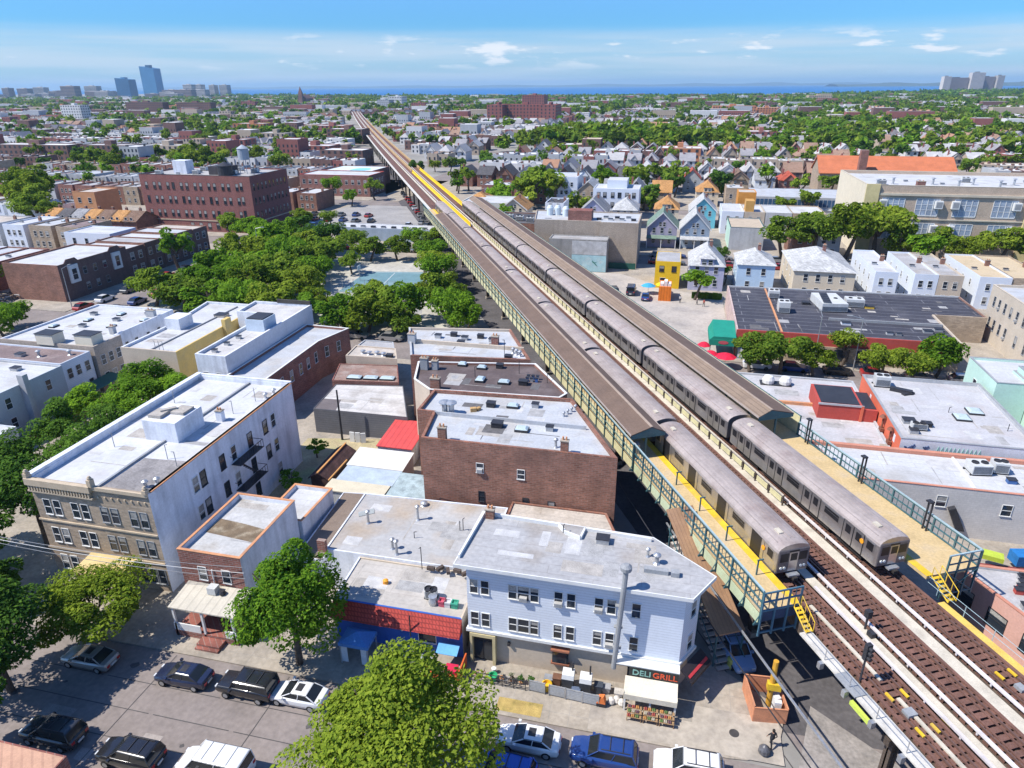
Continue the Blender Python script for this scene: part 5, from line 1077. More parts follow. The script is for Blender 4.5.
def car_parts(kind, wh=.33):
    st, cb_, ct, zr, hwr = SHAPES[kind]; b = M(); rings = []
    for x, z0, z1, hw in st:
        zm = z0+(z1-z0)*.35
        rings.append([(x, -hw*.9, z0), (x, -hw, zm), (x, -hw, z1-.14), (x, -hw*.88, z1), (x, hw*.88, z1), (x, hw, z1-.14), (x, hw, zm), (x, hw*.9, z0)][::-1])
    b.loft(rings); d = {'body': b}
    belt = max(s[2] for s in st)-.06; hb = max(s[3] for s in st)*.91
    g = M(); base = [(cb_[0], -hb, belt), (cb_[1], -hb*.94, belt-.04), (cb_[1], hb*.94, belt-.04), (cb_[0], hb, belt)]
    top = [(ct[0], -hwr, zr-.04), (ct[1], -hwr*.97, zr-.05), (ct[1], hwr*.97, zr-.05), (ct[0], hwr, zr-.04)]
    g.loft([base, top]); d['glass'] = g
    r = M(); k = .98
    lo = [(ct[0]-.04, -hwr-.02, zr-.07), (ct[1]+.05, -hwr, zr-.08), (ct[1]+.05, hwr, zr-.08), (ct[0]-.04, hwr+.02, zr-.07)]
    hi = [(ct[0]+.1, -hwr*.86, zr), (ct[1]-.12, -hwr*.84, zr), (ct[1]-.12, hwr*.84, zr), (ct[0]+.1, hwr*.86, zr)]
    r.loft([lo, hi])
    for s in (-1, 1):
        for t, w_ in ((0, .05), (.5, .035), (1, .045)):
            xb, xt = cb_[0]+(cb_[1]-cb_[0])*t, ct[0]+(ct[1]-ct[0])*t
            r.tube((xb, s*hb*.985, belt-.02), (xt, s*hwr*.99, zr-.06), w_, w_, 5)
        if kind == 'van': r.box(-2.5, -.3, s*(hb-.03) if s > 0 else -hb-.03, s*(hb+.03) if s > 0 else -hb+.03, belt-.05, belt+.1)
    if kind in ('suv', 'jeep'):
        for s in (-1, 1): r.box(ct[0]+.2, ct[1]-.2, s*hwr*.8-.03, s*hwr*.8+.03, zr+.02, zr+.07, 1)
        for x in (-1.3, -.4): r.box(x-.03, x+.03, -hwr*.78, hwr*.78, zr+.03, zr+.065, 1)
    if kind == 'van':
        for x in (-1.6, -.6, .3): r.box(x-.03, x+.03, -hwr*.88, hwr*.88, zr-.01, zr+.03, 2)
    if kind == 'sedan': r.box(-.55, 0, -.36, .36, zr-.005, zr+.006, 1)
    d['roof'] = r
    w = M(); w.tube((0, -.11, 0), (0, .11, 0), wh, wh, 18); d['wheel'] = w
    m = M(); m.tube((0, -.12, 0), (0, .12, 0), wh*.62, wh*.62, 12); d['rim'] = m
    x0, x1 = st[0][0], st[-1][0]; zt = st[0][2]; zh = st[-1][2]
    t = M(); t.box(x0-.03, x0+.12, -.14, .14, zt-.24, zt-.02); d['tail'] = t
    h = M(); h.box(x1-.22, x1+.01, -.15, .15, zh-.08, zh+.07); d['head'] = h
    mi = M(); mi.box(-.1, .1, -.1, .1, 0, .16); d['mirror'] = mi
    ws = M(); ws.box(x0-.05, x0, -.26, .26, .5, .64); d['plate'] = ws
    return d, st
def rounded(me, w=.07, seg=3):
    t = bpy.data.objects.new('tmp', me); COL.objects.link(t); m = t.modifiers.new('b', 'BEVEL'); m.width = w; m.segments = seg; m.limit_method = 'ANGLE'; m.angle_limit = R(18)
    me2 = bpy.data.meshes.new_from_object(t.evaluated_get(bpy.context.evaluated_depsgraph_get())); bpy.data.objects.remove(t); me2.name = me.name
    me2.polygons.foreach_set('use_smooth', [True]*len(me2.polygons)); return me2
def car(kind, x, y, rz, colour, label, group='cars parked along the street', z=.02, towing=False):
    P = PAINTS[colour]; d, st = cached(('carp', kind), lambda: car_parts(kind))
    e = thing('parked_car', label, 'van' if kind == 'van' else 'car', (x, y, z), rz, group); ORG[e] = (0, 0, 0)
    g = lambda k, m: cached(('car', kind, k, m[0].name), lambda: d[k].mesh({'body': 'car_body', 'glass': 'car_window', 'roof': 'car_roof', 'tail': 'taillight', 'head': 'headlight', 'plate': 'number_plate'}.get(k, k), m, smooth=k in ('wheel',)) if k not in ('body', 'roof') else rounded(d[k].mesh('car_body' if k == 'body' else 'car_roof', m), .09 if k == 'body' else .03))
    link('car_body', g('body', [P]), e); link('car_window', g('glass', [CGL]), e); link('car_roof', g('roof', [P, DARK, GREYP]), e)
    wb = (-1.42, 1.42) if kind != 'van' else (-1.6, 1.7); hw = max(s[3] for s in st)-.1
    for wx in wb:
        for s in (-1, 1):
            w = link('wheel', g('wheel', [TYRE]), e, (wx, s*hw, .33)); link('rim', g('rim', [RIM]), w)
    for s in (-1, 1):
        link('taillight', g('tail', [REDL]), e, (0, s*(st[0][3]-.16), 0)); link('headlight', g('head', [HEADL]), e, (0, s*(st[-1][3]-.2), 0))
        link('mirror', g('mirror', [P]), e, (.85, s*(hw+.22), 1.0))
    link('number_plate', g('plate', [WHITE]), e)
    return e
PI = math.pi
car('sedan', -7.0, 34.35, PI, 'white', 'white sedan with a dark sunroof, parked behind the dark blue car')
car('suv', -1.55, 34.4, PI, 'blue', 'dark blue hatchback parked between the two white cars')
car('suv', 4.25, 34.65, PI, 'white', 'white sport utility car with roof rails, nearest the street corner')
car('suv', -8.3, 31.6, PI-.06, 'bright blue', 'bright blue car in the middle of the street beside the yellow-green tree')
car('sedan', -25.3, 34.3, PI, 'white', 'white hatchback half hidden under the dark green tree')
car('jeep', -29.6, 34.1, PI, 'black', 'black boxy off-road car with roof slats on the far kerb')
car('sedan', -35.3, 34.0, PI+.02, 'navy', 'black sedan on the far kerb facing the silver one')
car('sedan', -44.2, 33.9, PI, 'silver', 'silver sedan parked under the yellow-green tree')
car('van', -27.9, 27.4, PI, 'white', 'white passenger van with a ribbed roof parked on the near kerb')
car('suv', -34.3, 26.9, PI, 'black', 'black sport utility car just behind the white van')
car('suv', -41.2, 27.2, PI, 'charcoal', 'dark car deep in the shade of the big tree at the left edge')
x, y = ew(37.6, 28.6); car('suv', x, y, ELZ+PI/2+PI-.12, 'pale blue', 'pale silver-blue car under the railway end beside the plywood pen', z=.02)
# ------------------------------------------------------------------ things at the street corner under the railway
PLY = mat('orange_plywood', (.55, .24, .13), .85, .15, 1.5, (.40, .20, .14), .5, 1.2)
pb = thing('plywood_pen', 'open pen of orange plywood sheets on the pavement corner', 'enclosure', (9.9, 41.6, .12))
for k, (p, q) in enumerate((((9.0, 40.0), (11.4, 40.3)), ((11.4, 40.3), (10.9, 43.2)), ((10.9, 43.2), (8.5, 43.0)), ((8.5, 43.0), (9.0, 40.0)))):
    p, q = Vector(p), Vector(q); c = (p+q)/2; d = q-p; b = M(); b.obox(c.x, c.y, .82, d.length, .06, 1.4+.1*k, math.atan2(d.y, d.x))
    b.obox(c.x, c.y, 1.52+.05*k, d.length, .1, .07, math.atan2(d.y, d.x)); b.build('plywood_panel', PLY, pb)
yp = thing('warning_post', 'yellow and orange steel post standing inside the plywood pen', 'post', (10.3, 41.8, .12))
b = M(); b.tube((10.3, 41.8, .12), (10.3, 41.8, 4.6), .22, .2, 10); b.build('post', mat('ochre_post', (.55, .30, .04), .6, .12, 1), yp)
b = M(); b.box(9.95, 10.95, 41.5, 42.0, 1.9, 2.5); b.build('bracket', YEL, yp)
simple('sheeting_bundle', 'white plastic sheeting heaped inside the plywood pen', 'sheeting', lambda b: [b.obox(10.75, 40.9+k*.5, .9, .5, .35, 1.4-.2*k, .4*k) for k in range(3)], mat('plastic_sheet', (.66, .66, .66), .5, .12, 3))
simple('yellow_barrel', 'pale yellow-green drum beside the silver-blue car', 'drum', lambda b: b.lathe(7.9, 45.2, [(.42, .02), (.5, .15), (.46, .5), (.5, .85), (.42, 1.0), (.2, 1.02)], 14), mat('lime_drum', (.42, .42, .10), .6, .15))
simple('rubbish_bag', 'dark grey rubbish bag on the pavement corner by the kerb', 'bag', lambda b: b.lathe(9.55, 37.35, [(.2, .13), (.42, .3), (.4, .6), (.2, .85), (.08, .95)], 10), mat('bag_grey', (.10, .10, .11), .35, .3, 4))
# brown roof and steps of the station stair beside the corner building
stt = thing('station_stair', 'covered station stair with a brown metal roof beside the corner building', 'staircase', (6.0, 48.0, .02), ELZ)
ORG[stt] = (0, 0, 0)
b = M(); b.loft([[(-1.3, -3.0, 3.3), (1.3, -3.0, 3.3), (1.3, -3.0, 3.45), (-1.3, -3.0, 3.45)], [(-1.3, 7, 8.8), (1.3, 7, 8.8), (1.3, 7, 8.95), (-1.3, 7, 8.95)]]); b.build('stair_roof', mat('brown_stair_roof', (.32, .19, .11), .7, .1, .8, pat='rows', pc=(.22, .13, .08), ps=3), stt)
b = M()
for k in range(22): b.box(-1.1, 1.1, -3.6+k*.46, -3.2+k*.46, .2+k*.29, .27+k*.29)
b.build('treads', mat('stair_tread', (.42, .38, .34), .8, .15), stt)
b = M()
for s in (-1.2, 1.2):
    b.tube((s, -3.6, 1.1), (s, 6.4, 7.3), .05, .05, 5)
    for k in range(4): b.box(s-.06, s+.06, -3+k*3, -2.88+k*3, .02, 3.4+k*1.65)
b.build('stair_frame', TEAL, stt)
# long cables crossing the street edge
def cable(pts, r, m, label, name='overhead_cable', sag=.0):
    b = M()
    for p, q in zip(pts[:-1], pts[1:]):
        n = 8; prev = Vector(p)
        for k in range(1, n+1):
            t = k/n; c = Vector(p).lerp(Vector(q), t); c.z -= sag*4*t*(1-t); b.tube(prev, c, r, r, 4); prev = c
    return tag(b.build(name, m), label, 'cable')
# ------------------------------------------------------------------ utility poles and lamps
WOOD = mat('pole_wood', (.30, .25, .20), .9, .15, 1.5)
def upole(x, y, h, label, arm=True, lean=0, m=None):
    e = thing('utility_pole', label, 'pole', (x, y, .12)); b = M(); b.tube((x, y, .12), (x+lean, y, h), .16, .11, 8); b.build('pole', m or WOOD, e)
    if arm:
        b = M(); b.box(x+lean-1.1, x+lean+1.1, y-.06, y+.06, h-.8, h-.65); b.build('crossarm', m or WOOD, e)
        b = M(); b.lathe(x+lean+.35, y, [(.2, h-2.2), (.24, h-1.5), (.1, h-1.35)], 10); b.build('transformer', GREYP, e)
    return e
upole(-57.6, 38.0, 8.5, 'wooden utility pole among the trees at the left edge')
upole(-41.2, 74.6, 7.5, 'dark wooden pole in the yard before the grey garage', False, 0, DARK)
for k, (z0, z1) in enumerate(((8.2, 6.2), (7.9, 5.6), (7.5, 5.0))):
    cable([(-57.6, 38.0, z0), (-33.5, 41.0, z1)], .025, WHITE if k == 1 else GREYP, ['upper overhead cable sagging to the brick house', 'pale middle overhead cable sagging to the brick house', 'lowest overhead cable sagging to the brick house'][k], sag=.5)
def lamp(x, y, h, rz, label, m=None):
    e = thing('street_lamp', label, 'street lamp', (x, y, .12), rz, 'street lamps'); ORG[e] = (0, 0, 0); m = m or STEEL
    b = M(); b.tube((0, 0, 0), (0, 0, h), .1, .06, 8); b.tube((0, 0, h), (1.8, 0, h+.4), .05, .04, 6); link('lamp_post', b.mesh('lamp_post', m), e)
    b = M(); b.obox(2.1, 0, h+.4, .8, .28, .14); link('lamp_head', b.mesh('lamp_head', GREYP), e); return e
lamp(31.4, 115.6, 9, PI, 'leaning pale street lamp between two trees before the red supermarket wall'); lamp(25.2, 115.8, 9, PI/2, 'thin street lamp in front of the red supermarket wall')
lamp(-125.2, 117.0, 9, PI/2, 'street lamp at the avenue corner behind the white row roofs'); lamp(-103.5, 156, 11, 0, 'tall pale lamp rising above the park trees')
cable([ew(48.5, 27.2)+(6.2,), ew(20, 26.6)+(5.4,)], .09, STEEL, 'thick grey conduit running along the railway over the street edge', 'conduit', .3)
cable([ew(60, 26.6)+(5.0,), ew(24, 25.3)+(4.6,)], .05, DARK, 'dark cable strung beside the railway over the street edge', sag=.5)
# ------------------------------------------------------------------ people
SKIN = mat('skin', (.38, .22, .15), .6, .05)
def person(x, y, z, rz, label, top, legs, stride=.25, arm=.2, hair=(.02, .015, .012), group=None):
    J = {'pel': (0, 0, .95, .15), 'ch': (0, 0, 1.25, .165), 'nk': (0, 0, 1.47, .065), 'hd': (0, .015, 1.58, .095), 'tp': (0, .01, 1.70, .085)}
    for s, n in ((-1, 'l'), (1, 'r')):
        f = stride*s
        J['hip'+n] = (s*.10, 0, .88, .105); J['kn'+n] = (s*.11, f*.55, .48, .07); J['an'+n] = (s*.11, f*.8-.04, .08, .045); J['to'+n] = (s*.12, f*.8+.15, .04, .04)
        J['sh'+n] = (s*.19, 0, 1.40, .065); J['el'+n] = (s*.25, -f*arm*1.5, 1.13, .045); J['wr'+n] = (s*.25, -f*arm*1.5+.12, .90, .033); J['ha'+n] = (s*.24, -f*arm*1.5+.17, .80, .036)
        for i, (dx, l) in enumerate(((-.025, .07), (-.009, .085), (.008, .09), (.024, .075))): J['f%d%s' % (i, n)] = (s*.24+dx, -f*arm*1.5+.20, .80-l, .009)
        J['th'+n] = (s*.24-s*.045, -f*arm*1.5+.21, .77, .010)
    Ed = [('pel', 'ch'), ('ch', 'nk'), ('nk', 'hd'), ('hd', 'tp')]
    for n in 'lr': Ed += [('pel', 'hip'+n), ('hip'+n, 'kn'+n), ('kn'+n, 'an'+n), ('an'+n, 'to'+n), ('ch', 'sh'+n), ('sh'+n, 'el'+n), ('el'+n, 'wr'+n), ('wr'+n, 'ha'+n), ('ha'+n, 'th'+n)]+[('ha'+n, 'f%d%s' % (i, n)) for i in range(4)]
    ks = list(J); me = bpy.data.meshes.new('body'); me.from_pydata([J[k][:3] for k in ks], [(ks.index(a), ks.index(c)) for a, c in Ed], [])
    t = bpy.data.objects.new('tmp', me); COL.objects.link(t); t.modifiers.new('s', 'SKIN'); sk = me.skin_vertices[0].data
    for i, k in enumerate(ks): sk[i].radius = (J[k][3],)*2; sk[i].use_root = (k == 'pel')
    ss_ = t.modifiers.new('u', 'SUBSURF'); ss_.levels = 1; ss_.render_levels = 1
    bm = bpy.data.meshes.new_from_object(t.evaluated_get(bpy.context.evaluated_depsgraph_get())); bpy.data.objects.remove(t)
    bm.name = 'person'; bm.materials.clear()
    for m in (SKIN, mat('cloth_%.2f%.2f%.2f' % top, top, .9, .1, 4), mat('cloth_%.2f%.2f%.2f' % legs, legs, .9, .1, 4), mat('shoe', (.03, .03, .03), .7), mat('hair_%.3f' % hair[0], hair, .7, .2, 8), mat('eye_dark', (.01, .01, .01), .3)): bm.materials.append(m)
    for p in bm.polygons:
        c = p.center; m = 0
        if c.z < .1: m = 3
        elif c.z < .96 and abs(c.x) < .2: m = 2
        elif .96 <= c.z < 1.46 and not (abs(c.x) > .22 and c.z < 1.1): m = 1
        elif c.z > 1.64 or (c.z > 1.52 and c.y < -.02): m = 4
        elif 1.56 < c.z < 1.61 and c.y > .07: m = 0
        p.material_index = m
    bm.polygons.foreach_set('use_smooth', [True]*len(bm.polygons))
    o = bpy.data.objects.new('person', bm); COL.objects.link(o); o.location = (x, y, z); o.rotation_euler = (0, 0, rz); ORG[o] = (0, 0, 0); tag(o, label, 'person', group)
    b = M()
    b.lathe(0, .118, [(.012, 1.57), (.018, 1.555), (.010, 1.60)], 6, 0)
    for s in (-1, 1): b.lathe(s*.034, .108, [(.010, 1.595), (.011, 1.602), (.004, 1.612)], 6, 1)
    b.box(-.022, .022, .100, .112, 1.525, 1.532, 2); link('face', b.mesh('face', [SKIN, MATS['eye_dark'], mat('lips', (.30, .10, .08))]), o)
    b = M(); b.lathe(0, 0, [(.10, 1.60), (.108, 1.66), (.09, 1.73), (.04, 1.77)], 10); link('hair', b.mesh('hair', MATS['hair_%.3f' % hair[0]]), o)
    return o
person(10.1, 38.0, .13, .4, 'pedestrian in dark clothes walking across the pavement corner', (.03, .03, .035), (.025, .025, .03), .3, .3)
def wear(e, x0, x1, y0, y1, z, n, cols, seed):
    r9 = random.Random(seed)
    for k in range(n):
        w, h = r9.uniform(.6, 3.2), r9.uniform(.4, 2.2); x, y = r9.uniform(x0, max(x0+.1, x1-w)), r9.uniform(y0, max(y0+.1, y1-h)); j = lambda: r9.uniform(-.15, .15)
        if r9.random() < .35: w, h = (r9.uniform(3, 6), .12) if r9.random() < .5 else (.12, r9.uniform(2, 5)); w, h = min(w, x1-x), min(h, y1-y)
        b = M(); b.face([(x+j()*.3, y, z+.004+k*.0006), (x+w, y+j()*.2, z+.004+k*.0006), (x+w+j()*.3, y+h, z+.004+k*.0006), (x, y+h+j()*.2, z+.004+k*.0006)]); b.build('roof_patch', cols[k % len(cols)], e)
PA = [mat('tar_patch', (.12, .115, .115), .85, .2, 2), mat('dirty_patch', (.36, .335, .305), .9, .2, 1.5), mat('new_patch', (.46, .455, .45), .85, .15, 1.5), mat('grey_patch', (.33, .325, .32), .9, .2, 1.5)]
PB = PA[1:]
for args in ((E1, -28.3, -14.6, 47.8, 56, 4.452, 12, PB, 1), (E2, -25, -14.6, 42, 46.4, 4.132, 7, PB, 2), (D, -13, 2.8, 41.4, 46.2, 10.346, 14, PB, 3), (AP, -55.6, -49.6, 44, 67, 10.502, 8, PB[:2], 4), (AP, -48.8, -44.2, 50.5, 67, 10.502, 7, PB, 5), (C3, -23.6, -10, 61.8, 66.8, 9.152, 10, PA, 6), (C3, -26.4, -12, 67.8, 73, 9.152, 8, PA, 7), (C1, -33, -20, 86, 89, 9.302, 8, PA, 8), (C1, -36, -23, 90, 94.6, 9.302, 10, PA, 9), (C2, -29, -14, 75.5, 81, 8.982, 9, [PA[0], PA[3], PA[1]], 10), (B1, -44, -37, 77, 84, 3.622, 7, PB, 11), (A3, -101, -87, 83, 99, 7.302, 14, PB, 12), (A4, -80.5, -77.2, 84, 92, 7.102, 4, PB, 13), (A5, -64.6, -61, 80, 90, 8.652, 6, PB, 14), (A1, -103, -86, 64, 74.8, 6.652, 9, PB, 15), (F1, -39.2, -34.2, 41.8, 49.8, 6.552, 5, PB, 16)): wear(*args)
# ------------------------------------------------------------------ buildings in the middle distance, right of the railway
LAND_ = []                                   # landmarks used to describe the farther things
def mark(name, x, y, z=3): LAND_.append((name, pix(x, y, z)))
REDW = mat('red_painted_wall', (.42, .07, .055), .8, .08, .6, (.30, .07, .06), .4, .5, streak=.1)
ORW = mat('orange_red_wall', (.60, .14, .075), .8, .08, .6, (.5, .15, .1), .4, .5)
SB = [(12.4, 118.4), (47.8, 118.4), (48.2, 134.3), (57, 134.4), (57, 148.5), (12.4, 147.6)]
G1 = bld('supermarket', 'wide one-storey supermarket with a red front and dark seamed roof', 'supermarket', SB, 5.0, [REDW, STUCCO, BRICKT, BRICKB, GREYST, mat('mural_wall', (.50, .38, .34), .8, .3, 1.2, (.3, .2, .25), .6, .6)], mat('dark_blue_roof', (.05, .05, .064), .8, .14, .3, (.10, .098, .11), .5, .2, pat='seam', pc=(.17, .17, .185), ps=2), .25, .3, None)
b = M(); b.box(12.6, 47.8, 118.2, 118.4, .12, 3.0); b.build('lower_wall', BRICKT, G1)
b = M()
for k in range(9): b.box(14.2+k*3.6, 16.6+k*3.6, 118.15, 118.2, .6, 2.6)
b.build('shop_front', [GLASS], G1)
b = M(); b.box(19.8, 20.1, 119, 147, 4.75, 4.95); b.build('roof_seam', TERRA, G1)
b = M(); b.box(29, 47.6, 127.8, 128.1, 4.75, 5.2); b.build('party_wall', GREYP, G1)
hvac(G1, 20.9, 141, 4.75, 2.0, 2.0, 1.6); hvac(G1, 21.6, 131.6, 4.75, 2.0, 2.6, 2.1); hvac(G1, 30.4, 136.6, 4.75, 4.6, 7.5, 1.7, .12); hvac(G1, 35.2, 138, 4.75, 3.2, 2.4, 1.6)
for k in range(5):
    hatch(G1, 29.4+.05*k, 133.4+k*1.35, 6.2, 1.3, STEEL)
hatch(G1, 37.8, 137.3, 4.75, 1.6, mat('yellow_housing', (.60, .38, .05), .6, .1)); hatch(G1, 26.5, 137.5, 4.75, 1.4, DARK); hatch(G1, 37.6, 121.8, 4.75, 1.0, GREYST); hatch(G1, 44.2, 124.2, 4.75, 1.4, GREYP); hatch(G1, 31.5, 126, 4.75, 1.5, PAINTW); hatch(G1, 46.2, 125.5, 4.75, 1.3, GREYP); hatch(G1, 39.0, 121.6, 4.75, .8)
ga = thing('entrance_canopy', 'green shop canopy with an oval emblem beside the supermarket corner', 'canopy', (10.2, 120.5, .02))
b = M(); b.loft([[(8.0, 116.8, 3.4), (12.35, 116.8, 3.4), (12.35, 116.8, 4.0), (8.6, 116.8, 4.0)], [(8.0, 124, 3.4), (12.35, 124, 3.4), (12.35, 124, 4.8), (8.6, 124, 4.8)]]); b.box(8.0, 12.35, 116.7, 116.8, 2.4, 3.5); b.box(7.92, 8.0, 116.8, 124, 2.6, 3.4); b.build('canopy', mat('green_canvas', (.015, .24, .17), .7, .08), ga)
b = M(); b.loft([[(10.3+.85*math.cos(t*.4488), 116.69, 3.0+.32*math.sin(t*.4488)) for t in range(14)], [(10.3+.85*math.cos(t*.4488), 116.66, 3.0+.32*math.sin(t*.4488)) for t in range(14)]], 0); b.build('emblem', mat('emblem_red', (.5, .1, .12), .6), ga)
for x in (8.2, 12.2):
    b = M(); b.box(x-.06, x+.06, 116.9, 117.02, .02, 3.4); b.build('post', DARK, ga)
def umbrella(x, y, lab, c=(.62, .015, .05), r=1.35, name='patio_umbrella'):
    e = thing(name, lab, 'umbrella', (x, y, .02), 0, 'umbrellas')
    b = M(); b.lathe(x, y, [(r, 2.0), (r*.55, 2.4), (.06, 2.65)], 8); b.lathe(x, y, [(r*.97, 1.97), (.06, 2.55)], 8); b.build('canopy', mat('umb_%.2f%.2f' % c[:2], c, .8, .08), e)
    b = M(); b.tube((x, y, .02), (x, y, 2.7), .04, .04, 6); b.lathe(x, y, [(.3, .02), (.3, .1), (.1, .14)], 8); b.build('pole', STEEL, e)
umbrella(8.2, 113.4, 'red umbrella in front of the green canopy, nearest the railway'); umbrella(10.6, 112.6, 'large red umbrella in front of the green canopy, nearest the supermarket', r=1.8); umbrella(7.2, 117.6, 'red umbrella beside the green canopy wall, farthest back', r=1.2)
simple('vending_machine', 'pale blue vending machine before the red supermarket wall', 'machine', lambda b: (b.box(12.9, 13.9, 117.2, 118.0, .12, 2.0), b.box(13.0, 13.8, 117.17, 117.2, .4, 1.8, 1)), [mat('machine_blue', (.25, .36, .46), .5, .1), WHITE])
g2 = [(17.2, 76.6), (27.2, 76.6), (27.2, 99.0), (5.8, 99.0)]
G2 = bld('flat_store', 'low white-roofed shop with two dome vents beside the right canopy', 'shop', g2, 4.8, GREYST, mat('pale_grey_roof', (.44, .435, .445), .85, .1, .35, (.40, .36, .35), .5, .3, pat='seam', pc=(.43, .42, .42)), .25, .25, None)
b = M(); b.box(11.5, 21.2, 89.2, 89.6, 4.55, 4.95); b.build('coping_strip', TERRA, G2)
b = M(); b.box(20.2, 25.4, 85.8, 92.2, 4.55, 6.6); b.box(25.4, 27.2, 85.8, 91.6, 4.55, 6.2); b.build('stair_bulkhead', REDW, G2)
b = M(); b.box(20.5, 25.1, 86.2, 91.9, 6.6, 6.68); b.box(25.5, 27.1, 86.2, 91.3, 6.2, 6.28); b.build('bulkhead_roof', DARK, G2)
b = M(); b.box(20.1, 25.5, 85.7, 85.8, 6.5, 6.75); b.box(25.2, 25.5, 85.65, 85.8, 4.55, 6.7, 1); b.build('bulkhead_coping', [GREYST, ORW], G2)
b = M(); b.box(14.2, 18.4, 95.3, 96.9, 4.55, 4.7, 1)
for x in (15.3, 17.6): b.lathe(x, 96.1, [(.8, 4.7), (.85, 5.2), (.6, 5.7), (.1, 5.9)], 12)
b.build('dome_vent', [WHITE, DARK], G2)
pipe(G2, 20.4, 91.2, 4.55, 1.2); b = M(); b.box(23.6, 26.8, 77.2, 77.9, 4.55, 4.8); b.box(26.2, 27.0, 77.9, 79.6, 4.55, 4.75); b.build('roof_kerb', [CONC], G2)
g3 = [(27.4, 76.9), (41.9, 76.9), (41.9, 96.0), (27.4, 96.0)]
G3 = bld('graffiti_building', 'orange sided building with graffiti on its pale front and a white roof', 'building', g3, 7.0, [mat('pale_graffiti_wall', (.55, .58, .62), .8, .1, .8), GREYST, GREYST, ORW], MATS['pale_grey_roof'], .35, .3, GREYP)
b = M(); rr = random.Random(4)
for k in range(16):
    x, z = 28.0+rr.random()*2.2, 5.3+rr.random()*1.1; b.tube((x, 76.88, z), (x+rr.uniform(-.5, .5), 76.88, z+rr.uniform(-.6, .6)), .09, .09, 5)
b.build('graffiti', mat('graffiti_navy', (.04, .07, .16), .6, .1), G3)
b = M()
for k in range(11):
    x = 31.2+k*.42; b.tube((x, 76.885, 5.4), (x+.2, 76.885, 6.4), .04, .04, 5); b.tube((x+.2, 76.885, 6.4), (x+.34, 76.885, 5.5), .04, .04, 5)
b.build('graffiti', mat('graffiti_mint', (.30, .50, .46), .6, .1), G3)
hvac(G3, 29.2, 93.4, 6.65, 1.8, 1.6, 1.5); b = M(); b.obox(31.2, 91.6, 6.9, 2.6, .7, .5, -.4); b.obox(31.9, 91.0, 6.8, 1.6, .6, .3, .5); b.build('duct', DARK, G3)
hatch(G3, 29.6, 82.2, 6.65, 1.3, GREYP); hvac(G3, 30.2, 80.5, 6.65, 1.6, 1.0, .8); hatch(G3, 31.4, 81.6, 6.65, 1.0, DARK); hatch(G3, 29.4, 79.4, 6.65, .9, STEEL)
skylight(G3, 36.2, 84.7, 6.65, 1.7, 1.8); skylight(G3, 38.3, 86.9, 6.65, 1.7, 1.8); pipe(G3, 40.2, 82.2, 6.65, .9); pipe(G3, 35.2, 86.2, 6.65, .7)
b = M()
for k, y in enumerate((83.0, 79.6)): b.box(26.9, 27.3, y-.4, y+.4, 4.9, 5.3); b.tube((27.1, y, 5.3), (27.1, y, 6.6), .12, .12, 8); b.lathe(27.0, y, [(.18, 6.6), (.42, 6.7), (.2, 7.0)], 8)
b.build('wall_flue', mat('rusty_flue', (.20, .08, .05), .7, .2, 2), G3)
for k, y in enumerate((90.5, 79.0)):
    b = M(); b.box(27.36, 27.4, y-.3, y+.3, 5.5, 6.4); b.build('wall_plate', PAINTW, G3)
G4 = bld('flat_store', 'grey sided building with orange roof edge and small windows beyond the railing', 'building', [(20.6, 68.6), (46, 68.6), (46, 76.4), (17.4, 76.4)], 5.9, mat('grey_block_side', (.56, .53, .50), .9, .06, .5, (.42, .40, .385), .4, .4, pat='block', pc=(.46, .44, .42)), ROOFW, .12, .3, mat('orange_coping', (.50, .22, .15), .8, .1, 1))
for x in (29.6, 35.7): window(G4, x, 68.6, 3.3 if x > 30 else 3.6, .9, 1.25, 0, 'white')
hvac(G4, 34.0, 72.8, 5.78, 2.0, 1.7, 1.2, .15); hvac(G4, 36.2, 73.4, 5.78, 1.4, 1.4, 1.3); hatch(G4, 36.6, 71.2, 5.78, .8, MATS['blue_can']); b = M(); b.box(32.4, 32.6, 69, 76, 5.78, 5.95); b.box(17.8, 46, 75.6, 76.1, 5.8, 6.2, 1); b.build('roof_batten', [WHITE, MATS['orange_coping']], G4)
b = M(); b.loft([[(30.3, 68.58, 3.6), (31.5, 68.58, 1.2), (31.5, 68.0, 1.2), (30.3, 68.0, 3.6)], [(30.9, 68.58, 3.9), (32.3, 68.58, 1.2), (32.3, 68.0, 1.2), (30.9, 68.0, 3.9)]]); b.build('extract_hood', DARK, G4)
e5 = [ew(27, 49.8), ew(36.6, 49.8), (46, 58.2), (46, 41)]
p5 = [(elx(43, 50), 43), (48, 43), (48, 57.0), (elx(57, 50), 57.0)]
G5 = bld('pink_building', 'pink low building with dark windows beside the yellow walkway', 'building', p5, 4.9, [GREYST, GREYST, GREYST, mat('pink_stucco', (.58, .34, .28), .85, .08, .6, (.5, .25, .2), .4, .6)], mat('cluttered_roof', (.38, .37, .37), .85, .12, .5, (.32, .3, .29), .6, .4), .2, .3, MATS['orange_coping'])
wrow(G5, p5, 3, [2.0, 5.2, 8.4, 11.6, 14.4], 2.0, 1.7, 1.5, 'dark', True, True)
rr = random.Random(8)
for k in range(14):
    hatch(G5, 30.5+rr.random()*6, 50.5+rr.random()*5.5, 4.7, .6+.3*rr.random() if False else .6, random.choice((DARK, STEEL, MATS['red_painted_wall'], GREYP)))
hvac(G5, 33.6, 53.6, 4.7, 1.8, 1.2, 1.0)
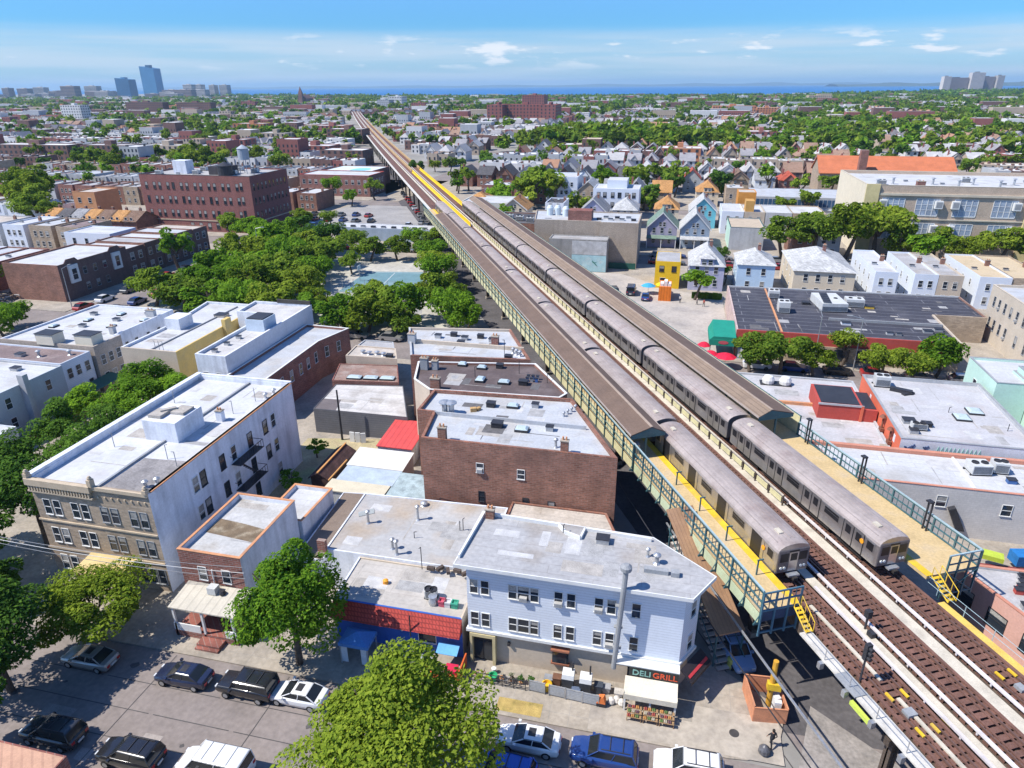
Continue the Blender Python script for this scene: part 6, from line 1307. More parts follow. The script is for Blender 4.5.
for k in range(8):
    simple('tarpaulin_heap', 'bright blue tarpaulin heaped in the yard beside the grey sided building' if k == 0 else 'dark red lumber pile at the foot of the grey sided building' if k == 1 else 'lime green sheet on the lumber pile beside the blue tarpaulin' if k == 2 else 'dark scrap heap at the end of the yard past the blue tarpaulin', 'heap', [lambda b: b.obox(36.4, 64.2, 1.5, 2.6, 1.4, 1.1, .2), lambda b: [b.obox(34+q*.4, 63.2-q*.5, .6+.2*q, 6, .4, .35, .05*q) for q in range(4)], lambda b: b.obox(33.2, 63.6, 1.6, 1.8, 1.1, .5, -.3), lambda b: [b.obox(38.5+.5*q, 65+.4*(q % 2), .8, .8, .6, 1.2, q) for q in range(3)]][k], [mat('tarp_blue', (.02, .16, .42), .5, .15, 2), mat('red_lumber', (.20, .05, .05), .9, .2, 2), mat('lime_sheet', (.42, .52, .06), .6, .1), MATS['scrap']][k]) if k < 4 else None
simple('blue_barrel_wrap', 'turquoise wrapped bundle beside the yellow walkway and pink wall', 'bundle', lambda b: b.obox(*ew(24.6, 43.7), 6.6, 1.0, 1.8, 1.4, ELZ), mat('turquoise_wrap', (.03, .32, .38), .5, .12, 2))
MINT = mat('mint_stucco', (.46, .64, .55), .85, .06, .5, (.38, .52, .46), .4, .5)
G6 = bld('mint_building', 'mint green building with a two-level white roof at the right edge', 'building', [(42.4, 92.6), (46.4, 92.6), (46.4, 97.4), (62, 97.4), (62, 102), (42.4, 102)], 8.6, MINT, ROOFW, .3, .25, GREYP)
G6b = bld('mint_building', 'taller mint green block in front of the lower mint roof, at the right edge', 'building', rect(46.5, 62, 86, 97.3), 9.4, MINT, ROOFW, .3, .25, GREYP)
for y in (95, 98.5): window(G6, 42.4, y, 5.0, 1.0, 1.6, -PI/2)
STN = mat('cream_stone_block', (.52, .45, .36), .9, .07, .5, (.42, .36, .29), .4, .4, pat='block', pc=(.45, .39, .31))
g7 = rect(58.4, 82, 117, 139.2)
G7 = bld('stone_building', 'cream stone building with a row of narrow windows at the right edge', 'building', g7, 10.0, STN, ROOFW2, .35, .3, STN)
wrow(G7, g7, 3, [2.3, 4.5, 6.9, 9.3, 11.8, 14.4, 17, 19.5], 6.6, .75, 1.7, 'grey', acs=(1, 4)); wrow(G7, g7, 3, [2.3, 4.5, 6.9, 9.3, 13.5, 17], 2.6, .75, 1.9, 'grey', acs=(3,))
# backs of the next street's houses
YW = mat('yellow_stucco', (.75, .47, .02), .8, .06, .6)
LILAC = mat('lilac_siding', (.42, .42, .55), .7, .06, .5, pat='siding', pc=(.34, .34, .46), ps=5); PALEB = mat('pale_blue_siding', (.42, .55, .68), .7, .05, .5, pat='siding', pc=(.36, .47, .60), ps=5)
CREAMW = mat('cream_siding', (.58, .50, .38), .8, .06, .5, pat='siding', pc=(.5, .43, .33), ps=4); TURQ = mat('turquoise_siding', (.13, .42, .50), .7, .06, .5, pat='siding', pc=(.1, .35, .42), ps=5)
SH = {n: mat(n+'_shingles', c, .9, .14, .6, pat='shingle', pc=tuple(q*.7 for q in c)) for n, c in (('grey', (.32, .32, .33)), ('pale', (.52, .52, .51)), ('green', (.20, .28, .22)), ('orange', (.52, .27, .10)), ('brown', (.22, .14, .10)), ('red', (.45, .10, .06)), ('dark', (.11, .105, .11)))}
def house(name, label, x0, x1, y0, y1, he, hr, kind, wmt, rm, cat='house', group=None, porch=False, rows=(1.2, 4.2), nw=3, dormer=False, trim=WHITE, side=True):
    e = thing(name, label, cat, ((x0+x1)/2, (y0+y1)/2, .12), 0, group); P4 = rect(x0, x1, y0, y1)
    b = M(); b.prism(P4, .12, he, 0, None); b.build('wall', wmt, e)
    b = M()
    if kind == 'hip': b.hip(x0, x1, y0, y1, he, hr)
    else: b.gable(x0, x1, y0, y1, he, hr, kind, .45, .2, 0, 1)
    rf = b.build('roof', [rm, wmt], e)
    if kind == 'y':
        cx = (x0+x1)/2; f = M(); s = (hr-he)/((x1-x0)/2)
        for q in (-1, 1): f.loft([[(cx+q*(x1-x0+.9)/2, y0-.5, he-.45*s-.1), (cx, y0-.5, hr-.1), (cx, y0-.5, hr+.25), (cx+q*(x1-x0+.9)/2, y0-.5, he-.45*s+.25)], [(cx+q*(x1-x0+.9)/2, y0-.4, he-.45*s-.1), (cx, y0-.4, hr-.1), (cx, y0-.4, hr+.25), (cx+q*(x1-x0+.9)/2, y0-.4, he-.45*s+.25)]][::1 if q > 0 else -1])
        f.build('bargeboard', trim, e)
        for dx in (-.55, .55): window(e, cx+dx, y0, he+.35, .7, 1.2, 0)
    if dormer:
        cx = (x0+x1)/2; d = M(); d.prism(rect(cx-1.5, cx+1.5, y0-.1, y0+2.5), he-.1, he+1.7, 0, None); d.hip(cx-1.5, cx+1.5, y0-.1, y0+2.9, he+1.7, he+2.7, .3, 1); d.build('dormer', [wmt, rm], rf)
        for dx in (-.7, .7): window(e, cx+dx, y0-.1, he+.3, .9, 1.1, 0)
    for z in rows:
        wrow(e, P4, 0, spread(P4, 0, nw), z, .85, 1.5)
        if side: wrow(e, P4, 3, spread(P4, 3, 3), z, .8, 1.4)
    if porch:
        b = M(); b.loft([[(x0, y0-2.4, 2.9), (x1, y0-2.4, 2.9), (x1, y0, 3.4), (x0, y0, 3.4)], [(x0, y0-2.4, 3.05), (x1, y0-2.4, 3.05), (x1, y0, 3.55), (x0, y0, 3.55)]]); b.build('porch_roof', rm, e)
        for x in (x0+.2, (x0+x1)/2, x1-.2):
            b = M(); b.box(x-.1, x+.1, y0-2.3, y0-2.1, .12, 2.95); b.build('porch_post', trim, e)
    chimney(e, x0+(x1-x0)*.6, y0+(y1-y0)*.55, he+(hr-he)*.45, .7, .6, 1.5+(hr-he)*.3, BRICKR)
    return e
yh = bld('row_house', 'bright yellow house with a grey flat roof beside the parking lot', 'house', rect(-3.1, 2.6, 160.5, 171), 6.5, YW, ROOFG, .08, .12, None)
for x in (-1.6, 1.2): window(yh, x, 160.5, 4.1, 1.0, 1.3, 0, 'dark')
window(yh, -1.2, 160.5, 1.0, 1.2, 1.6, 0)
house('gabled_house', 'lilac grey house with cross gables behind the bushy tree by the lot', 4.6, 12.4, 160.3, 174, 5.9, 9.6, 'hip', LILAC, SH['pale'], dormer=True)
house('gabled_house', 'pale blue house with a hipped grey roof behind the dark supermarket roof', 15.3, 23.4, 161, 172.5, 6.5, 9.0, 'hip', PALEB, SH['pale'], nw=2)
house('gabled_house', 'cream double house with a grey hipped roof behind the supermarket', 27, 39.6, 158, 178, 6.4, 9.2, 'hip', CREAMW, SH['pale'], nw=4)
for k, (x0, x1, y0, wmt, rm, lab) in enumerate(((43.4, 48.0, 158, SIDING, ROOFW, 'narrow white flat-roofed house next to the cream double house'), (51.0, 55.6, 157.5, SIDING, ROOFG, 'white flat-roofed house joined to the beige one behind the supermarket'), (55.7, 60.4, 157.5, STUCCO, ROOFG, 'beige flat-roofed house joined to the white one behind the supermarket'), (63.4, 69.4, 157.6, SIDING, mat('sandy_roof', (.50, .40, .26), .9, .15, .4, (.35, .28, .2), .5, .4), 'white house with a sandy brown roof, last of the white row behind the supermarket'), (69.6, 77, 157.8, BRICKT, MATS['sandy_roof'], 'tan house with a sandy roof at the end of the white row'))):
    w = bld('row_house', lab, 'house', rect(x0, x1, y0, y0+22), 7.0, wmt, rm, .3, .2, None, 'white row behind the supermarket')
    P4 = rect(x0, x1, y0, y0+22)
    for z in (4.2, 1.3): wrow(w, P4, 0, spread(P4, 0, 2), z, .8, 1.4); wrow(w, P4, 3, spread(P4, 3, 4), z, .7, 1.3)
    hatch(w, x0+1.5, y0+8, 6.7, .9); chimney(w, x1-.6, y0+12, 6.7)
house('gabled_house', 'grey-blue gabled house with a green roof behind the tan brick block', -7.2, 1.4, 206, 218, 5.8, 10.0, 'y', mat('dim_violet_siding', (.36, .33, .42), .7, .06, .5, pat='siding', pc=(.3, .27, .35), ps=5), SH['green'], porch=True)
house('gabled_house', 'slate-blue gabled house with white bargeboards beside the green-roofed one', 2.4, 10.6, 206, 218, 5.8, 10.2, 'y', mat('slate_blue_siding', (.27, .34, .42), .7, .06, .5, pat='siding', pc=(.22, .28, .35), ps=5), SH['pale'], porch=True)
house('gabled_house', 'turquoise gabled house with white bargeboards behind the slate-blue one', 5.2, 13.6, 238, 251, 5.8, 9.8, 'y', TURQ, SH['pale'])
house('gabled_house', 'orange roofed hipped house with a window dormer behind the green-roofed one', -6.4, 1.6, 240, 252, 5.6, 9.3, 'hip', CREAMW, SH['orange'], dormer=True)
house('gabled_house', 'grey gabled house with a blue gable front behind the tan brick block', -30.6, -21.8, 231, 244, 5.6, 9.6, 'y', LILAC, SH['grey'])
house('gabled_house', 'pale hipped roof house between the grey gable and the orange roof', -19.8, -11.8, 233, 246, 6, 9.3, 'hip', GREYST, SH['pale'])
house('gabled_house', 'orange hipped house behind the turquoise gable', 8.0, 16.4, 284, 297, 5.6, 9.4, 'hip', CREAMW, SH['orange'], dormer=True)
house('gabled_house', 'cream house with an orange gable among trees beyond the railway', -58, -49, 232, 243, 5.4, 8.8, 'y', CREAMW, SH['orange'])
house('gabled_house', 'white house with a tan hipped roof among trees beyond the railway', -75, -66, 246, 257, 5.6, 8.2, 'hip', SIDING, SH['orange'])
mw = bld('modern_house', 'white three-storey modern house with a stepped roofline', 'house', [(-28.6, 250.5), (-12.4, 250.5), (-12.4, 263), (-28.6, 263)], 10.5, SIDING, ROOFW, .3, .25, None)
b = M(); b.prism(rect(-24, -17, 254, 263), 10.2, 13.0, 0, 1); b.build('upper_storey', [SIDING, ROOFW], mw)
P4 = rect(-28.6, -12.4, 250.5, 263)
for z in (7.4, 4.0, 1.0): wrow(mw, P4, 0, [2, 4.2, 7, 9.4, 12, 14.4], z, 1.2, 1.8, 'dark')
for k, (x0, x1, wmt, rm, lab) in enumerate(((15, 21.6, SIDING, ROOFW, 'white walled flat house beside the turquoise gable'), (21.8, 28, STUCCO, ROOFW, 'beige flat house with a tan stair tower beside the school trees'), (28.2, 36, GREYST, ROOFW, 'grey flat house with a white roof behind the school trees'), (36.2, 46, BRICKT, ROOFW, 'tan brick flat house with a white roof behind the school trees'))):
    w = bld('row_house', lab, 'house', rect(x0, x1, 230, 246), 7.2, wmt, rm, .3, .2, None, 'flat houses before the school'); P4 = rect(x0, x1, 230, 246)
    for z in (4.4, 1.4): wrow(w, P4, 0, spread(P4, 0, 2), z, .9, 1.4)
    if k == 1:
        b = M(); b.box(22.0, 24.6, 231, 236, 6.9, 10.4); b.build('stair_tower', mat('ochre_tower', (.50, .28, .08), .8, .08), w)
ms = bld('row_house', 'mint sided building with a tan roof beside the flat houses', 'house', rect(16.2, 25.6, 206, 222), 6.6, [GREYST, GREYST, GREYST, MINT], mat('tan_gravel_roof', (.44, .36, .27), .9, .1), .2, .2, mat('dark_green_edge', (.03, .09, .08), .6))
ob = bld('orange_block', 'orange-brown windowless block behind the flat houses', 'building', rect(21, 26.8, 250, 258), 10.5, mat('orange_brown_wall', (.55, .24, .05), .85, .08), ROOFT, .2, .2, None)
cl = bld('long_hall', 'long low hall with a blue window band and pale roof', 'hall', rect(27.4, 62, 262, 285), 7.6, GREYST, ROOFW2, .2, .2, None)
b = M()
for k in range(24): b.box(28.2+k*1.4, 29.3+k*1.4, 261.9, 262, 4.4, 6.8)
b.build('window_band', mat('blue_glazing', (.04, .09, .17), .15, .2, .3), cl)
b = M(); b.box(27.4, 62, 259.5, 261.85, .12, 3.6); b.box(27.2, 62.2, 259.3, 261.85, 3.6, 3.8, 1); b.build('lean_to', [GREYST, ROOFW2], cl)
# school
sp4 = rect(50.4, 150, 207, 243)
SC_W = mat('buff_brick', (.56, .42, .31), .9, .06, .4, pat='brick', pc=(.48, .41, .33)); SCY = mat('cream_yellow_stone', (.60, .50, .26), .85, .08)
S_ = bld('school_building', 'long buff brick school with tall pale windows and a white roof', 'school', sp4, 19.0, [SC_W, SC_W, SC_W, mat('pale_end_wall', (.62, .55, .42), .85, .06)], ROOFW, .9, .5, mat('stone_cornice', (.52, .46, .36), .8, .08))
b = M(); b.box(50.2, 150, 206.6, 207, 16.4, 17.0); b.box(50.2, 150, 206.7, 207, 10.2, 10.5); b.build('string_course', MATS['stone_cornice'], S_)
b = M(); b.box(50.1, 53.5, 206.4, 207, .12, 19.3); b.box(89.5, 92.3, 206.3, 207, .12, 19.4); b.build('pilaster', SCY, S_)
SWF = mat('pale_window_grid', (.50, .52, .55), .5, .1)
def school_win():
    f = M(); w, h = 5.6, 4.2; f.box(-w/2, w/2, -.1, .02, -.25, 0); f.box(-w/2, w/2, -.1, .02, h, h+.15)
    for k in range(5): x = -w/2+k*w/4; f.box(x-.09, x+.09, -.1, .02, 0, h)
    for z in (h*.33, h*.66): f.box(-w/2, w/2, -.08, .02, z-.05, z+.05)
    p = M(); p.box(-w/2, w/2, -.03, .01, 0, h); return f.mesh('window', WHITE), p.mesh('pane', mat('hazy_pane', (.30, .36, .44), .15, .25, .4))
sw = school_win()
def school_ac():
    b = M(); b.box(-.9, .9, -1.0, -.02, 0, 2.0); b.box(-.7, .7, -1.02, -1.0, .3, 1.7, 1); return b.mesh('window_air_conditioner', [WHITE, GREYP])
sac = school_ac()
for z in (11.4, 5.0):
    for k, x in enumerate((57.5, 66.0, 75.2, 84.5, 98, 107, 116, 125, 134, 143)):
        o = link('window', sw[0], S_, (x, 207, z)); link('pane', sw[1], o); link('window_air_conditioner', sac, S_, (x+(2.6 if k % 2 else -2.6), 207, z+1.9))
for k in range(9): (hatch if k % 3 else hvac)(S_, 56+k*8, 216+((k*7) % 12), 18.1)
chimney(S_, 64, 209.5, 18.1, 2, 1.6, 1.8, BRICKR)
for k in range(12): vent(S_, 54+k*5.2, 212+((k*5) % 9), 18.1, 1.6, .3)
orf = thing('hall_building', 'long hall with a bright orange tiled roof behind the school', 'hall', (90, 338, 0))
b = M(); b.prism(rect(60, 113, 328, 348), .1, 9, 0, None); b.build('wall', BRICKT, orf)
b = M(); b.gable(60, 113, 328, 348, 9, 15, 'x', .6, .3, 0, 1); b.build('roof', [mat('bright_orange_tile', (.50, .16, .075), .8, .1, .4, pat='seam', pc=(.45, .13, .04)), BRICKT], orf)
b = M(); b.box(74.5, 77.5, 326, 329, .1, 18.5); b.build('chimney', BRICKR, orf)
# tan brick blocks and the parking lot beyond the right canopy
TB = mat('taupe_brick', (.47, .39, .31), .9, .07, .5, (.25, .2, .165), .4, .25, pat='brick', pc=(.30, .25, .205), streak=.25)
H1 = bld('brick_block', 'blank tan brick block with a red box and tanks on its roof', 'building', [(-35.6, 178.9), (-18.3, 178.9), (-18.3, 178), (-8.4, 178), (-8.4, 194), (-38, 194)], 11.8, TB, ROOFW2, .3, .3, None)
b = M(); b.box(-27, -20.8, 181, 185, 11.5, 14.0); b.build('roof_box', BRICKR, H1)
for x, y in ((-33, 188), (-31, 188.5), (-28.5, 187)): b = M(); b.lathe(x, y, [(.9, 11.5), (.95, 13.4), (.5, 14.1)], 12); b.build('roof_tank', mat('pale_tank', (.55, .62, .66), .5, .1), H1)
for k in range(7): hatch(H1, -19+k*1.5, 183+((k*3) % 6), 11.5, 1.2, DARK if k % 3 == 0 else STEEL)
H2 = bld('brick_block', 'lower grey wall block with a faded blue mural before the tan block', 'building', rect(-30.5, -15.6, 172.4, 177.8), 8.3, mat('streaked_grey_wall', (.30, .29, .275), .9, .1, .5, (.2, .19, .18), .5, .4, streak=.5), ROOFG, .2, .3, None)
b = M(); b.box(-24.5, -15.7, 172.3, 172.395, .2, 4.4); b.box(-24.5, -15.7, 172.3, 172.39, 4.5, 7.9, 1); b.build('mural', [mat('mural_blue', (.34, .52, .56), .8, .12, .8, (.5, .56, .55), .6, .6), mat('mural_grey', (.46, .46, .46), .85, .15, .8, (.3, .29, .28), .6, .5)], H2)
b = M(); b.obox(-18.6, 172.28, 2.6, 1.0, .03, .12, 0); b.tube((-19.2, 172.28, 3.0), (-18.0, 172.28, 1.8), .12, .12, 5); b.build('graffiti', mat('graffiti_green', (.05, .2, .16), .6), H2)
simple('lot_fence', 'dark green hoarding at the foot of the tan brick block', 'fence', lambda b: b.box(-15.3, -8.5, 176.9, 177.1, .12, 1.7), mat('dark_green_board', (.02, .09, .07), .8, .1))
sheet('parking_lot', [(elx(119, 50), 119.5), (12.2, 119.5), (12.2, 157), (4, 158), (-12, 172), (elx(172, 50)+1, 172)], .14, mat('pale_lot', (.40, .36, .32), .95, .12, .2, (.27, .25, .24), .6, .15))
ctn = thing('shipping_container', 'orange ribbed container standing on the parking lot', 'container', (-.4, 152.6, .14))
b = M(); b.box(-1.7, .9, 149.8, 155.6, .14, 3.3); b.build('body', mat('container_orange', (.65, .17, .02), .6, .1, 1, pat='corr', pc=(.40, .10, .01), ps=1.6), ctn)
b = M(); b.box(-1.75, .95, 149.74, 149.8, .14, 3.35); b.build('door', MATS['container_orange'], ctn)
simple('crate_stack', 'white crates stacked on the orange container', 'crates', lambda b: [b.box(-1.5+k*.8, -.8+k*.8, 150.5, 152.5, 3.3, 3.9+.5*(k % 2)) for k in range(3)], WHITE)
umbrella(-4.2, 155.0, 'sky blue umbrella beside the orange container', (.05, .32, .55), 1.7); umbrella(-1.2, 156.6, 'yellow umbrella before the yellow house', (.80, .65, .03), 1.5)
car('van', -8.0, 154.5, PI/2, 'navy', 'dark blue van parked on the lot below the tan block', 'cars on the parking lot', .145); car('suv', -12.0, 154.0, PI/2+.3, 'grey', 'grey car on the lot beside the right canopy', 'cars on the parking lot', .145); car('sedan', -4.5, 150.6, PI/2, 'blue', 'blue car on the lot beside the orange container', 'cars on the parking lot', .145)
for k, (x, y, t, lab) in enumerate(((3.0, 149.0, (.5, .5, .5), 'person in pale top beside the lot hedge, nearest the orange container'), (6.6, 148.5, (.55, .45, .4), 'person in a cream top walking on the lot below the hedge'), (8.0, 147.2, (.35, .08, .06), 'person in a red top on the lot near the mural wall'))): person(x, y, .14, k*1.3, lab, t, (.04, .04, .05), .2)
simple('lot_hedge', 'clipped hedge along the back of the parking lot', 'hedge', lambda b: [b.obox(6+k*.9, 153.6, .8, 1.0, 1.1, 1.2+.2*(k % 2), .3*k) for k in range(7)], leafmat('hedge_leaf', (.02, .05, .01), (.08, .14, .02), .2, 1.5))
# ------------------------------------------------------------------ left of the railway: park edge, factory and avenue
PLAZA = mat('park_paving', (.42, .40, .35), .95, .15, .1, (.25, .27, .2), .5, .06)
sheet('park_ground', [(-110, 121), (elx(121, 25), 121), (elx(174, 25), 174), (-110, 174)], .13, PLAZA)
sheet('park_court', [(-75, 142), (-54.5, 142), (-60, 163.5), (-76, 161)], .15, mat('court_blue', (.13, .235, .27), .9, .1, .3, (.20, .26, .27), .6, .15))
sheet('court_paving', [(-78, 128), (-50, 130), (-53.6, 140.8), (-77, 140.8)], .148, mat('court_grey', (.33, .32, .31), .9, .1, .2))
b = M()
for p, q in (((-74.4, 142.6), (-55, 142.6)), ((-55, 142.6), (-59.5, 162.6)), ((-59.5, 162.6), (-75.5, 160.2)), ((-66, 142), (-68.5, 161))):
    p, q = Vector(p), Vector(q); c = (p+q)/2; d = q-p; b.obox(c.x, c.y, .158, d.length, .12, .01, math.atan2(d.y, d.x))
tag(b.build('court_lines', WHITE), kind='structure')
for x, lab in ((-74.0, 'basketball hoop at the far end of the blue court'), (-57.0, 'basketball hoop at the near end of the blue court')):
    e = thing('basketball_hoop', lab, 'basketball hoop', (x, 152, .15)); b = M(); b.tube((x, 152, .15), (x, 152, 3.3), .08, .08, 6); b.build('post', STEEL, e); b = M(); b.box(x-.04, x+.04, 151.1, 152.9, 2.9, 4.0); b.build('backboard', WHITE, e)
for k, (x, y, t) in enumerate(((-56.6, 148.6, (.02, .02, .03)), (-57.4, 152.0, (.03, .08, .3)))): person(x, y, .15, 2+k, ['player in black on the blue court', 'player in a blue top on the blue court'][k], t, (.02, .02, .025), .35, .5)
cf = thing('court_fence', 'tall wire fence on posts along the near side of the blue court', 'fence', (-65, 141, .15))
b = M()
for k in range(9): b.tube((-76+k*2.8, 141, .15), (-76+k*2.8, 141, 3.6), .05, .05, 5)
for z in (1.2, 2.4, 3.6): b.tube((-76, 141, z), (-53.6, 141, z), .03, .03, 4)
b.build('fence_frame', STEEL, cf)
jx0, jx1 = -146, -131
J = bld('row_house', 'dark brick corner house with white framed bay windows facing the avenue', 'house', rect(jx0, jx1, 121.5, 142), 8.4, [BRICKB, mat('purple_brown_brick', (.15, .085, .08), .9, .12, .5, pat='brick', pc=(.19, .14, .12), streak=.2), BRICKB, BRICKB], ROOFW, .35, .25, None)
for y in (125.2, 138.2):
    b = M(); b.box(-131, -130.6, y-1.3, y+1.3, 3.8, 7.8); b.build('bay_surround', WHITE, J); window(J, -130.6, y, 4.5, 1.3, 2.4, PI/2)
    b = M(); b.loft([[(-131.1, y-2.0, 8.4), (-131.1, y+2.0, 8.4), (-131.1, y+1.2, 9.2), (-131.1, y-1.2, 9.2)], [(-130.9, y-2.0, 8.4), (-130.9, y+2.0, 8.4), (-130.9, y+1.2, 9.2), (-130.9, y-1.2, 9.2)]]); b.build('gable_crest', MATS['purple_brown_brick'], J)
for y in (128.5, 131.5, 134.5):
    for z in (5.0, 1.4): window(J, -131, y, z, 1.0, 1.6, PI/2, 'grey')
for k in range(5):
    w = bld('row_house', ['brick row house sharing a wall with the corner house on the avenue', 'second brick row house along the avenue from the white bays', 'third brick row house along the avenue from the white bays', 'fourth brick row house along the avenue, behind the park trees', 'last brick row house along the avenue, beside the factory'][k], 'house', rect(-146, -131.2, 142.2+k*6.4, 148.4+k*6.4), 7.6+.2*(k % 2), [BRICKB, MATS['purple_brown_brick'], BRICKB, BRICKB], [ROOFW, ROOFG, ROOFW, ROOFW2, ROOFT][k], .3, .22, None, 'brick row along the avenue')
    for z in (4.6, 1.3):
        for q in (1.6, 4.4): window(w, -131.2, 142.2+k*6.4+q, z, 1.2, 1.8, PI/2)
for k in range(6):
    w = bld('row_house', f'{["first", "second", "third", "fourth", "fifth", "sixth"][k]} long flat roof behind the corner house with white bays, counted away from it', 'house', rect(-154-6.6*k-6.4, -154-6.6*k, 124+k*1.5, 142), 6.8, [BRICKR, BRICKB, PAINTW, BRICKB][k % 4], [ROOFW, ROOFW2, ROOFW, ROOFD, ROOFW, ROOFG][k], .3, .22, None, 'long roofs behind the corner house'); hatch(w, -157-6.6*k, 133, 6.5)
nb = bld('row_house', 'pale blue sided house end behind the avenue row', 'house', rect(-165, -150, 158, 168), 7.5, [SIDING, PALEB, SIDING, SIDING], ROOFW, .3, .22, None)
for x in (-162, -158, -154): window(nb, x, 158, 4.4, .9, 1.6, 0, 'grey')
fy = rect(-173, -132.2, 200.2, 223)
FA = bld('factory_building', 'large red brick factory with rows of small windows and a water tower', 'factory', fy, 18.2, [BRICKF, mat('factory_side_brick', (.25, .085, .075), .9, .1, .4, pat='brick', pc=(.2, .12, .11)), BRICKF, BRICKF], mat('grey_gravel_roof', (.36, .35, .34), .9, .15, .3), .4, .4, DARK)
for z in (13.6, 9.2, 4.8):
    for k in range(14): window(FA, -170.8+k*2.55+(.5 if k % 2 else 0), 200.2, z, .95, 2.2, 0, 'brown', False)
    window(FA, -135.6, 200.2, z+.2, .95, 2.4, 0, 'brown', False)
    for k in range(9): window(FA, -132.2, 202+k*2.35, z, .85, 2.1, PI/2, 'brown', False)
for k in range(5): window(FA, -156+k*3.2, 200.2, 1.0, 1.2, 2.0, 0, 'brown', False)
b = M(); b.box(-173.1, -132.1, 200.05, 200.2, 3.6, 3.9); b.box(-132.2, -132.05, 200.1, 223, 3.6, 3.9); b.build('string_course', STON, FA)
b = M(); b.box(-150, -143, 205, 211, 17.8, 20.5); b.build('roof_penthouse', mat('dark_penthouse', (.06, .055, .06), .8, .2), FA)
for x, y, r, z0, h in ((-143.5, 204.6, 2.3, 17.8, 3.0), (-140.2, 211, 1.8, 22.2, 3.4)):
    b = M(); b.lathe(x, y, [(r, z0), (r*1.02, z0+h), (r*1.1, z0+h+.1), (.1, z0+h+1.3)], 16)
    if z0 > 19:
        for dx in (-1.2, 1.2):
            for dy in (-1.2, 1.2): b.tube((x+dx, y+dy, 17.8), (x+dx, y+dy, z0), .12, .12, 5)
    b.build('water_tank', mat('tank_grey', (.32, .36, .40), .6, .12) if z0 > 19 else DARK, FA)
b = M(); b.box(-164, -159, 206, 210, 17.8, 22); b.build('stair_bulkhead', [PAINTW], FA)
for k in range(16): (hatch if k % 2 else hvac)(FA, -168+k*2.1, 204+((k*11) % 16), 17.8)
mk = bld('market_hall', 'long low market building with a white roof and blue striped front', 'market', rect(-103, -71.5, 197.6, 205), 4.0, [mat('blue_front', (.30, .36, .42), .8, .1, .5), GREYST, GREYST, GREYST], ROOFW, .15, .2, None)
for k in range(9): hatch(mk, -101+k*3.4, 199.3, 3.85, 1.3, DARK if k % 2 else STEEL)
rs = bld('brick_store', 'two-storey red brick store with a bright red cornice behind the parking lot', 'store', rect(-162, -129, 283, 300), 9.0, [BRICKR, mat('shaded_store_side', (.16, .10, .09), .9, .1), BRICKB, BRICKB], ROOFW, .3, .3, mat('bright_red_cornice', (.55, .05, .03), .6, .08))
for z in (5.2, 1.4):
    for k in range(11): window(rs, -160+k*2.9, 283, z, 1.2, 1.8, 0)
    for k in range(5): window(rs, -129, 285+k*3, z, 1.2, 1.8, PI/2)
mb = bld('tower_store', 'store with a faded turquoise circle painted on its pale roof', 'store', rect(-164, -139, 303, 330), 8.0, BRICKB, mat('pale_blue_roof', (.55, .62, .66), .8, .06), .3, .3, None)
b = M(); b.face([(-148+4.6*math.cos(t*.3142), 316+7*math.sin(t*.3142), 7.71) for t in range(20)]); b.build('roof_circle', mat('turquoise_disc', (.20, .50, .58), .7, .1), mb)
rl = random.Random(5)
names = ['white', 'black', 'silver', 'grey', 'blue', 'red']
CARS_AUTO = []
def lowcar(colour):
    def mk():
        b = M(); b.loft([[(x, -hw, z0), (x, -hw, z1), (x, hw, z1), (x, hw, z0)][::-1] for x, z0, z1, hw in ((-2.3, .35, .85, .78), (-2.1, .25, 1.0, .9), (.9, .25, .98, .92), (2.0, .3, .8, .85), (2.3, .4, .65, .7))])
        b.loft([[(-1.9, -.82, .98), (1.0, -.8, .96), (1.0, .8, .96), (-1.9, .82, .98)], [(-1.4, -.66, 1.5), (.2, -.66, 1.5), (.2, .66, 1.5), (-1.4, .66, 1.5)]], 1)
        b.box(-1.3, .1, -.62, .62, 1.5, 1.55)
        for x in (-1.4, 1.4):
            for s in (-1, 1): b.tube((x, s*.78, .32), (x, s*.95, .32), .32, .32, 10, 2)
        return b.mesh('parked_car', [PAINTS[colour], CGL, TYRE])
    return cached(('low', colour), mk)
def lowc(x, y, rz, colour, where):
    o = link('parked_car', lowcar(colour), None, (x, y, .03), rz); CARS_AUTO.append((o, colour, where, x, y)); return o
for k in range(11): lowc(-131+(k % 6)*5.4, 226+(k//6)*11+(k % 2), PI/2+rl.uniform(-.1, .1), rl.choice(names), 'lot')
for k in range(9): lowc(-125+k*6.2+rl.uniform(-.6, .6), 214+rl.uniform(-1, 1), rl.uniform(-.2, .2), rl.choice(names), 'lot')
for k in range(7): lowc(-88+k*3.2, 222+((k*5) % 9), PI/2+rl.uniform(-.2, .2), rl.choice(names), 'lot')
for x in np.arange(-108, -50, 6.4): lowc(x+rl.uniform(-.6, .6), 113.4, 0, rl.choice(names), 'cross')
for x in np.arange(-106, -64, 6.8): lowc(x, 106.8, 0, rl.choice(names), 'cross')
for x in np.arange(16, 58, 6.2): lowc(x+rl.uniform(-.8, .8), 113.6, 0, rl.choice(names), 'cross')
for y in np.arange(118, 200, 7): lowc(-123.4, y+rl.uniform(-.8, .8), PI/2, rl.choice(names), 'avenue'); lowc(-114.8, y+rl.uniform(-.8, .8), PI/2, rl.choice(names), 'avenue')
for x in np.arange(-4, 60, 6.4): lowc(x+rl.uniform(-.8, .8), 184.9, 0, rl.choice(names), 'far'); lowc(x+rl.uniform(-.8, .8), 193.2, 0, rl.choice(names), 'far')
for x in np.arange(-106, -66, 6.4): lowc(x, 185, 0, rl.choice(names), 'far')
for y in np.arange(196, 300, 7.5):
    lowc(elx(y, 31)-1, y, PI/2+ELZ, rl.choice(names), 'rail')
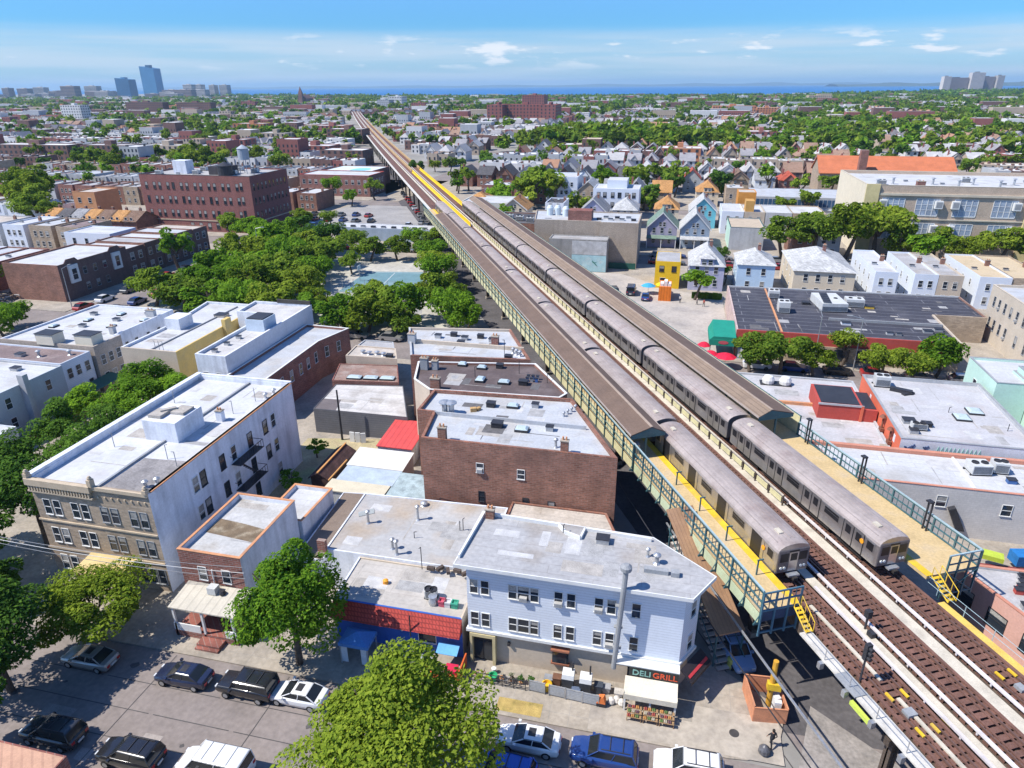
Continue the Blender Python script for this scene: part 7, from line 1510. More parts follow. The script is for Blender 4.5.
sheet('market_lot', [(-128, 206.5), (elx(206, 28), 206.5), (elx(262, 28), 262), (-128, 262)], .13, mat('grey_lot', (.30, .285, .27), .95, .12, .15, (.2, .19, .19), .5, .1))
for k, (x, y, lab) in enumerate(((-147.5, 118.5, 'splintered timber heap on the demolition plot, nearest the avenue'), (-150.5, 120, 'splintered timber heap on the demolition plot beside the yellow debris'), (-145.5, 121, 'timber and rubble heap against the dark brick corner house'))):
    def heap(b):
        r2 = random.Random(k)
        for i in range(26): b.obox(x+r2.uniform(-2, 2), y+r2.uniform(-1.4, 1.4), .3+r2.random()*1.6, r2.uniform(.8, 2.4), .18, .16, r2.random()*6, i % 3)
    simple('timber_heap', lab, 'heap', heap, [mat('broken_timber', (.36, .25, .17), .9, .2, 2), MATS['scrap'], mat('pale_rubble', (.5, .46, .42), .9, .2, 2)], 'demolition heaps')
for n, x, y, z in (('the red brick factory', -150, 211, 12), ('the dark brick corner house', -138, 131, 6), ('the long white-walled building', -63, 92, 8), ('the blue court', -65, 153, 0), ('the red brick store', -145, 291, 6), ('the market building', -87, 201, 3), ('the turquoise roof circle', -148, 316, 8), ('the yellow house', 0, 165, 5), ('the tan brick block', -22, 186, 10), ('the green-roofed gable', -3, 212, 7), ('the white modern house', -20, 256, 9), ('the turquoise gable', 9, 244, 7), ('the long window-band hall', 45, 273, 6), ('the buff school', 75, 222, 14), ('the orange tiled hall', 88, 338, 12), ('the dark supermarket roof', 35, 133, 5), ('the right platform end', -75, 215, 8), ('the cream stone building', 70, 128, 9)): mark(n, x, y, z)

for args in ((G1, 14, 46, 119.5, 127, 4.752, 14, [PA[0], PA[3]], 21), (G1, 14, 55, 130, 146, 4.752, 22, [PA[0], PA[3], PA[1]], 22), (G2, 14, 26.6, 78, 88, 4.552, 12, PB, 23), (G2, 8, 26, 91, 98.4, 4.552, 8, PB, 24), (G3, 28, 41.4, 78, 95, 6.652, 20, PB, 25), (G4, 20.6, 45, 69.2, 75.4, 5.782, 10, PB, 26), (G5, 31, 47, 46, 56.4, 4.702, 12, PA, 27), (S_, 52, 110, 209, 240, 18.102, 26, PB, 28), (H1, -34, -10, 180, 192, 11.502, 12, PA, 29)): wear(*args)
# ------------------------------------------------------------------ trees
def crown_np(seed, n, nclump, leaf, flat=.8, spread_=1.0, zc=0.0):
    rg = np.random.default_rng(seed)
    d = rg.normal(size=(nclump, 3)); d[:, 2] = np.abs(d[:, 2])*.9-.28; d /= np.linalg.norm(d, axis=1)[:, None]
    rad = rg.uniform(.35, .86, nclump)[:, None]; cc = d*rad; cr = rg.uniform(.17, .40, nclump)
    k = rg.integers(0, nclump, n)
    e = rg.normal(size=(n, 3)); e[:, 2] += .35; e /= np.linalg.norm(e, axis=1)[:, None]
    p = cc[k]+e*(cr[k]*rg.uniform(.62, 1.0, n)**.6)[:, None]*np.array([1.05, 1.05, .85])
    nn = e*.55+rg.normal(size=(n, 3))*.42+np.array([-.28, -.12, .75]); nn /= np.linalg.norm(nn, axis=1)[:, None]
    t = np.cross(nn, rg.normal(size=(n, 3))); t /= np.linalg.norm(t, axis=1)[:, None]; w = np.cross(nn, t)
    s = (leaf*rg.uniform(.45, 1.45, n))[:, None]
    p = p*np.array([1, 1, flat])
    V = np.stack([p-t*s, p-w*s*.55, p+t*s, p+w*s*.55], 1)
    return V.reshape(-1, 3)
def quads_mesh(name, V, mats, extra=None):
    nv = len(V); nf = nv//4
    me = bpy.data.meshes.new(name); me.vertices.add(nv); me.vertices.foreach_set('co', V.astype(np.float32).ravel())
    me.loops.add(nv); me.loops.foreach_set('vertex_index', np.arange(nv, dtype=np.int32))
    me.polygons.add(nf); me.polygons.foreach_set('loop_start', np.arange(0, nv, 4, dtype=np.int32))
    for m in mats: me.materials.append(m)
    me.update(calc_edges=True); return me
BARK = mat('tree_bark', (.11, .085, .065), .95, .25, 2)
LV = {'dark': leafmat('leaf_dark', (.032, .085, .017), (.135, .25, .035), .42, .45), 'green': leafmat('leaf_green', (.06, .15, .016), (.25, .42, .035), .48, .4), 'lime': leafmat('leaf_lime', (.055, .12, .012), (.30, .38, .042), .45, .45), 'mid': leafmat('leaf_mid', (.065, .14, .02), (.27, .37, .042), .45, .35)}
def trunk_mesh(h, r, seed):
    rg = random.Random(seed); b = M(); b.tube((0, 0, 0), (rg.uniform(-.15, .15), rg.uniform(-.15, .15), h*.5), r, r*.7, 8)
    for k in range(5):
        a = k*1.257+rg.random(); b.tube((0, 0, h*.42+rg.random()*h*.08), (math.cos(a)*h*.26, math.sin(a)*h*.26, h*.72+rg.random()*h*.1), r*.5, r*.15, 6)
    return b.mesh('trunk', BARK)
def bigtree(name, label, x, y, h, r, col, n, leaf, seed, flat=.85, zc=None, ncl=34, group=None, z=.12):
    e = thing(name, label, 'tree', (x, y, z), 0, group); ORG[e] = (0, 0, 0)
    link('trunk', trunk_mesh(h, .06+h*.022, seed), e)
    V = crown_np(seed, n, ncl, leaf/r, flat)*r; V[:, 2] += (zc if zc is not None else h-r*flat*.95)
    link('crown', quads_mesh('crown', V, [LV[col]]), e, (0, 0, 0)); return e
bigtree('plane_tree', 'big yellow-green street tree hiding the middle of the near street', -14.1, 26.6, 12, 6.2, 'lime', 34000, .145, 1, .9, 7.6, 46)
bigtree('street_tree', 'bushy dark green tree in front of the small red brick house', -27.1, 37.6, 11.2, 4.2, 'green', 23000, .15, 2, 1.45, 5.8, 38)
bigtree('street_tree', 'yellow-green tree before the tan apartment house', -45.2, 36.4, 6.3, 5.0, 'lime', 18000, .145, 3, .6, 3.7, 34)
bigtree('street_tree', 'tall dark tree at the bottom left edge of the street', -48.2, 30.0, 11, 4.3, 'dark', 20000, .16, 4, 1.1, 5.6, 34)
bigtree('street_tree', 'dark tree on the near pavement corner at the bottom left edge', -44.6, 24.2, 8, 3.4, 'dark', 9000, .16, 45, .95, 4.6, 26)
for k, (x, y, h, r, c) in enumerate(((-60.5, 46, 10.5, 4.2, 'dark'), (-62.5, 53, 10, 4.6, 'dark'), (-65.5, 60, 9, 4.6, 'dark'), (-68, 66, 8.5, 4.6, 'green'), (-70.5, 72, 8.5, 4.5, 'green'), (-73.5, 77.5, 8, 4.2, 'green'), (-66.5, 74.5, 7.5, 3.6, 'green'), (-74.5, 63, 7.5, 3.8, 'dark'), (-78, 70, 6.5, 3.2, 'green'), (-70, 52, 9, 4.4, 'dark'), (-62, 40.5, 9, 4.0, 'dark'))):
    bigtree('yard_tree', ['dark yard tree at the front corner of the apartment house', 'second yard tree along the blind side of the apartment house', 'third yard tree along the blind side of the apartment house', 'fourth yard tree along the blind side of the apartment house', 'fifth yard tree along the blind side, toward the yellow wall', 'last yard tree of the row, below the yellow wall', 'low yard tree close to the apartment parapet', 'dark yard tree between the row and the grey sided house', 'small yard tree beside the weathered board fence', 'dark yard tree at the left edge behind the front trees', 'dark tree beside the wooden utility pole'][k], x, y, h, r, c, 6500, .2, 10+k, .9, None, 26, 'yard trees beside the apartment house')
for k, (x, y, h, r) in enumerate(((-61.5, 37.6, 7.5, 3.8), (-57.8, 37.2, 5.5, 2.8), (-66, 43, 9, 4.2))):
    bigtree('yard_tree', ['dark tree on the pavement left of the apartment house front', 'low dark tree at the foot of the wooden utility pole', 'dark tree at the left edge level with the apartment front'][k], x, y, h, r, 'dark', 5500, .2, 80+k, 1.0, None, 24)
for k, (x, y) in enumerate(((-42.2, 69.4), (-41.5, 62), (-30.6, 44.2), (-60.8, 69))):
    bigtree('shrub', ['weedy shrub at the back corner of the white apartment wall', 'weedy shrub along the white apartment side wall', 'leggy shrub beside the lean-to shed', 'shrub below the white apartment parapet'][k], x, y, 2.6, 1.5, 'green', 700, .18, 60+k, .8, 1.5, 12)
# shared crowns
PROTO = {}
def proto(col, q, res):
    def mk():
        n, lf, nc = {'m': (4200, .066, 24), 's': (750, .15, 16), 't': (200, .28, 11)}[res]
        V = crown_np(100+q*7, n, nc, lf, [.78, .9, .7][q]); return quads_mesh('crown', V, [LV[col]])
    return cached(('crown', col, q, res), mk)
TREES_AUTO = []
TR_ = random.Random(77)
def tree(x, y, h, r, col, label=None, group=None, res='m', name='tree', z=.12):
    q = TR_.randrange(3)
    e = thing(name, label, 'tree', (x, y, z), TR_.uniform(0, 6.28), group); ORG[e] = (0, 0, 0)
    t = link('trunk', cached(('trunk', q), lambda: trunk_mesh(1.0, .045, q)), e); t.scale = (h*.9, h*.9, h*.9)
    c = link('crown', proto(col, q, res), e, (0, 0, h-r*.95)); c.scale = (r*TR_.uniform(.9, 1.1), r*TR_.uniform(.9, 1.1), r*TR_.uniform(1.0, 1.35))
    if label is None: TREES_AUTO.append((e, col, x, y, h))
    return e
for x, y, h, r, c in ((19.4, 111.6, 8, 4.4, 'mid'), (14.5, 111.5, 7, 3.6, 'mid'), (24.5, 111.8, 6.0, 3.0, 'lime'), (29.8, 116.9, 7.0, 2.6, 'lime'), (34.8, 112.0, 6.5, 3.4, 'lime'), (39.6, 112.2, 5.5, 2.8, 'lime'), (43.6, 114.8, 7.5, 3.8, 'green'), (6.2, 152.2, 8.0, 3.6, 'green'), (12.4, 172, 8, 1.6, 'dark'), (13.2, 166, 5, 1.6, 'green')): tree(x, y, h, r, c)
# park
for x, y, h, r, c in ((-109, 123, 9, 5.4, 'green'), (-101, 121.5, 8.5, 5.2, 'green'), (-93.5, 120.5, 8.5, 5.0, 'green'), (-86, 121.5, 8, 4.6, 'green'), (-78.5, 120.6, 7.5, 4.4, 'green'), (-106, 132, 9, 5.6, 'green'), (-98, 131, 9, 5.4, 'green'), (-90, 130.5, 8.5, 5.0, 'green'), (-107, 142, 9.5, 5.8, 'green'), (-99, 143, 9.5, 5.5, 'green'), (-91.5, 141, 9, 5.2, 'green'), (-84, 139, 8, 4.6, 'green'), (-108, 154, 10, 5.6, 'green'), (-101, 155, 10, 5.4, 'green'), (-94, 153.5, 10, 5.4, 'green'), (-87, 151, 9, 5.0, 'mid'), (-104, 165, 11, 5.6, 'green'), (-96, 166, 11, 5.4, 'green'), (-88, 163, 9.5, 5.0, 'mid'), (-62, 115.8, 7.5, 4.4, 'green'), (-56, 116.6, 7.5, 4.4, 'green'), (-50, 117.4, 7.5, 4.2, 'green'), (-57.8, 123.4, 8, 4.6, 'green'), (-51, 124, 8, 4.4, 'green'), (-61.0, 129.5, 7.5, 3.4, 'lime'), (-41, 123, 8, 4.2, 'green'), (-37, 120, 7.5, 3.8, 'green'), (-45, 130, 8.5, 4.4, 'green'), (-48.6, 138, 8.5, 4.4, 'green'), (-51.5, 146, 9, 4.2, 'green'), (-54.5, 154, 9, 4.2, 'green'), (-58, 161, 9, 4.0, 'green'), (-70, 118, 7, 4.0, 'green'), (-72, 126, 7.5, 4.0, 'green'), (-78, 132, 8, 4.4, 'green'), (-82, 146, 8, 3.8, 'green'), (-80, 172, 8.5, 4.2, 'mid'), (-73, 174, 8, 3.8, 'lime'), (-66, 176, 7.5, 3.4, 'mid'), (-87, 177, 8, 3.6, 'mid'), (-79, 158, 6, 2.6, 'mid'), (-95, 178, 9, 4.6, 'dark'), (-101, 180, 8, 4.0, 'dark')): tree(x, y, h*TR_.uniform(.9, 1.12), r*TR_.uniform(.98, 1.2), TR_.choice(('green', 'green', 'green', 'mid', 'lime')) if c == 'green' else c)
# street trees before the school, and single trees named in the picture
for x, y, h, r, c in ((30, 198, 13, 6.4, 'mid'), (38, 199, 14, 6.8, 'mid'), (46, 198.4, 16, 7.6, 'lime'), (53.5, 199.5, 16.5, 7.4, 'lime'), (59, 198, 10, 5.2, 'lime'), (68, 199.5, 11, 5.6, 'lime'), (75, 198, 9, 5, 'lime'), (83, 199.5, 12, 6.4, 'lime'), (90, 198.5, 11, 5.6, 'mid'), (97, 198.5, 11, 5.6, 'mid'), (-124.5, 99.5, 7, 4.0, 'green'), (-127, 104, 6.5, 3.8, 'green'), (-152, 117, 10, 5.0, 'mid'), (-156, 123, 9, 4.6, 'mid'), (-149, 112.5, 8, 4.0, 'mid'), (-143, 126.5, 5, 2.2, 'lime'),
    (-176, 143, 9, 4.0, 'dark'), (-182, 146, 7, 3, 'mid'), (-225, 205, 19, 8.5, 'lime'), (-232, 212, 20, 9, 'lime'), (-218, 200, 15, 7, 'mid'), (-240, 220, 17, 8, 'lime'), (-212, 195, 13, 6.5, 'mid'), (-280, 362, 17, 9, 'lime'), (-268, 358, 15, 7.5, 'lime'), (-236, 366, 15, 7, 'lime'), (-254, 429, 16, 8, 'lime'), (-315, 459, 15, 8, 'lime'), (-337, 455, 15, 8, 'mid'), (-208, 345, 13, 6, 'mid'), (-300, 330, 13, 6.5, 'lime'), (-330, 352, 13, 6.5, 'lime'), (-190, 262, 10, 5, 'mid'), (-182, 258, 9, 4.5, 'lime'), (-120, 208, 8, 3.6, 'lime'), (-112, 211, 7, 3, 'mid'), (-66, 188, 8, 3.6, 'mid'), (-72, 184, 8, 3.4, 'green'), (-112, 184, 9, 4.2, 'green'), (-119, 182, 9, 4.4, 'green'), (-126, 186, 9, 4.4, 'green'), (-136, 192, 8, 4, 'mid'), (-136, 262, 12, 4.6, 'green'), (-126, 258, 7, 3.4, 'green'), (-128, 338, 11, 4.5, 'dark')): tree(x, y, h, r, c)
# ------------------------------------------------------------------ far landmarks
def tower(name, label, x0, x1, y0, y1, h, m, roofm, floors=0, cat='apartment tower', slant=0, band=None, group=None):
    e = thing(name, label, cat, ((x0+x1)/2, (y0+y1)/2, 0), 0, group)
    b = M(); b.prism(rect(x0, x1, y0, y1), 0, h, 0, None)
    for k in (4, 5, 6, 7):
        x, y, z = b.v[k]
        if slant: b.v[k] = (x, y, z-(slant if x > (x0+x1)/2 else 0))
    b.build('wall', m, e)
    r = M(); r.face([(x0, y0, h), (x1, y0, h-slant), (x1, y1, h-slant), (x0, y1, h)]); r.box(x0+(x1-x0)*.3, x0+(x1-x0)*.6, y0+(y1-y0)*.3, y1-(y1-y0)*.3, h-slant, h+max(3, h*.04)); r.build('roof', roofm, e)
    if floors:
        b = M(); st = (h-slant)/floors
        for k in range(1, floors): b.box(x0+.5, x1-.5, y0-.3, y0, k*st, k*st+st*.42); b.box(x1, x1+.3, y0+.5, y1-.5, k*st, k*st+st*.42)
        b.build('window_band', band or MATS['blue_glazing'], e)
    return e
BG = mat('blue_tower_glass', (.05, .17, .32), .2, .1, .02, spec=.5); BGD = mat('dark_tower_glass', (.02, .08, .17), .2, .1, .02, spec=.5)
tower('glass_tower', 'tallest blue glass tower on the left skyline', -3041, -2950, 3700, 3760, 160, BG, BGD, 0, 'tower', 12); tower('glass_tower', 'shorter dark blue glass tower left of the tallest one', -3195, -3105, 3670, 3730, 100, BGD, BG, 0, 'tower', 8)
CT = mat('far_concrete', (.42, .40, .38), .9, .08, .01); CB = mat('far_brown_slab', (.26, .20, .18), .9, .08, .01); PT = mat('far_pale_slab', (.52, .48, .44), .9, .06, .01)
for k, (x0, x1, y, h, m) in enumerate(((-3755, -3712, 3440, 51, CB), (-3674, -3604, 3460, 48, CB), (-3670, -3598, 3565, 54, CT), (-2944, -2865, 3016, 57, CB), (-3382, -3299, 3633, 59, CT), (-2755, -2701, 3670, 63, PT), (-2759, -2715, 3775, 63, PT), (-2676, -2642, 3793, 60, PT), (-2620, -2570, 3808, 60, CT), (-3074, -2996, 3396, 33, CB), (-2881, -2772, 3650, 36, CB))):
    tower('apartment_tower', f'{["leftmost brown block", "second brown block from the left edge", "pale stepped block third from the left edge", "wide brown block", "grey twin-topped block", "wide pale block right of the blue towers", "pale block second right of the blue towers", "slim pale block third right of the blue towers", "grey block last of the towers right of the blue ones", "low brown block between the grey block and the blue towers", "low brown block right beside the tallest blue tower"][k]} on the left skyline', x0, x1, y, y+40, h, m, PT, 9, group='left skyline blocks', band=MATS['dark_metal'])
for k, (x0, x1, y, h, m) in enumerate(((1318, 1352, 4315, 76, PT), (1356, 1460, 4390, 70, CB), (1464, 1526, 4370, 94, PT), (1530, 1594, 4420, 74, CB), (1598, 1630, 4400, 79, CT))):
    tower('slab_tower', f'{["pale end block", "long brown slab", "tallest pale core", "shorter brown slab", "dark end block"][k]} of the tower complex on the right skyline', x0, x1, y, y+50, h, m, DARK, 20, group='right skyline slabs', band=mat('slab_window', (.12, .12, .14), .4, .1))
rq = random.Random(31)
for k in range(26):
    x = -3900+k*62+rq.uniform(-20, 20); y = 3000+rq.uniform(0, 500)+max(0, (x+2400))*-.05; w_, h_ = rq.uniform(40, 110), rq.uniform(16, 38)
    if -3250 < x < -2900 and y > 3400: y = 3200
    tower('apartment_tower', f'{["brown", "grey", "pale"][k % 3]} low-rise block {["under", "along", "beneath"][k//9 % 3]} the left skyline, {["first", "second", "third", "fourth", "fifth", "sixth", "seventh", "eighth", "ninth", "tenth"][k//3]} of its colour from the left', x, x+w_, y, y+40, h_, (CB, CT, PT)[k % 3], CT, 6, 'apartment block', group='low blocks under the left skyline', band=MATS['dark_metal'])
APR = mat('far_red_brick', (.27, .105, .09), .9, .08, .05); APO = mat('far_orange_brick', (.45, .19, .10), .9, .08, .05); APT = mat('far_tan_brick', (.42, .34, .26), .9, .08, .05); APW = mat('far_white_wall', (.62, .61, .59), .85, .06, .05); APB = mat('far_brown_brick', (.17, .10, .085), .9, .1, .05); APG = mat('far_grey_wall', (.40, .41, .42), .9, .08, .05)
FRW = mat('far_white_roof', (.58, .575, .57), .85, .12, .08, (.42, .40, .38), .5, .05); FRG = mat('far_grey_roof', (.40, .39, .385), .9, .12, .08); FRD = mat('far_dark_roof', (.16, .15, .155), .9, .15, .08); FRB = mat('far_brown_roof', (.28, .18, .13), .9, .15, .08); FRT = mat('far_tan_roof', (.46, .37, .28), .9, .12, .08); FRS = mat('far_shingle', (.27, .26, .27), .9, .15, .08); FRO = mat('far_orange_roof', (.34, .19, .12), .9, .12, .08)
WINM = mat('far_window', (.045, .05, .06), .3, .2)
def apartment(label, x0, x1, y0, y1, h, m, rm, fl=5, wings=False, group=None):
    e = thing('apartment_block', label, 'apartment block', ((x0+x1)/2, (y0+y1)/2, 0), 0, group); b = M(); r = M(); w = M()
    segs = [(x0, x1, y0, y1)]
    if wings: wd = (x1-x0)/4.4; segs = [(x0, x0+wd, y0, y1), (x1-wd, x1, y0, y1), (x0+wd, x1-wd, y0+(y1-y0)*.45, y1)]
    for a, c, d, f in segs:
        b.prism(rect(a, c, d, f), 0, h, 0, None); r.face([(a, d, h-.4), (c, d, h-.4), (c, f, h-.4), (a, f, h-.4)]); r.box(a+(c-a)*.4, a+(c-a)*.55, d+(f-d)*.4, f-(f-d)*.25, h-.4, h+2.4, 1)
        n = max(2, int((c-a)/4)); st = h/fl
        for i in range(n):
            for k in range(fl): x = a+(c-a)*(i+.5)/n; w.box(x-.8, x+.8, d-.08, d+.02, k*st+st*.3, k*st+st*.8)
        n2 = max(2, int((f-d)/4))
        for i in range(n2):
            for k in range(fl): y = d+(f-d)*(i+.5)/n2; w.box(c-.02, c+.08, y-.8, y+.8, k*st+st*.3, k*st+st*.8)
    b.build('wall', m, e); r.build('roof', [rm, m], e); gl = w.build('glazing', WINM, e)
    if len(w.f) > 480: gl['kind'] = 'stuff'
    return e
apartment('large red brick courtyard apartment block before the sea', -236, -150, 880, 925, 23, APR, APR, 6, True); apartment('taller red brick block behind the courtyard block by the sea', -262, -225, 1205, 1240, 30, APR, APT, 8); apartment('long orange brick building among trees before the sea', 46, 112, 1205, 1240, 13, APO, FRO, 3); apartment('orange brick annex beside the long orange building', 116, 150, 1235, 1262, 10, APO, FRT, 3)
apartment('pale apartment slab standing above the far left trees', -822, -790, 834, 850, 24, APW, FRW, 7); apartment('cream gabled block above the trees on the right', 280, 330, 1811, 1850, 20, APT, FRT, 5); apartment('domed white hall far beyond the railway end', -660, -628, 1590, 1625, 24, APW, FRW, 4); apartment('grey slab block beside the far railway end', -606, -580, 1400, 1425, 20, APG, FRG, 6)
ch = thing('church', 'brown church with a pointed spire far left of the railway end', 'church', (-951, 1730, 0)); b = M(); b.prism(rect(-963, -940, 1722, 1760), 0, 18, 0, None); b.gable(-963, -940, 1722, 1760, 18, 27, 'y', .5, .4, 0, 0); b.build('nave', APB, ch); b = M(); b.prism(rect(-956, -946, 1715, 1722), 0, 30, 0, 0); b.loft([[(-956, 1715, 30), (-946, 1715, 30), (-946, 1722, 30), (-956, 1722, 30)], [(-951.2, 1718.4, 46), (-950.8, 1718.4, 46), (-950.8, 1718.6, 46), (-951.2, 1718.6, 46)]]); b.build('spire', APB, ch)
LNG = []
def rowblock(label, x0, x1, y0, y1, h, m, rm, fl=3): apartment(label, x0, x1, y0, y1, h, m, rm, fl)
rowblock('long dark brick terrace with white roof at the far left edge', -455, -395, 398, 412, 10, APB, FRW); rowblock('long grey-brown terrace second from the left edge', -388, -352, 402, 416, 10, APB, FRG); rowblock('long tan terrace behind the big lime tree on the left', -346, -312, 406, 420, 10, APT, FRG)
rowblock('dark brick row with pale roof left of the railway, nearest the turquoise circle', -214, -186, 402, 418, 9, APB, FRW); rowblock('red brick row with pale roof left of the railway, above the turquoise circle', -250, -222, 430, 446, 9, APR, FRW); rowblock('long brown apartment terrace below the left skyline, west half', -955, -880, 1110, 1126, 22, APB, FRG, 6); rowblock('long brown apartment terrace below the left skyline, east half', -868, -800, 1130, 1146, 21, APB, FRG, 6)
rowblock('purple-brown apartment block beside the far railway', -290, -258, 560, 576, 12, APB, FRW, 4); rowblock('red apartment row in the far left middle', -330, -296, 610, 626, 12, APR, FRW, 4)
ttan = bld('tan_corner_house', 'orange-tan corner house above the row roofs behind the avenue', 'house', rect(-203, -194, 202, 213), 11.5, mat('orange_tan_wall', (.55, .27, .13), .8, .08), ROOFT, .3, .25, TERRA)
for z in (4.5, 8): wrow(ttan, rect(-203, -194, 202, 213), 0, [2.4, 6.6], z, 1.2, 1.6)
for k in range(7): house('gabled_house', f'{["first", "second", "third", "fourth", "fifth", "sixth", "seventh"][k]} house from the left in the orange-brown pitched row before the factory', -206+k*5.3, -200.9+k*5.3, 190, 200, 4.6, 7.0, 'x', [BRICKB, BRICKR][k % 2], SH[['orange', 'dark', 'grey', 'orange', 'brown', 'orange', 'brown'][k]], group='pitched row before the factory', side=False, nw=2)
pg = bld('low_store', 'pale green-grey store with small windows beside the far end of the right platform', 'store', rect(-73, -52, 234, 250), 7.0, mat('pale_stone_green', (.52, .54, .49), .85, .06), ROOFW, .3, .3, None)
for k in range(7): window(pg, -71+k*2.9, 234, 3.4, 1.0, 1.8, 0, 'grey')
ps_ = bld('low_store', 'dark roofed store with rooftop machines beside the right canopy', 'store', rect(-52, -36, 196, 214), 7.5, BRICKB, ROOFD, .3, .3, GREYP)
for k in range(8): (hvac if k % 2 else hatch)(ps_, -50+k*1.8, 199+((k*5) % 12), 7.2)

# ------------------------------------------------------------------ the rest of the city
bpy.context.view_layer.update()
EXC = [(-112, 40, 20, 117), (-112, -36, 117, 181), (12, 80, 80, 150), (-130, -90, 205, 262), (-20, 20, 118, 180)]
for o in list(SC.objects):
    if o.type == 'MESH' and o.name.split('.')[0] in ('wall', 'nave') and o.parent:
        pts = [o.matrix_world @ Vector(c) for c in o.bound_box]
        EXC.append((min(p.x for p in pts)-1, max(p.x for p in pts)+1, min(p.y for p in pts)-2, max(p.y for p in pts)+2))
def free(x0, x1, y0, y1):
    for yy in (y0, y1):
        a = (yy-36*.4602)/.8878; xc = a*-.4602+(36+drift(a))*.8878
        if a < 1250 and x0-(24 if yy < 330 else 18) < xc < x1+(24 if yy < 330 else 18): return False
    for av in AVES:
        if x0 < av+12 and x1 > av-12: return False
    for q in EXC:
        if x0 < q[1] and x1 > q[0] and y0 < q[3] and y1 > q[2]: return False
    return True
def xrange_at(y):
    # the strip of ground that the picture shows at this depth
    l = r = None
    xs = np.linspace(-2.2*y-60, 1.0*y+60, 260); ok = [x for x in xs if -30 < pix(x, y, 5)[0] < 1054]
    return (min(ok), max(ok)) if ok else (0, 0)
WALLS = {'brown brick': (APB, BRICKB), 'red brick': (APR, BRICKR), 'tan brick': (APT, BRICKT), 'white': (APW, SIDING), 'grey': (APG, GREYST)}
ROOFS = {'white': (FRW, ROOFW), 'grey': (FRG, ROOFG), 'silver': (FRW, ROOFW2), 'dark': (FRD, ROOFD), 'brown': (FRB, MATS['brown_roll_roof']), 'tan': (FRT, ROOFT)}
PIT = {'grey': (FRS, SH['grey']), 'brown': (FRB, SH['brown']), 'orange': (FRO, SH['orange']), 'pale': (FRG, SH['pale']), 'dark': (FRD, SH['dark']), 'red': (FRO, SH['red'])}
rg = random.Random(2024)
CAND = []   # (kind, x0, x1, y0, y1, h, wall, roof, extra)
for k in range(2, 37):
    ys = STREETS[k]
    rows = [(ys+10, ys+23.5), (ys+79-23.5, ys+79-10)]
    for ri, (y0, y1) in enumerate(rows):
        if y0 > 2900: continue
        xl, xr = xrange_at(y0); far_ = y0 > 900
        x = xl-5; style = None; left = 0
        while x < xr+5:
            a = (y0-16.6)/.8878; right_side = x > a*-.4602+36*.8878
            if left <= 0:
                left = rg.uniform(25, 70)
                t = rg.random(); gab = .58 if right_side else .16
                if y0 > 1500 and x > 150: gab = .5
                style = ('gable' if t < gab else 'flat', rg.choice(list(WALLS)), rg.choice(('white', 'white', 'white', 'grey', 'silver', 'silver', 'silver', 'dark', 'tan', 'brown')), rg.choice(('grey', 'grey', 'grey', 'brown', 'brown', 'orange', 'pale', 'pale', 'dark', 'pale', 'grey')), rg.uniform(6.2, 8.4))
            kind, wc, rc, pc, h = style
            if rg.random() < .28: wc = rg.choice(list(WALLS))
            if rg.random() < .35: rc = rg.choice(('white', 'white', 'silver', 'grey', 'silver', 'dark', 'tan', 'brown'))
            if rg.random() < .45: pc = rg.choice(('grey', 'brown', 'pale', 'dark', 'grey', 'pale', 'orange', 'red'))
            w = rg.uniform(6, 7.4) if kind == 'flat' else rg.uniform(7, 8.4)
            if far_: w = rg.uniform(10, 24)
            gap = .15 if kind == 'flat' else rg.uniform(1.6, 2.6)
            d0, d1 = y0+rg.uniform(-.8, .8), y1+rg.uniform(-1.5, 1.5)
            if rg.random() < (.03 if y0 < 900 else .06): w *= 2.0; h2 = rg.uniform(10, 16)
            else: h2 = h+rg.uniform(-.4, .4)
            if x < -120 and y0 < 330: kind = 'flat'; h2 = min(h2, 7.4)
            if free(x, x+w, d0, d1):
                p = pix(x+w/2, d0, h2)
                if -45 < p[0] < 1070: CAND.append((kind if h2 < 10 else 'flat', x, x+w, d0, d1, h2, wc, rc, pc))
            x += w+gap; left -= w+gap
flat = sorted([c for c in CAND if c[0] == 'flat'], key=lambda c: c[3]); gab = sorted([c for c in CAND if c[0] == 'gable'], key=lambda c: c[3])
NF, NG = 215, 225
HOUSES_AUTO = []
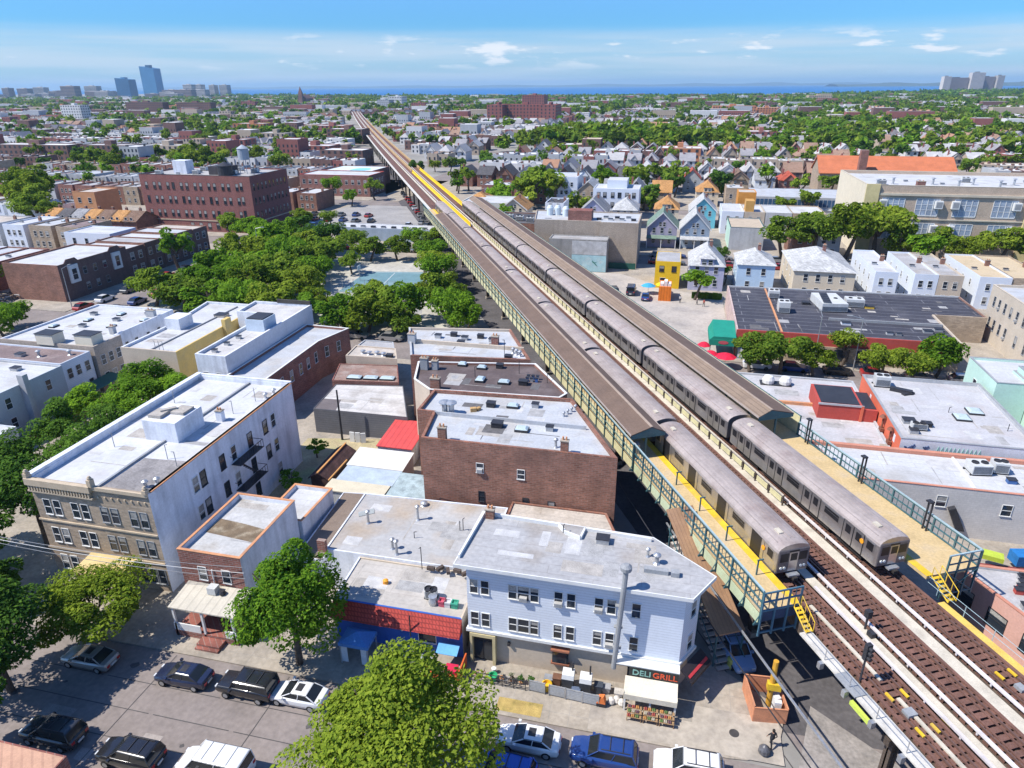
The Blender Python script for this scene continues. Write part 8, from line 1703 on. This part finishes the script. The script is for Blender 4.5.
def flat_house(c):
    _, x0, x1, y0, y1, h, wc, rc, pc = c; near = y0 < 330
    e = thing('row_house', None, 'house', ((x0+x1)/2, (y0+y1)/2, 0)); P4 = rect(x0, x1, y0, y1)
    b = M(); inn = poly_off(P4, .25); b.prism(P4, 0, h, 0, None)
    for q in range(4):
        j = (q+1) % 4; b.face([(*inn[j], h-.35), (*inn[q], h-.35), (*inn[q], h), (*inn[j], h)]); b.face([(*P4[q], h), (*P4[j], h), (*inn[j], h), (*inn[q], h)])
    b.build('wall', WALLS[wc][1 if near else 0], e)
    r = M(); r.face([(x, y, h-.35) for x, y in inn]); ro = r.build('roof', ROOFS[rc][1 if near else 0], e)
    n = max(2, int((x1-x0)/2.4))
    if near:
        for z in ([1.3, 4.3] if h < 9 else [1.3, 4.3, 7.4]): wrow(e, P4, 0, spread(P4, 0, n), z, .95, 1.5)
        hatch(e, x0+1.8, y0+5, h-.35, .9); chimney(e, x1-.7, y0+7, h-.35, .8, .6, 1.3)
        if rg.random() < .6: skylight(e, (x0+x1)/2, y0+9, h-.35, 1.0, 1.2)
    else:
        w = M()
        for z in ([1.3, 4.2] if h < 9 else [1.3, 4.2, 7.3, 10.2]):
            for q in range(n): x = x0+(x1-x0)*(q+.5)/n; w.box(x-.5, x+.5, y0-.06, y0+.02, z, z+1.6)
        w.build('glazing', WINM, e)
        b = M(); b.box(x0+1.2, x0+2.4, y0+4, y0+5.4, h-.35, h+.5); b.box(x1-1.6, x1-.8, y0+7, y0+8, h-.35, h+.9); b.build('roof_fittings', rg.choice((DARK, APB, APG)), e)
    HOUSES_AUTO.append((e, f'{rc}-roofed {wc} row house', x0, y0, h))
def gable_house(c):
    _, x0, x1, y0, y1, h, wc, rc, pc = c; near = y0 < 330; h = 5.6+(h-6.2)*.3; hr = h+rg.uniform(3.0, 4.2)
    e = thing('gabled_house', None, 'house', ((x0+x1)/2, (y0+y1)/2, 0)); P4 = rect(x0, x1, y0, y1); wmm = WALLS[wc][1 if near else 0]
    b = M(); b.prism(P4, 0, h, 0, None); b.build('wall', wmm, e)
    kind = rg.choice(('y', 'y', 'hip', 'x')); b = M()
    if kind == 'hip': b.hip(x0, x1, y0, y1, h, hr, .4)
    else: b.gable(x0, x1, y0, y1, h, hr, kind, .4, .2, 0, 1)
    if rg.random() < .5: b.gable(x0+1.6, x1-1.6, y0-.8, y0+5, h, hr-.9, 'y', .3, .15, 0, 1)
    b.build('roof', [PIT[pc][1 if near else 0], wmm], e)
    if near:
        for z in (1.3, 4.0): wrow(e, P4, 0, spread(P4, 0, 2), z, .9, 1.4)
    else:
        w = M()
        for z in (1.3, 4.0):
            for q in range(2): x = x0+(x1-x0)*(q+.5)/2; w.box(x-.6, x+.6, y0-.06, y0+.02, z, z+1.4)
        if kind == 'y': cx = (x0+x1)/2; w.box(cx-.6, cx+.6, y0-.06, y0+.02, h+.5, h+1.7)
        w.build('glazing', WINM, e)
    b = M(); b.box(x0+1.5, x0+2.2, y0+6, y0+6.8, h, hr+.8); b.build('chimney', APR, e)
    HOUSES_AUTO.append((e, f'{pc} {"hip-roofed" if kind == "hip" else "pitched-roof"} {wc} house', x0, y0, h))
for c in flat[:NF]: flat_house(c)
for c in gab[:NG]: gable_house(c)
FM = [APB, APR, APT, APW, APG, FRW, FRG, FRD, FRB, FRT, FRS, FRO, WINM]
WI = {'brown brick': 0, 'red brick': 1, 'tan brick': 2, 'white': 3, 'grey': 4}; RI = {'white': 5, 'silver': 5, 'grey': 6, 'dark': 7, 'brown': 8, 'tan': 9}; PI_ = {'grey': 10, 'brown': 8, 'orange': 11, 'pale': 6, 'dark': 7, 'red': 11}
b = M()
for c in flat[NF:]+gab[NG:]:
    kind, x0, x1, y0, y1, h, wc, rc, pc = c
    if kind == 'flat' or y0 > 1800:
        b.prism(rect(x0, x1, y0, y1), 0, h, WI[wc], RI[rc])
        if y0 < 1500: b.box(x0+1, x0+2.5, y0+4, y0+6, h, h+1, rg.choice((7, 0, 6)))
    else:
        b.prism(rect(x0, x1, y0, y1), 0, 5.6, WI[wc], None)
        if x1-x0 > 11:
            n = int((x1-x0)/7); st = (x1-x0)/n
            for q in range(n): b.gable(x0+q*st+.5, x0+(q+1)*st-.5, y0, y1, 5.6, 9.3, 'y', .3, .2, PI_[pc], WI[wc])
        else: b.gable(x0, x1, y0, y1, 5.6, 9.4, rg.choice('xy'), .3, .2, PI_[pc], WI[wc])
    if y0 < 1200:
        n = max(2, int((x1-x0)/2.6))
        for z in ((1.3, 4.1) if h < 9 else (1.3, 4.1, 7.2)):
            for q in range(n): x = x0+(x1-x0)*(q+.5)/n; b.face([(x-.5, y0-.05, z), (x+.5, y0-.05, z), (x+.5, y0-.05, z+1.5), (x-.5, y0-.05, z+1.5)], 12)
tag(b.build('distant_houses', FM), 'far rows of houses filling the city out to the shore', 'houses', kind='stuff')
# scattered taller blocks, each a thing
AP_AUTO = []
for k in range(46):
    y = 330+(k/46)**1.25*2100+rg.uniform(-30, 30); xl, xr = xrange_at(y); x = rg.uniform(xl, xr)
    if x > 200 and rg.random() < .5: x = rg.uniform(xl, 0)
    w, d, h = rg.uniform(18, 42), rg.uniform(14, 20), rg.uniform(9.5, 13 if y < 1200 else 17); ky = round((y-31)/79); y = 31+79*ky+rg.choice((10, 52))
    if not free(x, x+w, y, y+d) or any(abs(x-q[3]) < 70 and abs(y-q[4]) < 50 for q in AP_AUTO): continue
    m, nm = rg.choice(((APB, 'brown brick'), (APR, 'red brick'), (APR, 'red brick'), (APT, 'tan brick'), (APW, 'white'), (APO, 'orange brick')))
    rm, rn = rg.choice(((FRW, 'white'), (FRG, 'grey'), (FRW, 'white')))
    e = apartment(None, x, x+w, y, y+d, h, m, rm, max(3, int(h/3.2))); AP_AUTO.append((e, f'{rn}-roofed {nm} apartment block', h, x, y))
# ------------------------------------------------------------------ trees of the city
TC = []
def tadd(x, y, h, r, c):
    for q in EXC:
        if q[0]-.5 < x < q[1]+.5 and q[2]-.5 < y < q[3]+.5: return
    a = (y-36*.4602)/.8878; xc = a*-.4602+(36+drift(a))*.8878
    if a < 1250 and abs(x-xc) < 12+r*.5: return
    p = pix(x, y, h)
    if -30 < p[0] < 1054: TC.append((x, y, h, r, c))
for k in range(2, 37):
    ys = STREETS[k]; xl, xr = xrange_at(ys)
    for off, dens in ((-7.2, .5), (7.2, .5), (31, .55), (40, .6), (48, .4)):
        x = xl
        while x < xr:
            a = (ys-16.6)/.8878; rs_ = x > a*-.4602+36*.8878
            dn = dens*(.78 if rs_ else .52)*(1.0 if ys > 330 else .7)
            if ys > 1300 and x > 100: dn *= 1.5
            clump = .5+.9*math.sin(x*.021+ys*.013)*math.sin(x*.013-ys*.017+1.3)
            if rg.random() < dn*max(.15, clump):
                s = 1.0 if ys < 1000 else 1.25
                tadd(x+rg.uniform(-1, 1), ys+off+rg.uniform(-2, 2), rg.uniform(7, 12.5)*s, rg.uniform(3.2, 5.4)*s, rg.choice(('green', 'mid', 'mid', 'lime', 'dark', 'lime')))
            x += rg.uniform(6, 10)*(1 if ys < 900 else 1.6)
for k in range(190):  # the wooded strip right of the railway in the middle distance
    x, y = rg.uniform(-125, 40), rg.uniform(505, 640); tadd(x, y, rg.uniform(11, 17), rg.uniform(5, 8), rg.choice(('lime', 'mid', 'lime', 'green')))
for x0, x1, y0, y1, n in ((40, 260, 480, 760, 120), (120, 330, 640, 1000, 140), (-30, 40, 270, 330, 9), (-75, -40, 262, 300, 10), (-420, -250, 520, 620, 40), (-330, -240, 330, 400, 12), (-560, -430, 600, 700, 40), (-900, -500, 760, 900, 50)):
    for k in range(n): tadd(rg.uniform(x0, x1), rg.uniform(y0, y1), rg.uniform(10, 15), rg.uniform(4.5, 7.5), rg.choice(('lime', 'mid', 'green', 'mid')))
for k in range(1500):  # the green belt along the shore
    t = rg.random(); x = -900+t*3300; y = (2870 if x < 300 else 2870+(x-300)*1.0)-rg.random()**1.3*(300+max(0, x)*1.1)
    tadd(x, y, rg.uniform(8, 12)+max(0, min(7, (x-300)/80)), rg.uniform(8, 14), rg.choice(('dark', 'mid', 'dark', 'green')))
for k in range(260):
    x = rg.uniform(-2600, -900); y = 2950+(-900-x)*.55-rg.random()*400; tadd(x, y, rg.uniform(9, 15), rg.uniform(8, 14), rg.choice(('dark', 'mid')))
TC.sort(key=lambda t: t[1])
done = len(TREES_AUTO)
NI = 285-done
for x, y, h, r, c in TC[:max(0, NI)]: tree(x, y, h, r, c, res='s', z=0)
rgn = np.random.default_rng(5); buckets = {}
for x, y, h, r, c in TC[max(0, NI):]:
    buckets.setdefault(c, []).append((x, y, h, r))
parts = []; mi = []
LVN = list(LV)
for c, lst in buckets.items():
    for x, y, h, r in lst:
        n, lf = (140, .33) if y < 750 else (60, .5) if y < 1500 else (26, .75)
        V = crown_np(int(rgn.integers(0, 40)), n, 9, lf, .85)*r
        a = rgn.uniform(0, 6.28); ca2, sa2 = math.cos(a), math.sin(a); V = np.stack([V[:, 0]*ca2-V[:, 1]*sa2, V[:, 0]*sa2+V[:, 1]*ca2, V[:, 2]], 1)
        V[:, 2] *= 1.2; V += np.array([x, y, h-r*.9]); parts.append(V); mi.append(np.full(n, LVN.index(c)))
me = quads_mesh('distant_trees', np.concatenate(parts), [LV[k] for k in LVN]); me.polygons.foreach_set('material_index', np.concatenate(mi).astype(np.int32))
o = bpy.data.objects.new('distant_trees', me); COL.objects.link(o); tag(o, 'far street and garden trees merging into green between the roofs', 'trees', kind='stuff')
# ------------------------------------------------------------------ haze
b = M(); b.box(-27500, 31500, -2500, 31500, -3, 215); hz = b.build('haze', [])
hm = bpy.data.materials.new('haze'); hm.use_nodes = True; n_ = hm.node_tree.nodes; n_.remove(n_['Principled BSDF']); pv = n_.new('ShaderNodeVolumePrincipled')
pv.inputs['Color'].default_value = (.50, .76, 1, 1); pv.inputs['Density'].default_value = HAZE = .00006; pv.inputs['Anisotropy'].default_value = .1
hm.node_tree.links.new(pv.outputs[0], n_['Material Output'].inputs['Volume']); hz.data.materials.append(hm); tag(hz, kind='stuff')
# ------------------------------------------------------------------ labels for the many
ORD = ['first', 'second', 'third', 'fourth', 'fifth', 'sixth', 'seventh', 'eighth', 'ninth', 'tenth', 'eleventh', 'twelfth', 'thirteenth', 'fourteenth', 'fifteenth', 'sixteenth', 'seventeenth', 'eighteenth', 'nineteenth', 'twentieth']
def relate(x, y, z):
    p = pix(x, y, z); best = None
    for n, q in LAND_:
        dx, dy = p[0]-q[0], p[1]-q[1]; d = math.hypot(dx, dy*2)
        if best is None or d < best[0]: best = (d, n, dx, dy)
    _, n, dx, dy = best
    r = ('right of ' if dx > 0 else 'left of ') if abs(dx) > abs(dy)*1.4 else ('behind ' if dy < 0 else 'before ')
    return r+n, p[0]
for n, x, y, z in (('the courtyard apartment block', -190, 890, 20), ('the long orange building', 80, 1210, 10), ('the pale far slab', -806, 840, 18), ('the left brown terrace', -900, 1118, 18), ('the wooded strip', -45, 560, 12), ('the far grey slab block', -593, 1410, 15), ('the dark brick terrace', -425, 402, 8), ('the purple-brown block', -274, 568, 9), ('the red apartment row', -313, 618, 9), ('the big lime tree', -225, 205, 12), ('the pale green-grey store', -62, 240, 6), ('the cream gabled block', 305, 1811, 16), ('the white shopping row', 180, 500, 6), ('the far right roofs', 320, 620, 6), ('the tan terrace on the left', -329, 410, 8)):
    if 'shopping' not in n and 'far right' not in n: mark(n, x, y, z)
def label_all(items, group_fmt=None):
    bins = {}
    for o, attr, x, y, z in items:
        rel, px_ = relate(x, y, z); bins.setdefault((attr, rel), []).append((px_, y, o))
    for (attr, rel), lst in bins.items():
        lst.sort(key=lambda t: (t[0], t[1]))
        for i, (_, _, o) in enumerate(lst):
            if len(lst) == 1: o['label'] = f'{attr} {rel}'
            else: o['label'] = f'{attr}, {ORD[i] if i < 20 else str(i+1)+"th"} from left {rel}'
            if group_fmt: o['group'] = group_fmt
label_all([(e, a, x, y, h) for e, a, x, y, h in HOUSES_AUTO], 'houses of the far city')
label_all([(e, a, x, y, h) for e, a, h, x, y in AP_AUTO], 'apartment blocks of the far city')
CN = {'dark': 'dark green tree', 'green': 'bright green tree', 'lime': 'yellow-green tree', 'mid': 'mid green tree'}
label_all([(e, CN[c], x, y, h) for e, c, x, y, h in TREES_AUTO], 'trees of the city')
for o, colour, where, x, y in CARS_AUTO: o['category'] = 'car'
label_all([(o, f'{colour} parked car', x, y, 1) for o, colour, where, x, y in CARS_AUTO], 'cars parked in far streets and lots')
